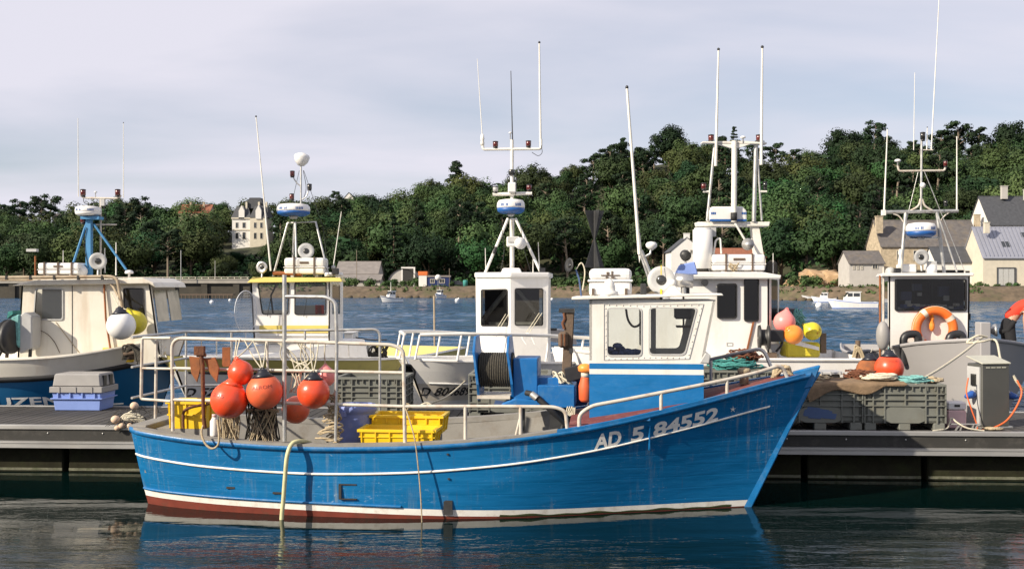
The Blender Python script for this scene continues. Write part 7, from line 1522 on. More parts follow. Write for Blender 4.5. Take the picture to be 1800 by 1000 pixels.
bar(tE, [pf(1625, 302, -.1), pf(1697, 480, -.2)], .008, 'mast_stay', 'galvanised', 5); bar(tE, [pf(1648, 376, -.1), pf(1682, 478, -.2)], .018, 'mast_stay', 'galvanised'); bar(tE, [pf(1614, 302), pf(1594, 385)], .006, 'mast_stay', 'galvanised', 5); navlight(tE, pf(1662, 357), .03, 'lens_dark', .1)
searchlight(pf(1620, 452, -.3), .145, (.1, -1, 0), 'searchlight', tE, False); MB().box(pf(1638, 465, -.2), (.16, .1, .12)).build('flood_lamp', 'grey_plastic', tE, bevel=.01); MB().lathe([(.1, 0), (.1, .12), (.07, .18)], pf(1637, 482, -.2), n=12).build('roof_pot', 'raft_white', tE)
MB().box(pf(1593, 472, -.1), (.3, .25, .16)).build('roof_locker', 'raft_white', tE, bevel=.02); MB().lathe([(.04, 0), (.045, .2), (.03, .3), (.045, .34), (.03, .42)], pf(1583, 478, -.3), n=10).build('roof_beacon', 'mast_white', tE); MB().box(pf(1577, 476, -.35), (.1, .1, .1)).build('roof_lamp', 'black_plastic', tE); MB().lathe([(.0, 0), (.07, .01), (.09, .1)], pf(1565, 478, -.2), (-.4, -1, 0), 12).build('roof_speaker', 'grey_plastic', tE)
MB().sphere(P(1552, 590, 19.0), (.12, .12, .26), 16, 10).build('side_fender', 'lid_grey', tE); MB().box(pc(900, 540, 1.2), (1.1, .02, 1.1)).build('shade_backing', 'interior_dark', wC); bar(wC, [pc(850, 560, .75), pc(892, 508, .6)], .05, 'inner_strut', 'grey_plastic'); bar(wC, [pc(908, 508, .6), pc(952, 560, .75)], .04, 'inner_strut', 'grey_plastic'); MB().box(pd(1290, 530, .9), (1.6, .02, 1.3)).build('shade_backing', 'interior_dark', wD); MB().box(pe(1635, 520, 1.2), (1.3, .02, 1.0)).build('shade_backing', 'interior_dark', wE)  # dark sheets added behind the panes stand in for the shade inside the cabins
# ================================================================ gear lying about
DZ = PZ + .003
def on_dock(px, py=None, Y=None): 
    Y = Y or FPX * (CAMH - DZ) / (py - HZ); return V((px - 900) / FPX * Y, Y, DZ)
# ---- buoys
def buoy(c, r, m, label, hang=None, tilt=(0, 0, 1), neck='buoy_black', text=None, group='inflatable buoys', rope='rope_pale', cat='buoy', eye=True):
    c = Vector(c); ax = Vector(tilt).normalized(); t = thing('inflatable_buoy', label, cat, c - V(0, 0, r), 0, group)
    prof = [(0, -r * 1.0)] + [(r * math.sin(a), -r * math.cos(a)) for a in [math.pi * k / 16 for k in range(1, 13)]] 
    prof += [(r * .52, r * .86), (r * .36, r * 1.0), (r * .27, r * 1.10)]
    b = MB().lathe(prof, c, ax, 30).build('body', m, t, recalc=False)
    if neck: MB().lathe([(r * .62, r * .80), (r * .40, r * 1.0), (r * .29, r * 1.12), (r * .24, r * 1.25), (r * .10, r * 1.28)], c, ax, 20).build('neck', neck, t, recalc=False)
    else: MB().lathe([(r * .27, r * 1.08), (r * .20, r * 1.2), (r * .08, r * 1.22)], c, ax, 14).build('neck', m, t, recalc=False)
    top = c + ax * r * 1.22
    if eye: MB().tube([top + V(math.cos(a), 0, math.sin(a)) * r * .12 for a in [2 * math.pi * k / 12 for k in range(12)]], r * .04, 5, closed=True).build('eyelet', neck or m, t)
    if hang is not None:
        for k, h in enumerate(hang): MB().tube(curve([top, (top + Vector(h)) / 2 + V(.015 * (k - .5), -.01, -.01), Vector(h)], 4), .008, 5).build('lanyard', rope, t)
    if text:
        q = Vector((0, 0, 1)).rotation_difference(ax).to_matrix()
        def f(tx, ty):
            a = -1.571 + (tx - text[2] / 2) / r; z = text[1] * r + ty; rr = math.sqrt(max(.0001, r * r - z * z)) * 1.006; return c + q @ V(rr * math.cos(a + text[3]), rr * math.sin(a + text[3]), z)
        lettering(text[0], text[4], f, 'lettering', 'print_dark', b, fit=text[2])
    return t
def bw(px, py, v): return W(BL(px, py, v))
def rail_pt(px, py): return W(BR(px, py))
RB = 1 / FPX * 12.2
buoy(bw(423, 655, -1.12), 22 * RB, 'buoy_red', 'smallest red-orange buoy at the top of the cluster on the blue boat stern rail', [rail_pt(422, 596), rail_pt(446, 598)], (.15, 0, -.2) if False else (-.25, -.2, 1), None)
buoy(bw(403, 703, -1.20), 32 * RB, 'buoy_red', 'large glossy red buoy hanging lowest and leftmost on the blue boat stern rail', [rail_pt(416, 597)], (.2, .1, 1), 'buoy_red', ('205', .08, .16, -.45, .06))
buoy(bw(465, 688, -1.16), 31 * RB, 'buoy_faded', 'large orange-red buoy with black neck hanging beside the rusty anchor buoy cluster', [rail_pt(430, 598), rail_pt(468, 599), rail_pt(445, 598)], (-.1, 0, 1), 'buoy_black', ('ALROM', .22, .24, .1, .055))
buoy(bw(551, 690, -1.14), 28 * RB, 'buoy_red', 'red buoy with long black neck hanging alone right of the stern gantry post', [rail_pt(546, 600), rail_pt(560, 601)], (0, 0, 1), 'buoy_black')
buoy(bw(572, 662, -.75), 18 * RB, 'buoy_pink', 'small pinkish red buoy half hidden behind the lone black-necked buoy', [bw(572, 602, -.8)], (0, 0, 1), None)
buoy(bw(520, 720, -.55), 24 * 12.7 / FPX, 'buoy_faded', 'red buoy resting low on the deck behind the stern gantry post', None, (.6, .1, .5), None)
buoy(P(213, 572, 17.55), 25 * 17.55 / FPX, 'buoy_white', 'big white ball float hanging on the cream cabin boat', [P(207, 520, 17.9), P(196, 515, 17.95)], (-.1, 0, 1), 'buoy_black', group='floats hung on the cream boat')
buoy(P(237, 567, 17.85), 21 * 17.85 / FPX, 'buoy_yellow', 'yellow ball float half hidden behind the big white float', [P(215, 540, 17.95)], (-.5, 0, 1), None, group='floats hung on the cream boat')
buoy(P(1379, 566, 18.55), 19 * 18.55 / FPX, 'buoy_pink', 'pink buoy beside the deckhouse end on the navy-hulled boat', None, (.2, 0, 1), None, group='buoys on the deckhouse boat')
buoy(P(1395, 588, 18.3), 17 * 18.3 / FPX, 'buoy_orange', 'orange buoy lying in front of the pink buoy on the navy-hulled boat', None, (-.6, -.4, .5), None, group='buoys on the deckhouse boat')
buoy(P(1428, 582, 19.1), 16 * 19.1 / FPX, 'buoy_yellow', 'yellow buoy above the yellow tub on the navy-hulled boat', None, (-.7, 0, .5), None, group='buoys on the deckhouse boat', text=('RS 8', -.5, .12, .3, .06))
buoy(P(1563, 647, 16.6), 25 * 16.6 / FPX, 'buoy_red', 'red buoy with black neck hung as a fender on the grey hull', [P(1562, 610, 17.4)], (0, 0, 1), 'buoy_black', ('POLYF', .45, .16, 0, .05), group='buoys hung on the grey hull', rope='rope_teal')
buoy(P(1529, 652, 16.9), 24 * 16.9 / FPX, 'rusty_plate', 'faded brown buoy in shadow left of the red fender buoy on the grey hull', [P(1534, 612, 17.9)], (0, 0, 1), 'buoy_black', group='buoys hung on the grey hull')
# ---- fish crates
def crate(name, label, c, size, m, rz=0.0, group=None, ribs=5, tilt=None, handles=True, wall=.025):
    """an open ribbed crate; c is the middle of its base"""
    w, d, h = size; t = thing(name, label, 'crate', c, rz, group); tp = .02
    b = MB(); b.box2((-w / 2 + tp, -d / 2 + tp, 0), (w / 2 - tp, d / 2 - tp, .02))
    for s in (-1, 1):
        b.prism([(-w / 2 + tp, s * (d / 2 - tp), 0), (w / 2 - tp, s * (d / 2 - tp), 0), (w / 2, s * d / 2, h), (-w / 2, s * d / 2, h)], (0, -s * wall, 0)); b.prism([(s * (w / 2 - tp), -d / 2 + tp, 0), (s * (w / 2 - tp), d / 2 - tp, 0), (s * w / 2, d / 2, h), (s * w / 2, -d / 2, h)], (-s * wall, 0, 0))
    b.build('body', m, t, local=True)
    MB().frame([(-w / 2 - .018, -d / 2 - .018, h - .028), (w / 2 + .018, -d / 2 - .018, h - .028), (w / 2 + .018, d / 2 + .018, h - .028), (-w / 2 - .018, d / 2 + .018, h - .028)], [(-w / 2 + .014, -d / 2 + .014, h - .028), (w / 2 - .014, -d / 2 + .014, h - .028), (w / 2 - .014, d / 2 - .014, h - .028), (-w / 2 + .014, d / 2 - .014, h - .028)], (0, 0, .03)).build('rim', m, t, local=True)
    for k in range(ribs):
        x = -w / 2 + .03 + (w - .06) * k / (ribs - 1); MB().prism([(x - .007, -d / 2 - .016, h - .03), (x - .007, -d / 2 + tp - .014, .01), (x - .007, -d / 2 + tp + .004, .01), (x - .007, -d / 2 + .002, h - .03)], (.014, 0, 0)).build('rib', m, t, local=True)
    for k in range(3):
        y = -d / 2 + .04 + (d - .08) * k / 2; MB().prism([(w / 2 + .016, y - .007, h - .03), (w / 2 - tp + .014, y - .007, .01), (w / 2 - tp - .004, y - .007, .01), (w / 2 - .002, y - .007, h - .03)], (0, .014, 0)).build('rib', m, t, local=True)
    MB().box2((-w / 2 - .012 + tp * .5, -d / 2 - .012 + tp * .5, h * .48), (w / 2 + .012 - tp * .5, -d / 2 + .004 + tp * .5, h * .54)).build('band', m, t, local=True)
    return t
def on_boat(px, py, v): p = BL(px, py, v); return p
def boat_crate(label, px0, px1, py0, py1, v, d, grp, rz=0.0, ribs=6):
    a, b = BL(px0, py1, v), BL(px1, py0, v); w = b.x - a.x; h = b.z - a.z; c = V((a.x + b.x) / 2, v + d / 2, a.z); return crate('fish_crate', label, W(c), (w, d, h), 'crate_yellow', BA + rz, grp, ribs)
boat_crate('yellow fish crate standing on the stern of the blue boat beside the rusty anchor', 294, 360, 706, 753, -.62, .40, 'yellow fish crates', 0, 3)
c1 = boat_crate('lower yellow fish crate in the waist of the blue boat, front of the pair', 631, 764, 756, 781, -.95, .42, 'yellow fish crates')
c2 = boat_crate('higher yellow fish crate just behind another in the waist of the blue boat', 652, 777, 731, 762, -.48, .45, 'yellow fish crates')
for q in (MB().box2((BL(660, 770, -.4).x, -.42, .43), (BL(770, 770, -.4).x, -.1, BL(700, 762, -.48).z)),): q.build('crate_support', 'grey_paint', boat, local=True)
a = BL(640, 781, -.9); MB().box2((a.x, -.9, .43), (BL(750, 781, -.9).x, -.6, a.z)).build('deck_batten', 'grey_paint', boat, local=True)
a = BL(300, 753, -.6); MB().box2((.25, -.60, .43), (a.x + .45, -.25, a.z)).build('stern_bench', 'grey_paint', boat, local=True)
a, b = P(191, 637, 18.05), P(222, 612, 18.05); crate('fish_crate', 'yellow fish crate on the side deck of the cream cabin boat', ((a.x + b.x) / 2, 18.3, a.z), (.5, .38, b.z - a.z), 'crate_yellow', .0, 'yellow fish crates', 4)
a, b = P(240, 632, 18.5), P(292, 608, 18.5); crate('fish_crate', 'second yellow fish crate further forward on the cream cabin boat', ((a.x + b.x) / 2, 18.75, a.z), (.5, .38, b.z - a.z), 'crate_yellow', -.1, 'yellow fish crates', 4)
# ---- blue box with grey lid
Yb = 16.55; a, b = P(92, 721, Yb), P(180, 688, Yb); c = V((a.x + b.x) / 2, Yb + .27, pon_y(0) * 0 + DZ); w = b.x - a.x
t = thing('lidded_storage_box', 'blue plastic storage box with grey lid standing on the pontoon', 'storage box', c, -.055); h = P(0, 690, Yb).z - DZ; h2 = P(0, 657, Yb).z - DZ
bx_ = MB(); tp = .03; bx_.add([V(sx * (w / 2 - tp * (1 - k)), sy * (.27 - tp * (1 - k)), z) for k, z in ((0, 0), (1, h)) for sx, sy in ((-1, -1), (1, -1), (1, 1), (-1, 1))], [(3, 2, 1, 0), (4, 5, 6, 7), (0, 1, 5, 4), (1, 2, 6, 5), (2, 3, 7, 6), (3, 0, 4, 7)]); bx_.build('tub', 'crate_blue', t, local=True, bevel=.01)
MB().box2((-w / 2 - .02, -.29, h - .10), (w / 2 + .02, .29, h - .085)).build('tub_flange', 'crate_blue', t, local=True)
for k in range(4): MB().box((-w / 2 + w * (k + .5) / 4, -.275, h - .045), (.02, .03, .08)).build('tub_rib', 'crate_blue', t, local=True)
MB().box2((-w / 2 - .03, -.30, h), (w / 2 + .03, .30, h + .09)).build('lid_flange', 'lid_grey', t, local=True, bevel=.006)
l_ = MB(); l_.add([V(sx * w / 2 * k, sy * .27 * k, z) for k, z in ((1, h + .09), (.93, h2)) for sx, sy in ((-1, -1), (1, -1), (1, 1), (-1, 1))], [(3, 2, 1, 0), (4, 5, 6, 7), (0, 1, 5, 4), (1, 2, 6, 5), (2, 3, 7, 6), (3, 0, 4, 7)]); l_.build('lid', 'lid_grey', t, local=True, bevel=.02)
for k in range(3): MB().box((-w / 2 + w * (k + .5) / 3, -.305, h + .045), (.02, .012, .09)).build('lid_rib', 'lid_grey', t, local=True)
for s in (-.12, .1): MB().box((w / 2 - .02, s, h + .18), (.05, .10, .16)).build('lid_recess', 'black_plastic', t, local=True)
# ---- big grey pallet boxes
def pallet_box(label, px0, px1, py0, Y, dep, rz=-.055, blue=None, panel_=None):
    a, b = PZf(px0, Y), PZf(px1, Y); w = b.x - a.x; h = P(0, py0, Y).z - DZ; t = thing('pallet_box', label, 'pallet box', ((a.x + b.x) / 2, Y + dep / 2, DZ), rz, 'grey pallet boxes'); ft = .10
    yb = -dep / 2
    s = MB(); s.box2((-w / 2 + .03, yb + .03, ft), (w / 2 - .03, dep / 2 - .03, ft + .03))
    for sx in (-1, 1): s.box2((sx * (w / 2 - .03), yb + .03, ft), (sx * (w / 2 - .055), dep / 2 - .03, h - .01)); s.box2((-w / 2 + .03, sx * (dep / 2 - .03), ft), (w / 2 - .03, sx * (dep / 2 - .055), h - .01))
    s.build('body', 'pallet_grey', t, local=True)
    MB().frame([(-w / 2, yb, h - .03), (w / 2, yb, h - .03), (w / 2, dep / 2, h - .03), (-w / 2, dep / 2, h - .03)], [(-w / 2 + .06, yb + .06, h - .03), (w / 2 - .06, yb + .06, h - .03), (w / 2 - .06, dep / 2 - .06, h - .03), (-w / 2 + .06, dep / 2 - .06, h - .03)], (0, 0, .035)).build('rim', 'pallet_grey', t, local=True, bevel=.005)
    zs = [h - .13, h - .21, h - .29, h - .42, h - .52]
    for z in zs:
        if z < ft + .02: continue
        full = z > h - .32
        spans = [(-w / 2, w / 2)] if full else [(-w / 2, -w * .26), (w * .26, w / 2)]
        for x0, x1 in spans: MB().box2((x0, yb, z), (x1, yb + .03, z + .014)).build('rib', 'pallet_grey', t, local=True)
        for s_ in (1,): MB().box2((w / 2 - .03, yb, z), (w / 2, dep / 2, z + .014)).build('rib', 'pallet_grey', t, local=True)
    for fx in (-.5, -.39, -.25, 0, .25, .39, .5):
        x = max(-w / 2 + .008, min(w / 2 - .008, fx * w)); z0 = ft if abs(fx) > .1 else h - .29
        MB().box2((x - .008, yb + .001, z0), (x + .008, yb + .03, h - .03)).build('rib', 'pallet_grey', t, local=True)
    for k in range(4): y = yb + .05 + (dep - .1) * k / 3; MB().box2((w / 2 - .03, y - .008, ft), (w / 2 - .001, y + .008, h - .03)).build('rib', 'pallet_grey', t, local=True)
    for k in range(11): x = -w / 2 + w * (k + .5) / 11; MB().box2((x - .006, yb + .003, h - .08), (x + .006, yb + .03, h - .03)).build('rim_tooth', 'pallet_grey', t, local=True)
    MB().prism([(-w * .24, yb + .012, ft + .03), (-w * .17, yb + .012, ft), (w * .17, yb + .012, ft), (w * .24, yb + .012, ft + .03), (w * .24, yb + .012, h - .34), (w * .18, yb + .012, h - .30), (-w * .18, yb + .012, h - .30), (-w * .24, yb + .012, h - .34)], (0, .02, 0)).build('side_panel', 'pallet_grey', t, local=True)
    if blue:
        m = MB(); g = random.Random(blue)
        for k in range(9): x = g.uniform(-.13, .13) * w; z = ft + .12 + g.uniform(-.04, .06); m.add([V(x - .09, yb + .009, z - .03), V(x + .08, yb + .009, z - .04), V(x + .10, yb + .009, z + .03), V(x - .06, yb + .009, z + .05)], [(0, 1, 2, 3)])
        for i, v in enumerate(m.v): m.v[i] = v + V(0, -.0004 * (i // 4), 0)
        m.build('blue_paint_patch', 'crate_blue_dark', t, local=True, recalc=False)
    for fx in (-.42, 0, .42): MB().box((fx * w, 0, ft / 2), (.14 * w, dep - .04, ft)).build('foot', 'pallet_grey', t, local=True, bevel=.01)
    return t, h
def PZf(px, Y): return V((px - 900) / FPX * Y, Y, DZ)
pallet_box('grey pallet box on the pontoon behind the blue barrel', 590, 714, 664, 15.5, .95)
pallet_box('grey pallet box on the pontoon behind the cable drum', 826, 972, 658, 15.5, .95, blue=5)
pallet_box('shaded grey pallet box on the pontoon just right of the blue bow', 1372, 1520, 676, 14.33, .95, blue=9)
pb4, hb4 = pallet_box('grey pallet box on the pontoon heaped with rope, beside the metal pedestal', 1524, 1666, 676, 14.27, .95)
pb5, hb5 = pallet_box('grey pallet box behind the blue bow rail with green and brown rope on top', 1222, 1368, 652, 15.35, .95)
# ---- rope heaps, sacking
def heap(name, label, cat, c, sx, sy, sz, n, r, m, seed, group=None, coil=True):
    g = random.Random(seed); mb = MB(); c = Vector(c)
    for k in range(n):
        a0 = g.uniform(0, 6.28); rx, ry = sx * g.uniform(.35, 1), sy * g.uniform(.35, 1); z = sz * (k / n) * g.uniform(.6, 1.1) + r; ox, oy = g.uniform(-.25, .25) * sx, g.uniform(-.25, .25) * sy
        mb.tube([c + V(ox + rx * .8 * math.cos(a), oy + ry * .8 * math.sin(a), z + g.uniform(-1, 1) * sz * .12) for a in [a0 + 6.28 * i / 18 * g.uniform(.97, 1.03) for i in range(17)]], r, 6)
    return solo(name, mb, m, label, cat, c, group, recalc=False)
zt4 = DZ + hb4; x4 = PZf(1590, 14.4).x
def draped(label, px0, px1, Y, seed):
    g = random.Random(seed); mb = MB(); rows = []; xa, xb = PZf(px0, Y).x, PZf(px1, Y).x; n = 34
    for j in range(9):
        v = j / 8; row = []
        for i in range(n + 1):
            u = i / n; x = xa + (xb - xa) * u; drop = .10 + .07 * math.sin(u * 9.5 + seed) + .09 * math.sin(u * 3.3 + 1.6) ; drop = max(.02, drop) * (1 if .02 < u < .98 else .5)
            if v < .4: y = Y - .022 - .012 * math.sin(u * 22); z = zt4 + .012 - drop * (1 - v / .4)
            else: y = Y - .02 + (v - .4) / .6 * .75; z = zt4 + .02 + .03 * mnoise.noise(V(u * 6, v * 4, seed)) + .03 * math.sin((v - .4) * 5.2) * (1 if x > xa else 0)
            row.append(V(x, y - .055 * (x - (xa + xb) / 2), z))
        rows.append(row)
    mb.grid(rows, True); mb.grid([[p - V(0, -.004, .008) for p in r] for r in rows], True, flip=True)
    return solo('sacking_cloth', mb, 'burlap', label, 'cloth', (xa, Y, zt4), recalc=False)
draped('brown burlap sacking draped over the edges of two grey pallet boxes', 1418, 1592, 14.29, 2)
heap('rope_heap', 'pale mooring rope heaped on the sacking over the pallet box', 'rope', (PZf(1548, 14.5).x, 14.50, zt4 + .05), .30, .20, .05, 14, .016, 'rope_pale', 3)
heap('rope_heap', 'teal rope heaped beside pale rope on the pallet box', 'rope', (PZf(1600, 14.5).x, 14.5, zt4 + .01), .30, .2, .07, 18, .011, 'rope_teal', 5)
heap('rope_heap', 'coil of light brown rope at the right end of the roped pallet box', 'rope', (PZf(1638, 14.6).x, 14.66, zt4), .20, .2, .05, 12, .012, 'rope_tan', 6)
heap('net_heap', 'dark brown net heaped on the sacking below the fender buoys', 'net', (PZf(1512, 14.7).x, 14.7, zt4 + .03), .24, .22, .12, 30, .009, 'rope_brown', 16)
zt5 = DZ + hb5
heap('rope_heap', 'dark green rope coiled on the pallet box behind the bow rail', 'rope', (PZf(1292, 15.6).x, 15.62, zt5), .42, .32, .16, 30, .012, 'rope_green', 7)
heap('rope_heap', 'rusty brown rope on top of the green coil behind the bow rail', 'rope', (PZf(1312, 15.7).x, 15.75, zt5 + .12), .30, .24, .14, 20, .014, 'rope_brown', 8)
heap('rope_heap', 'light brown rope lying on the shaded pallet box next to the blue stem head', 'rope', (PZf(1430, 14.6).x, 14.65, zt4 - .0), .36, .28, .08, 14, .014, 'rope_tan', 9)
a = PZf(1450, 14.9); t = thing('crate_lid', 'flat grey plastic lid lying on the shaded pallet box', 'lid', (a.x, 15.0, zt4 + .09), -.05); MB().box((0, 0, .02), (.5, .4, .035)).build('plate', 'grey_plastic', t, local=True, bevel=.006)
for k in range(4): MB().box((-.2 + k * .13, -.203, .02), (.02, .01, .05)).build('rib', 'grey_plastic', t, local=True)
MB().box((0, 0, -.03), (.4, .3, .07)).build('underside', 'pallet_recess', t, local=True)
# hanging lines on the blue boat
def fringe(label, px0, px1, py0, py1, v, n, m, seed, name='line_bundle'):
    g = random.Random(seed); mb = MB()
    for k in range(n):
        a = bw(px0 + (px1 - px0) * g.random(), py0 + g.uniform(-3, 3), v + g.uniform(-.06, .06)); b = bw(px0 + (px1 - px0) * g.random(), py1 + g.uniform(-8, 4), v + g.uniform(-.1, .1)); mb.tube(curve([a, (a + b) / 2 + V(g.uniform(-.03, .03), g.uniform(-.03, .03), 0), b], 4), g.uniform(.004, .009), 5)
    mb.tube([bw(px0 - 2, py0, v), bw((px0 + px1) / 2, py0 - 3, v), bw(px1 + 2, py0, v)], .02, 6)
    return solo(name, mb, m, label, 'rope', bw((px0 + px1) / 2, py1, v), recalc=False)
fringe('bundle of pale reddish lines hanging under the lowest red buoy', 384, 420, 712, 772, -.98, 60, 'rope_tan', 1)
fringe('bundle of dark weathered lines hanging under the orange-red buoy', 430, 492, 690, 776, -.92, 80, 'dark_rope', 2); fringe('tan lines mixed in front of the dark weathered lines', 436, 488, 722, 777, -.97, 34, 'rope_tan', 3)
g = random.Random(14); mb = MB()
for k in range(26):
    t0 = k / 26; y0 = 690 + 84 * t0; x0 = 588 - 8 * t0 + g.uniform(-6, 6); sp = 6 + 22 * max(0, t0 - .3)
    mb.tube(curve([bw(x0 - sp, y0 + g.uniform(-4, 4), -.98), bw(x0 + g.uniform(-4, 4), y0 + g.uniform(-8, 8), -1.04), bw(x0 + sp, y0 + g.uniform(-4, 6), -.98), bw(x0 + g.uniform(-6, 6), min(781, y0 + 12), -.92)]), .011, 6)
solo('rope_coil', mb, 'rope_tan', 'knotted tan rope hanging from the gantry post down to the deck of the blue boat', 'rope', bw(590, 780, -.98), recalc=False)
g = random.Random(15); mb = MB()
for k in range(9): mb.tube(curve([rail_pt(484 + g.uniform(-6, 40) * .3 + 20 * (k > 4) * 2, 602), bw(500 + k * 6 + g.uniform(-6, 6), 625 + g.uniform(-8, 8), -1.05), bw(530 + g.uniform(-14, 14), 655 + g.uniform(-12, 14), -1.05), bw(520 + g.uniform(-12, 12), 690, -1.0)]), .008, 5)
solo('tangled_line', mb, 'rope_pale', 'tangled pale line hanging between the gantry post and the lone black-necked buoy', 'rope', bw(520, 690, -1.0), recalc=False)
# anchor
A_ = thing('rusty_anchor', 'rusty brown anchor hung on the blue boat stern rail, stock upright', 'anchor', bw(357, 790, -1.16)); va = -1.10
MB().tube([bw(351, 612, va), bw(356, 640, va), bw(357, 700, va), bw(358, 745, va)], [.03, .026, .022, .018], 8).build('shank', 'rusty_iron', A_)
for q in ([(332, 626), (350, 628), (352, 648), (346, 672), (336, 656)], [(358, 630), (378, 628), (385, 646), (381, 672), (370, 658)]): MB().prism([bw(x, y, va + .02) for x, y in q], W(V(0, .02, 0)) - W(V(0, 0, 0))).build('fluke', 'rusty_plate', A_, bevel=.003)
MB().box(bw(351, 616, va), (.11, .08, .10)).build('crown_block', 'rusty_iron', A_); MB().tube([bw(346, 624, va), bw(362, 624, va)], .02, 6).build('stock', 'rusty_iron', A_)
MB().tube(curve([bw(358, 745, va), bw(354, 760, -1.16), bw(360, 778, -1.2), bw(372, 788, -1.22), bw(383, 782, -1.22), bw(385, 765, -1.2), bw(382, 738, -1.1)]), .013, 6).build('shackle_rope', 'rope_tan', A_)
MB().box(bw(398, 627, -1.02), (.09, .03, .22)).build('board', 'rusty_plate', A_)
MB().tube([bw(358, 735, va), bw(360, 752, va)], .026, 6).build('ring', 'rusty_iron', A_)
# barrel, jerrycan
p = BL(618, 779, -.55); cz = .43; hb_ = BL(618, 713, -.55).z - cz; t = thing('blue_barrel', 'blue plastic barrel in the waist of the blue boat behind the yellow crates', 'barrel', W(V(p.x, -.35, cz)), BA)
MB().lathe([(.17, 0), (.20, .03), (.215, hb_ * .5), (.23, hb_ * .85), (.235, hb_ * .88), (.25, hb_ * .9), (.25, hb_ * .97), (.235, hb_), (.21, hb_), (.20, hb_ * .5), (0, hb_ * .45)], n=28).build('body', 'barrel_blue', t, local=True, recalc=False)
MB().lathe([(.20, hb_ * .92), (.20, hb_ * .93), (0, hb_ * .93)], n=20).build('contents', 'interior_dark', t, local=True)
for a in (-1.9, 1.0): MB().box((.245 * math.cos(a), .245 * math.sin(a), hb_ * .88), (.07, .05, .06), a).build('handle', 'barrel_blue', t, local=True)
p = BL(374, 766, -.9); t = thing('white_canister', 'small white plastic canister on the stern of the blue boat', 'canister', W(V(p.x, -.85, BL(374, 768, -.9).z)), BA); MB().lathe([(.045, 0), (.05, .02), (.05, .18), (.03, .21), (.025, .23), (0, .235)], n=14).build('body', 'canister_white', t, local=True); MB().lathe([(.028, .23), (.028, .26), (0, .26)], n=12).build('cap', 'canister_pink', t, local=True)
# hose and line over the side
mb = MB(); mb.tube(curve([bw(545, 778, -.9), bw(530, 775, -1.12), bw(514, 779, -1.22), bw(505, 800, -1.28), bw(501, 840, -1.26), bw(498, 880, -1.24), W(V(BL(497, 905, -1.2).x, -1.24, .0)), W(V(BL(497, 905, -1.2).x, -1.24, -.35))], 6), .024, 10); solo('deck_hose', mb, 'hose', 'thick yellow-green hose hanging over the side of the blue boat into the water', 'hose', bw(500, 905, -1.24), recalc=False)
mb = MB(); mb.tube(curve([rail_pt(712, 715), bw(722, 745, -1.2), bw(730, 778, -1.24), bw(737, 840, -1.24), bw(741, 900, -1.22), W(V(BL(743, 911, -1.2).x, -1.2, -.3))], 6), .008, 6); mb.tube(curve([rail_pt(706, 712), rail_pt(712, 722), rail_pt(720, 712), rail_pt(710, 708)], 6), .01, 6); solo('side_line', mb, 'rope_tan', 'thin tan line tied to the stern rail and trailing down the blue hull', 'rope', bw(740, 905, -1.2), recalc=False)
# net with cork floats on the pontoon at the stern
nt_ = thing('float_net', 'small heap of net with pinkish cork floats on the pontoon at the blue boat stern', 'net', on_dock(232, Y=14.9)); g = random.Random(22); mb = MB()
for k in range(60):
    a = V(PZf(228, 14.9).x + g.uniform(-.2, .32), 14.9 + g.uniform(-.25, .3), DZ + .02 + g.random() ** 2 * .22); b = a + V(g.uniform(-.25, .25), g.uniform(-.2, .2), -g.random() * .12); b.z = max(DZ + .01, b.z); mb.tube(curve([a, (a + b) / 2 + V(0, 0, .05), b], 4), .005, 4)
mb.build('netting', 'net_dark', nt_, recalc=False); mb = MB()
for k in range(10): mb.tube(curve([P(205 + k * 3, 740 - k * 2, 14.72), P(225 + g.uniform(-8, 8), 732 + g.uniform(-8, 8), 14.7), P(250 + g.uniform(-6, 6), 740 + g.uniform(-14, 4), 14.75)]), .012, 5)
mb.build('head_rope', 'rope_pale', nt_, recalc=False)
for px, py, r in ((203, 737, .062), (236, 713, .058), (228, 748, .04), (214, 748, .045), (206, 752, .04), (240, 748, .035)): MB().sphere(P(px, py, 14.68), (r, r, r * .92), 14, 8).build('cork_float', 'cork', nt_)
# ---- right end of the pontoon: pedestal, canister, cleat, cables
Yp = 14.55; a, b = PZf(1722, Yp), PZf(1777, Yp); w = b.x - a.x; t = thing('power_pedestal', 'grey metal power pedestal with blue plugs standing on the pontoon', 'pedestal', ((a.x + b.x) / 2 - .02, Yp + .17, DZ), .18); h = P(0, 640, Yp).z - DZ; w = .42; d = .34
MB().box2((-w / 2, -d / 2, .02), (w / 2, d / 2, h)).build('cabinet', 'pedestal', t, local=True, bevel=.012); MB().prism([(-w / 2 - .01, -d / 2 - .015, h), (w / 2 + .01, -d / 2 - .015, h), (w / 2 + .01, d / 2 + .01, h + .08), (-w / 2 - .01, d / 2 + .01, h + .08)], (0, 0, .02)).build('sloping_top', 'pedestal_top', t, local=True, bevel=.005)
for k in range(4): MB().box((-.12 + k * .08, -d / 2 - .004, h - .045), (.06, .006, .014)).build('vent_slot', 'pedestal_top', t, local=True)
MB().box2((-w / 2 - .02, -d / 2 + .03, .03), (-w / 2 - .001, d / 2 - .03, h - .04)).build('side_panel', 'grey_plastic', t, local=True); MB().box((-w / 2 - .025, -.02, h - .22), (.03, .1, .16)).build('meter_window', 'lens_dark', t, local=True)
for s, zz in ((-1, h - .40), (1, h - .42)):
    MB().lathe([(.05, 0), (.05, .05), (.06, .06)], (s * w / 2, -.04, zz), (s, 0, 0), 14).build('socket', 'grey_plastic', t, local=True); MB().lathe([(.05, .05), (.055, .09), (.04, .16), (.02, .2)], (s * w / 2, -.04, zz), (s, -.2, -.25), 14).build('plug', 'socket_blue', t, local=True)
MB().box2((-w / 2 - .03, -d / 2 - .03, 0), (w / 2 + .03, d / 2 + .03, .02)).build('base_plate', 'galvanised', t, local=True)
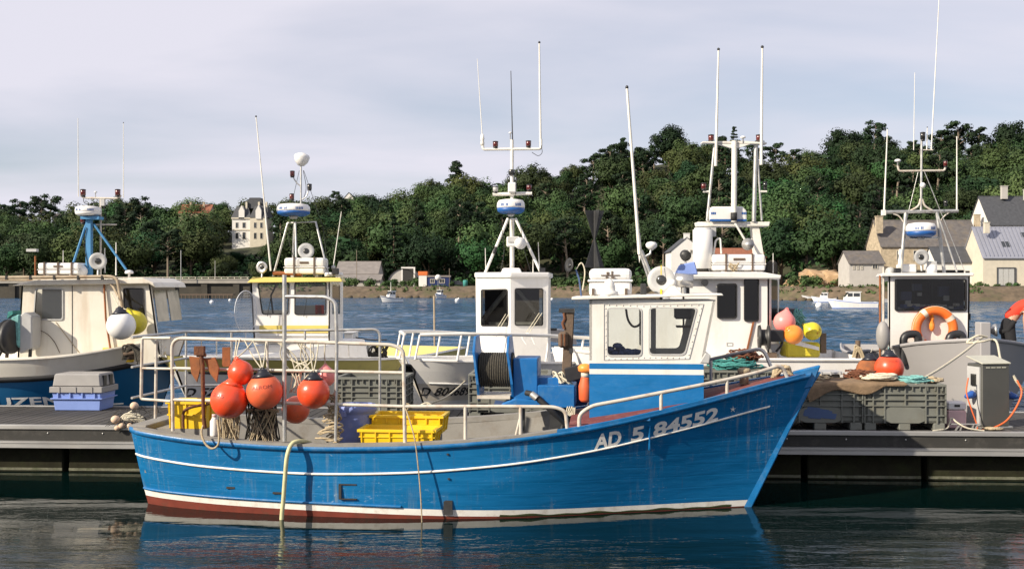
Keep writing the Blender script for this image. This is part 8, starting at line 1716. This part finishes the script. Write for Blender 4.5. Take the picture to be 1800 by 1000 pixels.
mb = MB(); mb.tube(curve([P(1702, 664, 14.5), P(1699, 690, 14.45), P(1708, 720, 14.42), P(1718, 750, 14.4), P(1712, 757, 14.42)]), .010, 6); solo('power_cable', mb, 'orange_cable', 'thin orange cable dropping from the left plug of the pedestal', 'cable', on_dock(1715, Y=14.45), recalc=False)
mb = MB(); mb.tube(curve([P(1788, 668, 14.6), P(1796, 690, 14.55), P(1785, 718, 14.5), P(1768, 740, 14.45), P(1745, 752, 14.42), P(1725, 757, 14.42), P(1760, 757, 14.45), P(1790, 757.5, 14.5)]), .013, 6); solo('power_cable', mb, 'orange_cable', 'orange cable looping from the right plug of the pedestal across the deck', 'cable', on_dock(1760, Y=14.5), recalc=False)
mb = MB(); mb.tube(curve([P(1781, 660, 14.65), P(1795, 680, 14.65), P(1830, 705, 14.7)]), .02, 8); solo('white_hose', mb, 'rope_pale', 'thick white hose leaving the right side of the pedestal', 'hose', on_dock(1800, Y=14.7), recalc=False)
heap('rope_coil', 'small flat coil of tan line on the deck at the pedestal foot', 'rope', on_dock(1744, Y=14.35), .14, .11, .02, 8, .012, 'rope_tan', 33)
a = PZf(1683, 14.5); t = thing('water_canister', 'translucent pinkish water canister with pale top beside the roped pallet box', 'canister', (a.x, 14.6, DZ), -.1); w = 32 * 14.5 / FPX; h = P(0, 706, 14.5).z - DZ
MB().box2((-w / 2, -.12, 0), (w / 2, .12, h * .68)).build('tank', 'canister_pink', t, local=True, bevel=.015); MB().box2((-w / 2, -.12, h * .685), (w / 2, .12, h)).build('tank_top', 'canister_white', t, local=True, bevel=.02); MB().box((.0, -.122, h * .86), (.07, .012, .03)).build('handle_hole', 'interior_dark', t, local=True)
a = on_dock(1698, Y=14.30); t = thing('mooring_cleat', 'pale metal mooring cleat on the pontoon edge before the pedestal', 'cleat', a, -.055); k = 14.3 / FPX
MB().box((0, 0, 11 * k), (52 * k, .03, .018)).build('horn_bar', 'aluminium', t, local=True, bevel=.005)
for x0, x1 in ((-18, -12), (-10, -8), (10, 14), (14, 22)): MB().prism([(x0 * k - .008, -.015, 0), (x0 * k + .008, -.015, 0), (x1 * k * .9 + .008, -.015, 10.5 * k), (x1 * k * .9 - .008, -.015, 10.5 * k)], (0, .03, 0)).build('leg', 'aluminium', t, local=True)
mb = MB(); mb.tube(curve([P(1728, 592, 17.2), P(1690, 622, 16.4), P(1652, 648, 15.6), P(1618, 668, 14.9), P(1610, 675, 14.8)]), .018, 7); mb.tube(curve([P(1735, 592, 17.1), P(1718, 590, 17.0), P(1700, 602, 16.95), P(1728, 600, 16.9), P(1750, 598, 17.0), P(1758, 628, 15.8), P(1762, 645, 14.9)]), .018, 7)
solo('mooring_line', mb, 'rope_pale', 'pale mooring line from the grey bow post down to the pallet box', 'rope', P(1728, 595, 17.1), recalc=False)
mb = MB(); mb.tube(curve([P(1640, 757, 14.2), P(1665, 752, 14.3), P(1672, 735, 14.35), P(1682, 728 + 14, 14.3), P(1700, 752, 14.25), P(1730, 757, 14.25)]), .012, 6); solo('cleat_line', mb, 'rope_pale', 'short pale line made fast on the pontoon cleat', 'rope', on_dock(1690, Y=14.25), recalc=False)
mb = MB(); mb.tube(curve([P(838, 645, 18.4), P(815, 672, 17.6), P(785, 697, 16.6), P(752, 711, 15.6)]), .014, 7); mb.tube(curve([P(752, 711, 15.6), P(745, 716, 15.55), P(740, 712, 15.6), P(752, 708, 15.62), P(762, 716, 15.6)]), .014, 7); solo('mooring_line', mb, 'rope_pale', 'pale mooring line from the white mast boat down to the pontoon', 'rope', P(752, 711, 15.6), recalc=False)
mb = MB(); mb.tube([V(PZf(765, 25).x, 25, -.3), P(763, 520, 25)], .022, 6); solo('thin_pole', mb, 'rail_rust', 'thin upright pole in the water between the yellow-trim and white mast boats', 'pole', (PZf(765, 25).x, 25, 0), recalc=False)
# ---- life ring on the grey boat
lr = thing('life_ring', 'orange life ring with pale bands on the front of the grey boat wheelhouse', 'life ring', P(1643, 617, 19.3)); c = P(1643, 578, 19.3); k = 19.3 / FPX; R1 = 32.5 * k; r1 = 8 * k
for j in range(4):
    a0 = j * math.pi / 2 + .62; MB().tube([c + V(R1 * math.cos(a), 0, R1 * math.sin(a)) for a in [a0 + .12 + (math.pi / 2 - .24) * i / 14 for i in range(15)]], r1, 14).build('segment', 'ring_orange', lr); MB().tube([c + V(R1 * math.cos(a), 0, R1 * math.sin(a)) for a in [a0 - .12 + .24 * i / 4 for i in range(5)]], r1 * 1.02, 14).build('band', 'reflective', lr)
MB().tube([c + V((R1 + r1 * .9) * math.cos(a), -.03, (R1 + r1 * .9) * math.sin(a)) for a in [2 * math.pi * i / 40 for i in range(40)]], .008, 5, closed=True).build('grab_line', 'rope_pale', lr)
t = thing('ring_light', 'small yellow-orange signal light hanging inside the life ring', 'signal light', P(1638, 580, 19.35)); MB().lathe([(.02, 0), (.045, .05), (.05, .12), (.03, .2), (.045, .22), (.03, .27), (0, .28)], P(1638, 582, 19.33), n=12).build('body', 'buoy_orange', t); MB().lathe([(.02, .27), (.035, .29), (.02, .33)], P(1638, 582, 19.33), n=10).build('cap', 'crate_yellow', t)
# ---- gear on the deckhouse boat
t = thing('yellow_tub', 'yellow fishing tub with pale lid in the stern of the deckhouse boat', 'tub', P(1410, 625, 19.2)); a, b = P(1382, 628, 19.1), P(1442, 602, 19.1); MB().box2((a.x, 19.1, a.z), (b.x, 19.6, b.z)).build('tub', 'buoy_yellow', t, bevel=.03); MB().prism([P(1398, 606, 19.08), P(1440, 616, 19.08), P(1440, 610, 19.08), P(1402, 599, 19.08)], (0, .3, 0)).build('lid', 'canister_white', t)
g = random.Random(51); mb = MB()
for k in range(22): mb.tube(curve([P(1392 + g.uniform(-2, 24), 572 + g.uniform(-6, 8), 19.35), P(1398 + g.uniform(-10, 12), 548 + g.uniform(-6, 10), 19.35 + g.uniform(-.1, .1)), P(1404 + g.uniform(-12, 14), 560 + g.uniform(-8, 10), 19.3)]), .012, 5)
mb.tube([P(1404, 625, 19.4), P(1404, 545, 19.4)], .03, 6); solo('hung_rope', mb, 'rope_teal', 'bunch of pale teal rope hung on a post in the stern of the deckhouse boat', 'rope', P(1404, 620, 19.4), recalc=False)
MB0 = MB(); MB0.box(P(1385, 565, 19.7), (.4, .3, .5)); solo('dark_bag', MB0, 'black_plastic', 'dark bag of gear behind the pink and orange buoys', 'bag', P(1385, 590, 19.7), bevel=.08, seg=2)
t = thing('mooring_post', 'weathered post wound with rope between the deckhouse boat and the grey boat', 'post', P(1509, 640, 18.4)); MB().tube([P(1509, 690, 18.4), P(1508, 598, 18.4)], .045, 8).build('post', 'old_wood', t); g = random.Random(3); mb = MB()
for k in range(7): mb.tube(curve([P(1500 + g.uniform(-4, 4), 628, 18.35), P(1508 + g.uniform(-4, 4), 610 + g.uniform(-4, 4), 18.33), P(1517 + g.uniform(-3, 5), 630, 18.35)]), .014, 5)
mb.build('rope_turns', 'rope_tan', t, recalc=False)
# ---- the person bending over on the grey boat
def skin_mesh(name, nodes, edges, matn, parent, sub=2, root=0):
    me = bpy.data.meshes.new(name); me.from_pydata([tuple(n[0]) for n in nodes], edges, []); o = bpy.data.objects.new(name, me); COL.objects.link(o)
    md = o.modifiers.new('s', 'SKIN'); md.use_smooth_shade = True; md.branch_smoothing = .6
    for i, n in enumerate(nodes): sv = me.skin_vertices[0].data[i]; sv.radius = (n[1], n[2] if len(n) > 2 else n[1]); sv.use_root = (i == root)
    su = o.modifiers.new('u', 'SUBSURF'); su.levels = sub; su.render_levels = sub
    dg = bpy.context.evaluated_depsgraph_get(); ev = bpy.data.meshes.new_from_object(o.evaluated_get(dg)); bpy.data.objects.remove(o)
    ev.materials.clear(); ev.materials.append(MATS[matn]); r = bpy.data.objects.new(name, ev); COL.objects.link(r); r.parent = parent
    for p in ev.polygons: p.use_smooth = True
    return r
pr_ = thing('person', 'person in red T-shirt and black trousers bending over on the grey boat', 'person', (9.36, 20.0, .95)); dk = .0
# local coordinates: x right, y away, z up from the deck
hip = V(-.06, 0, .93); wst = V(.02, 0, 1.10); chs = V(.18, 0, 1.30); nck = V(.33, 0, 1.40); hd = V(.48, -.02, 1.42)
sh = [V(.26, -.17, 1.34), V(.26, .17, 1.34)]; el = [V(.17, -.22, 1.06), V(.40, .24, 1.10)]; wr_2 = [V(.19, -.20, .82), V(.45, .14, .88)]
hp_ = [V(-.06, -.1, .88), V(-.06, .1, .88)]; kn = [V(-.02, -.12, .48), V(.02, .12, .48)]; an_ = [V(-.08, -.12, .08), V(-.04, .13, .08)]; to = [V(.08, -.13, .04), V(.12, .14, .04)]
body = [(hip, .13, .15), (wst, .12, .14), (chs, .13, .17), (nck, .055), (hd, .09)]; ed = [(0, 1), (1, 2), (2, 3), (3, 4)]
for i in (0, 1):
    b0 = len(body); body += [(sh[i], .062), (el[i], .046), (wr_2[i], .032), (wr_2[i] + V(.01, 0, -.10), .030)]; ed += [(2, b0), (b0, b0 + 1), (b0 + 1, b0 + 2), (b0 + 2, b0 + 3)]
    b0 = len(body); body += [(hp_[i], .095), (kn[i], .062), (an_[i], .042), (to[i], .036)]; ed += [(0, b0), (b0, b0 + 1), (b0 + 1, b0 + 2), (b0 + 2, b0 + 3)]
bd = skin_mesh('body', body, ed, 'skin', pr_)
skin_mesh('shirt', [(wst + V(-.07, 0, -.10), .14, .16), (wst + V(.03, 0, .04), .135, .16), (chs, .145, .185), (nck + V(-.02, 0, -.01), .075)] + [(s_, .078) for s_ in sh] + [(s_ + (e_ - s_) * .62, .066) for s_, e_ in zip(sh, el)], [(0, 1), (1, 2), (2, 3), (2, 4), (2, 5), (4, 6), (5, 7)], 'cloth_red', pr_)
skin_mesh('trousers', [(hip + V(.05, 0, .16), .13, .155), (hip, .15, .17)] + [(q, .115) for q in hp_] + [(q, .088) for q in kn] + [(q + V(0, 0, .03), .075) for q in an_], [(0, 1), (1, 2), (1, 3), (2, 4), (3, 5), (4, 6), (5, 7)], 'cloth_black', pr_, root=1)
MB().tube([V(.0, -.17, 1.02), V(-.10, -.13, .84), V(-.17, 0, .80), V(-.10, .13, .84)], .05, 8).build('apron_tail', 'cloth_black', pr_, local=True)
for i in (0, 1): MB().tube([sh[i] + (el[i] - sh[i]) * .60, sh[i] + (el[i] - sh[i]) * .64], .068, 12).build('sleeve_band', 'white_stripe', pr_, local=True)
MB().sphere(hd + V(-.01, 0, .03), (.11, .095, .10), 16, 10).build('hair', 'hair_dark', pr_, local=True); MB().sphere(hd + V(.10, -.0, -.03), (.022, .018, .025), 8, 6).build('nose', 'skin', pr_, local=True)
for s in (-1, 1): MB().sphere(hd + V(.0, s * .092, -.01), (.025, .012, .035), 8, 6).build('ear', 'skin', pr_, local=True); MB().sphere(hd + V(.085, s * .035, .01), (.012, .014, .010), 8, 6).build('eye', 'lens_dark', pr_, local=True)
MB().box(hd + V(.085, 0, -.065), (.02, .05, .008)).build('mouth', 'print_dark', pr_, local=True)
for i in (0, 1):
    w_ = wr_2[i] + V(.01, 0, -.11)
    for j in range(4): MB().tube(curve([w_ + V(-.02 + .0, -.03 + .02 * j, .0), w_ + V(.0, -.032 + .021 * j, -.04), w_ + V(.025, -.03 + .02 * j, -.07 + .006 * abs(j - 1))], 3), [.010] * 7, 6).build('finger', 'skin', pr_, local=True)
    MB().tube(curve([w_ + V(.02, 0, .03), w_ + V(.05, -.01, 0), w_ + V(.055, 0, -.03)], 3), .011, 6).build('thumb', 'skin', pr_, local=True)
for i in (0, 1): MB().sphere((an_[i] + to[i]) / 2 + V(.02, 0, -.01), (.14, .055, .05), 12, 8).build('boot', 'black_rubber', pr_, local=True)
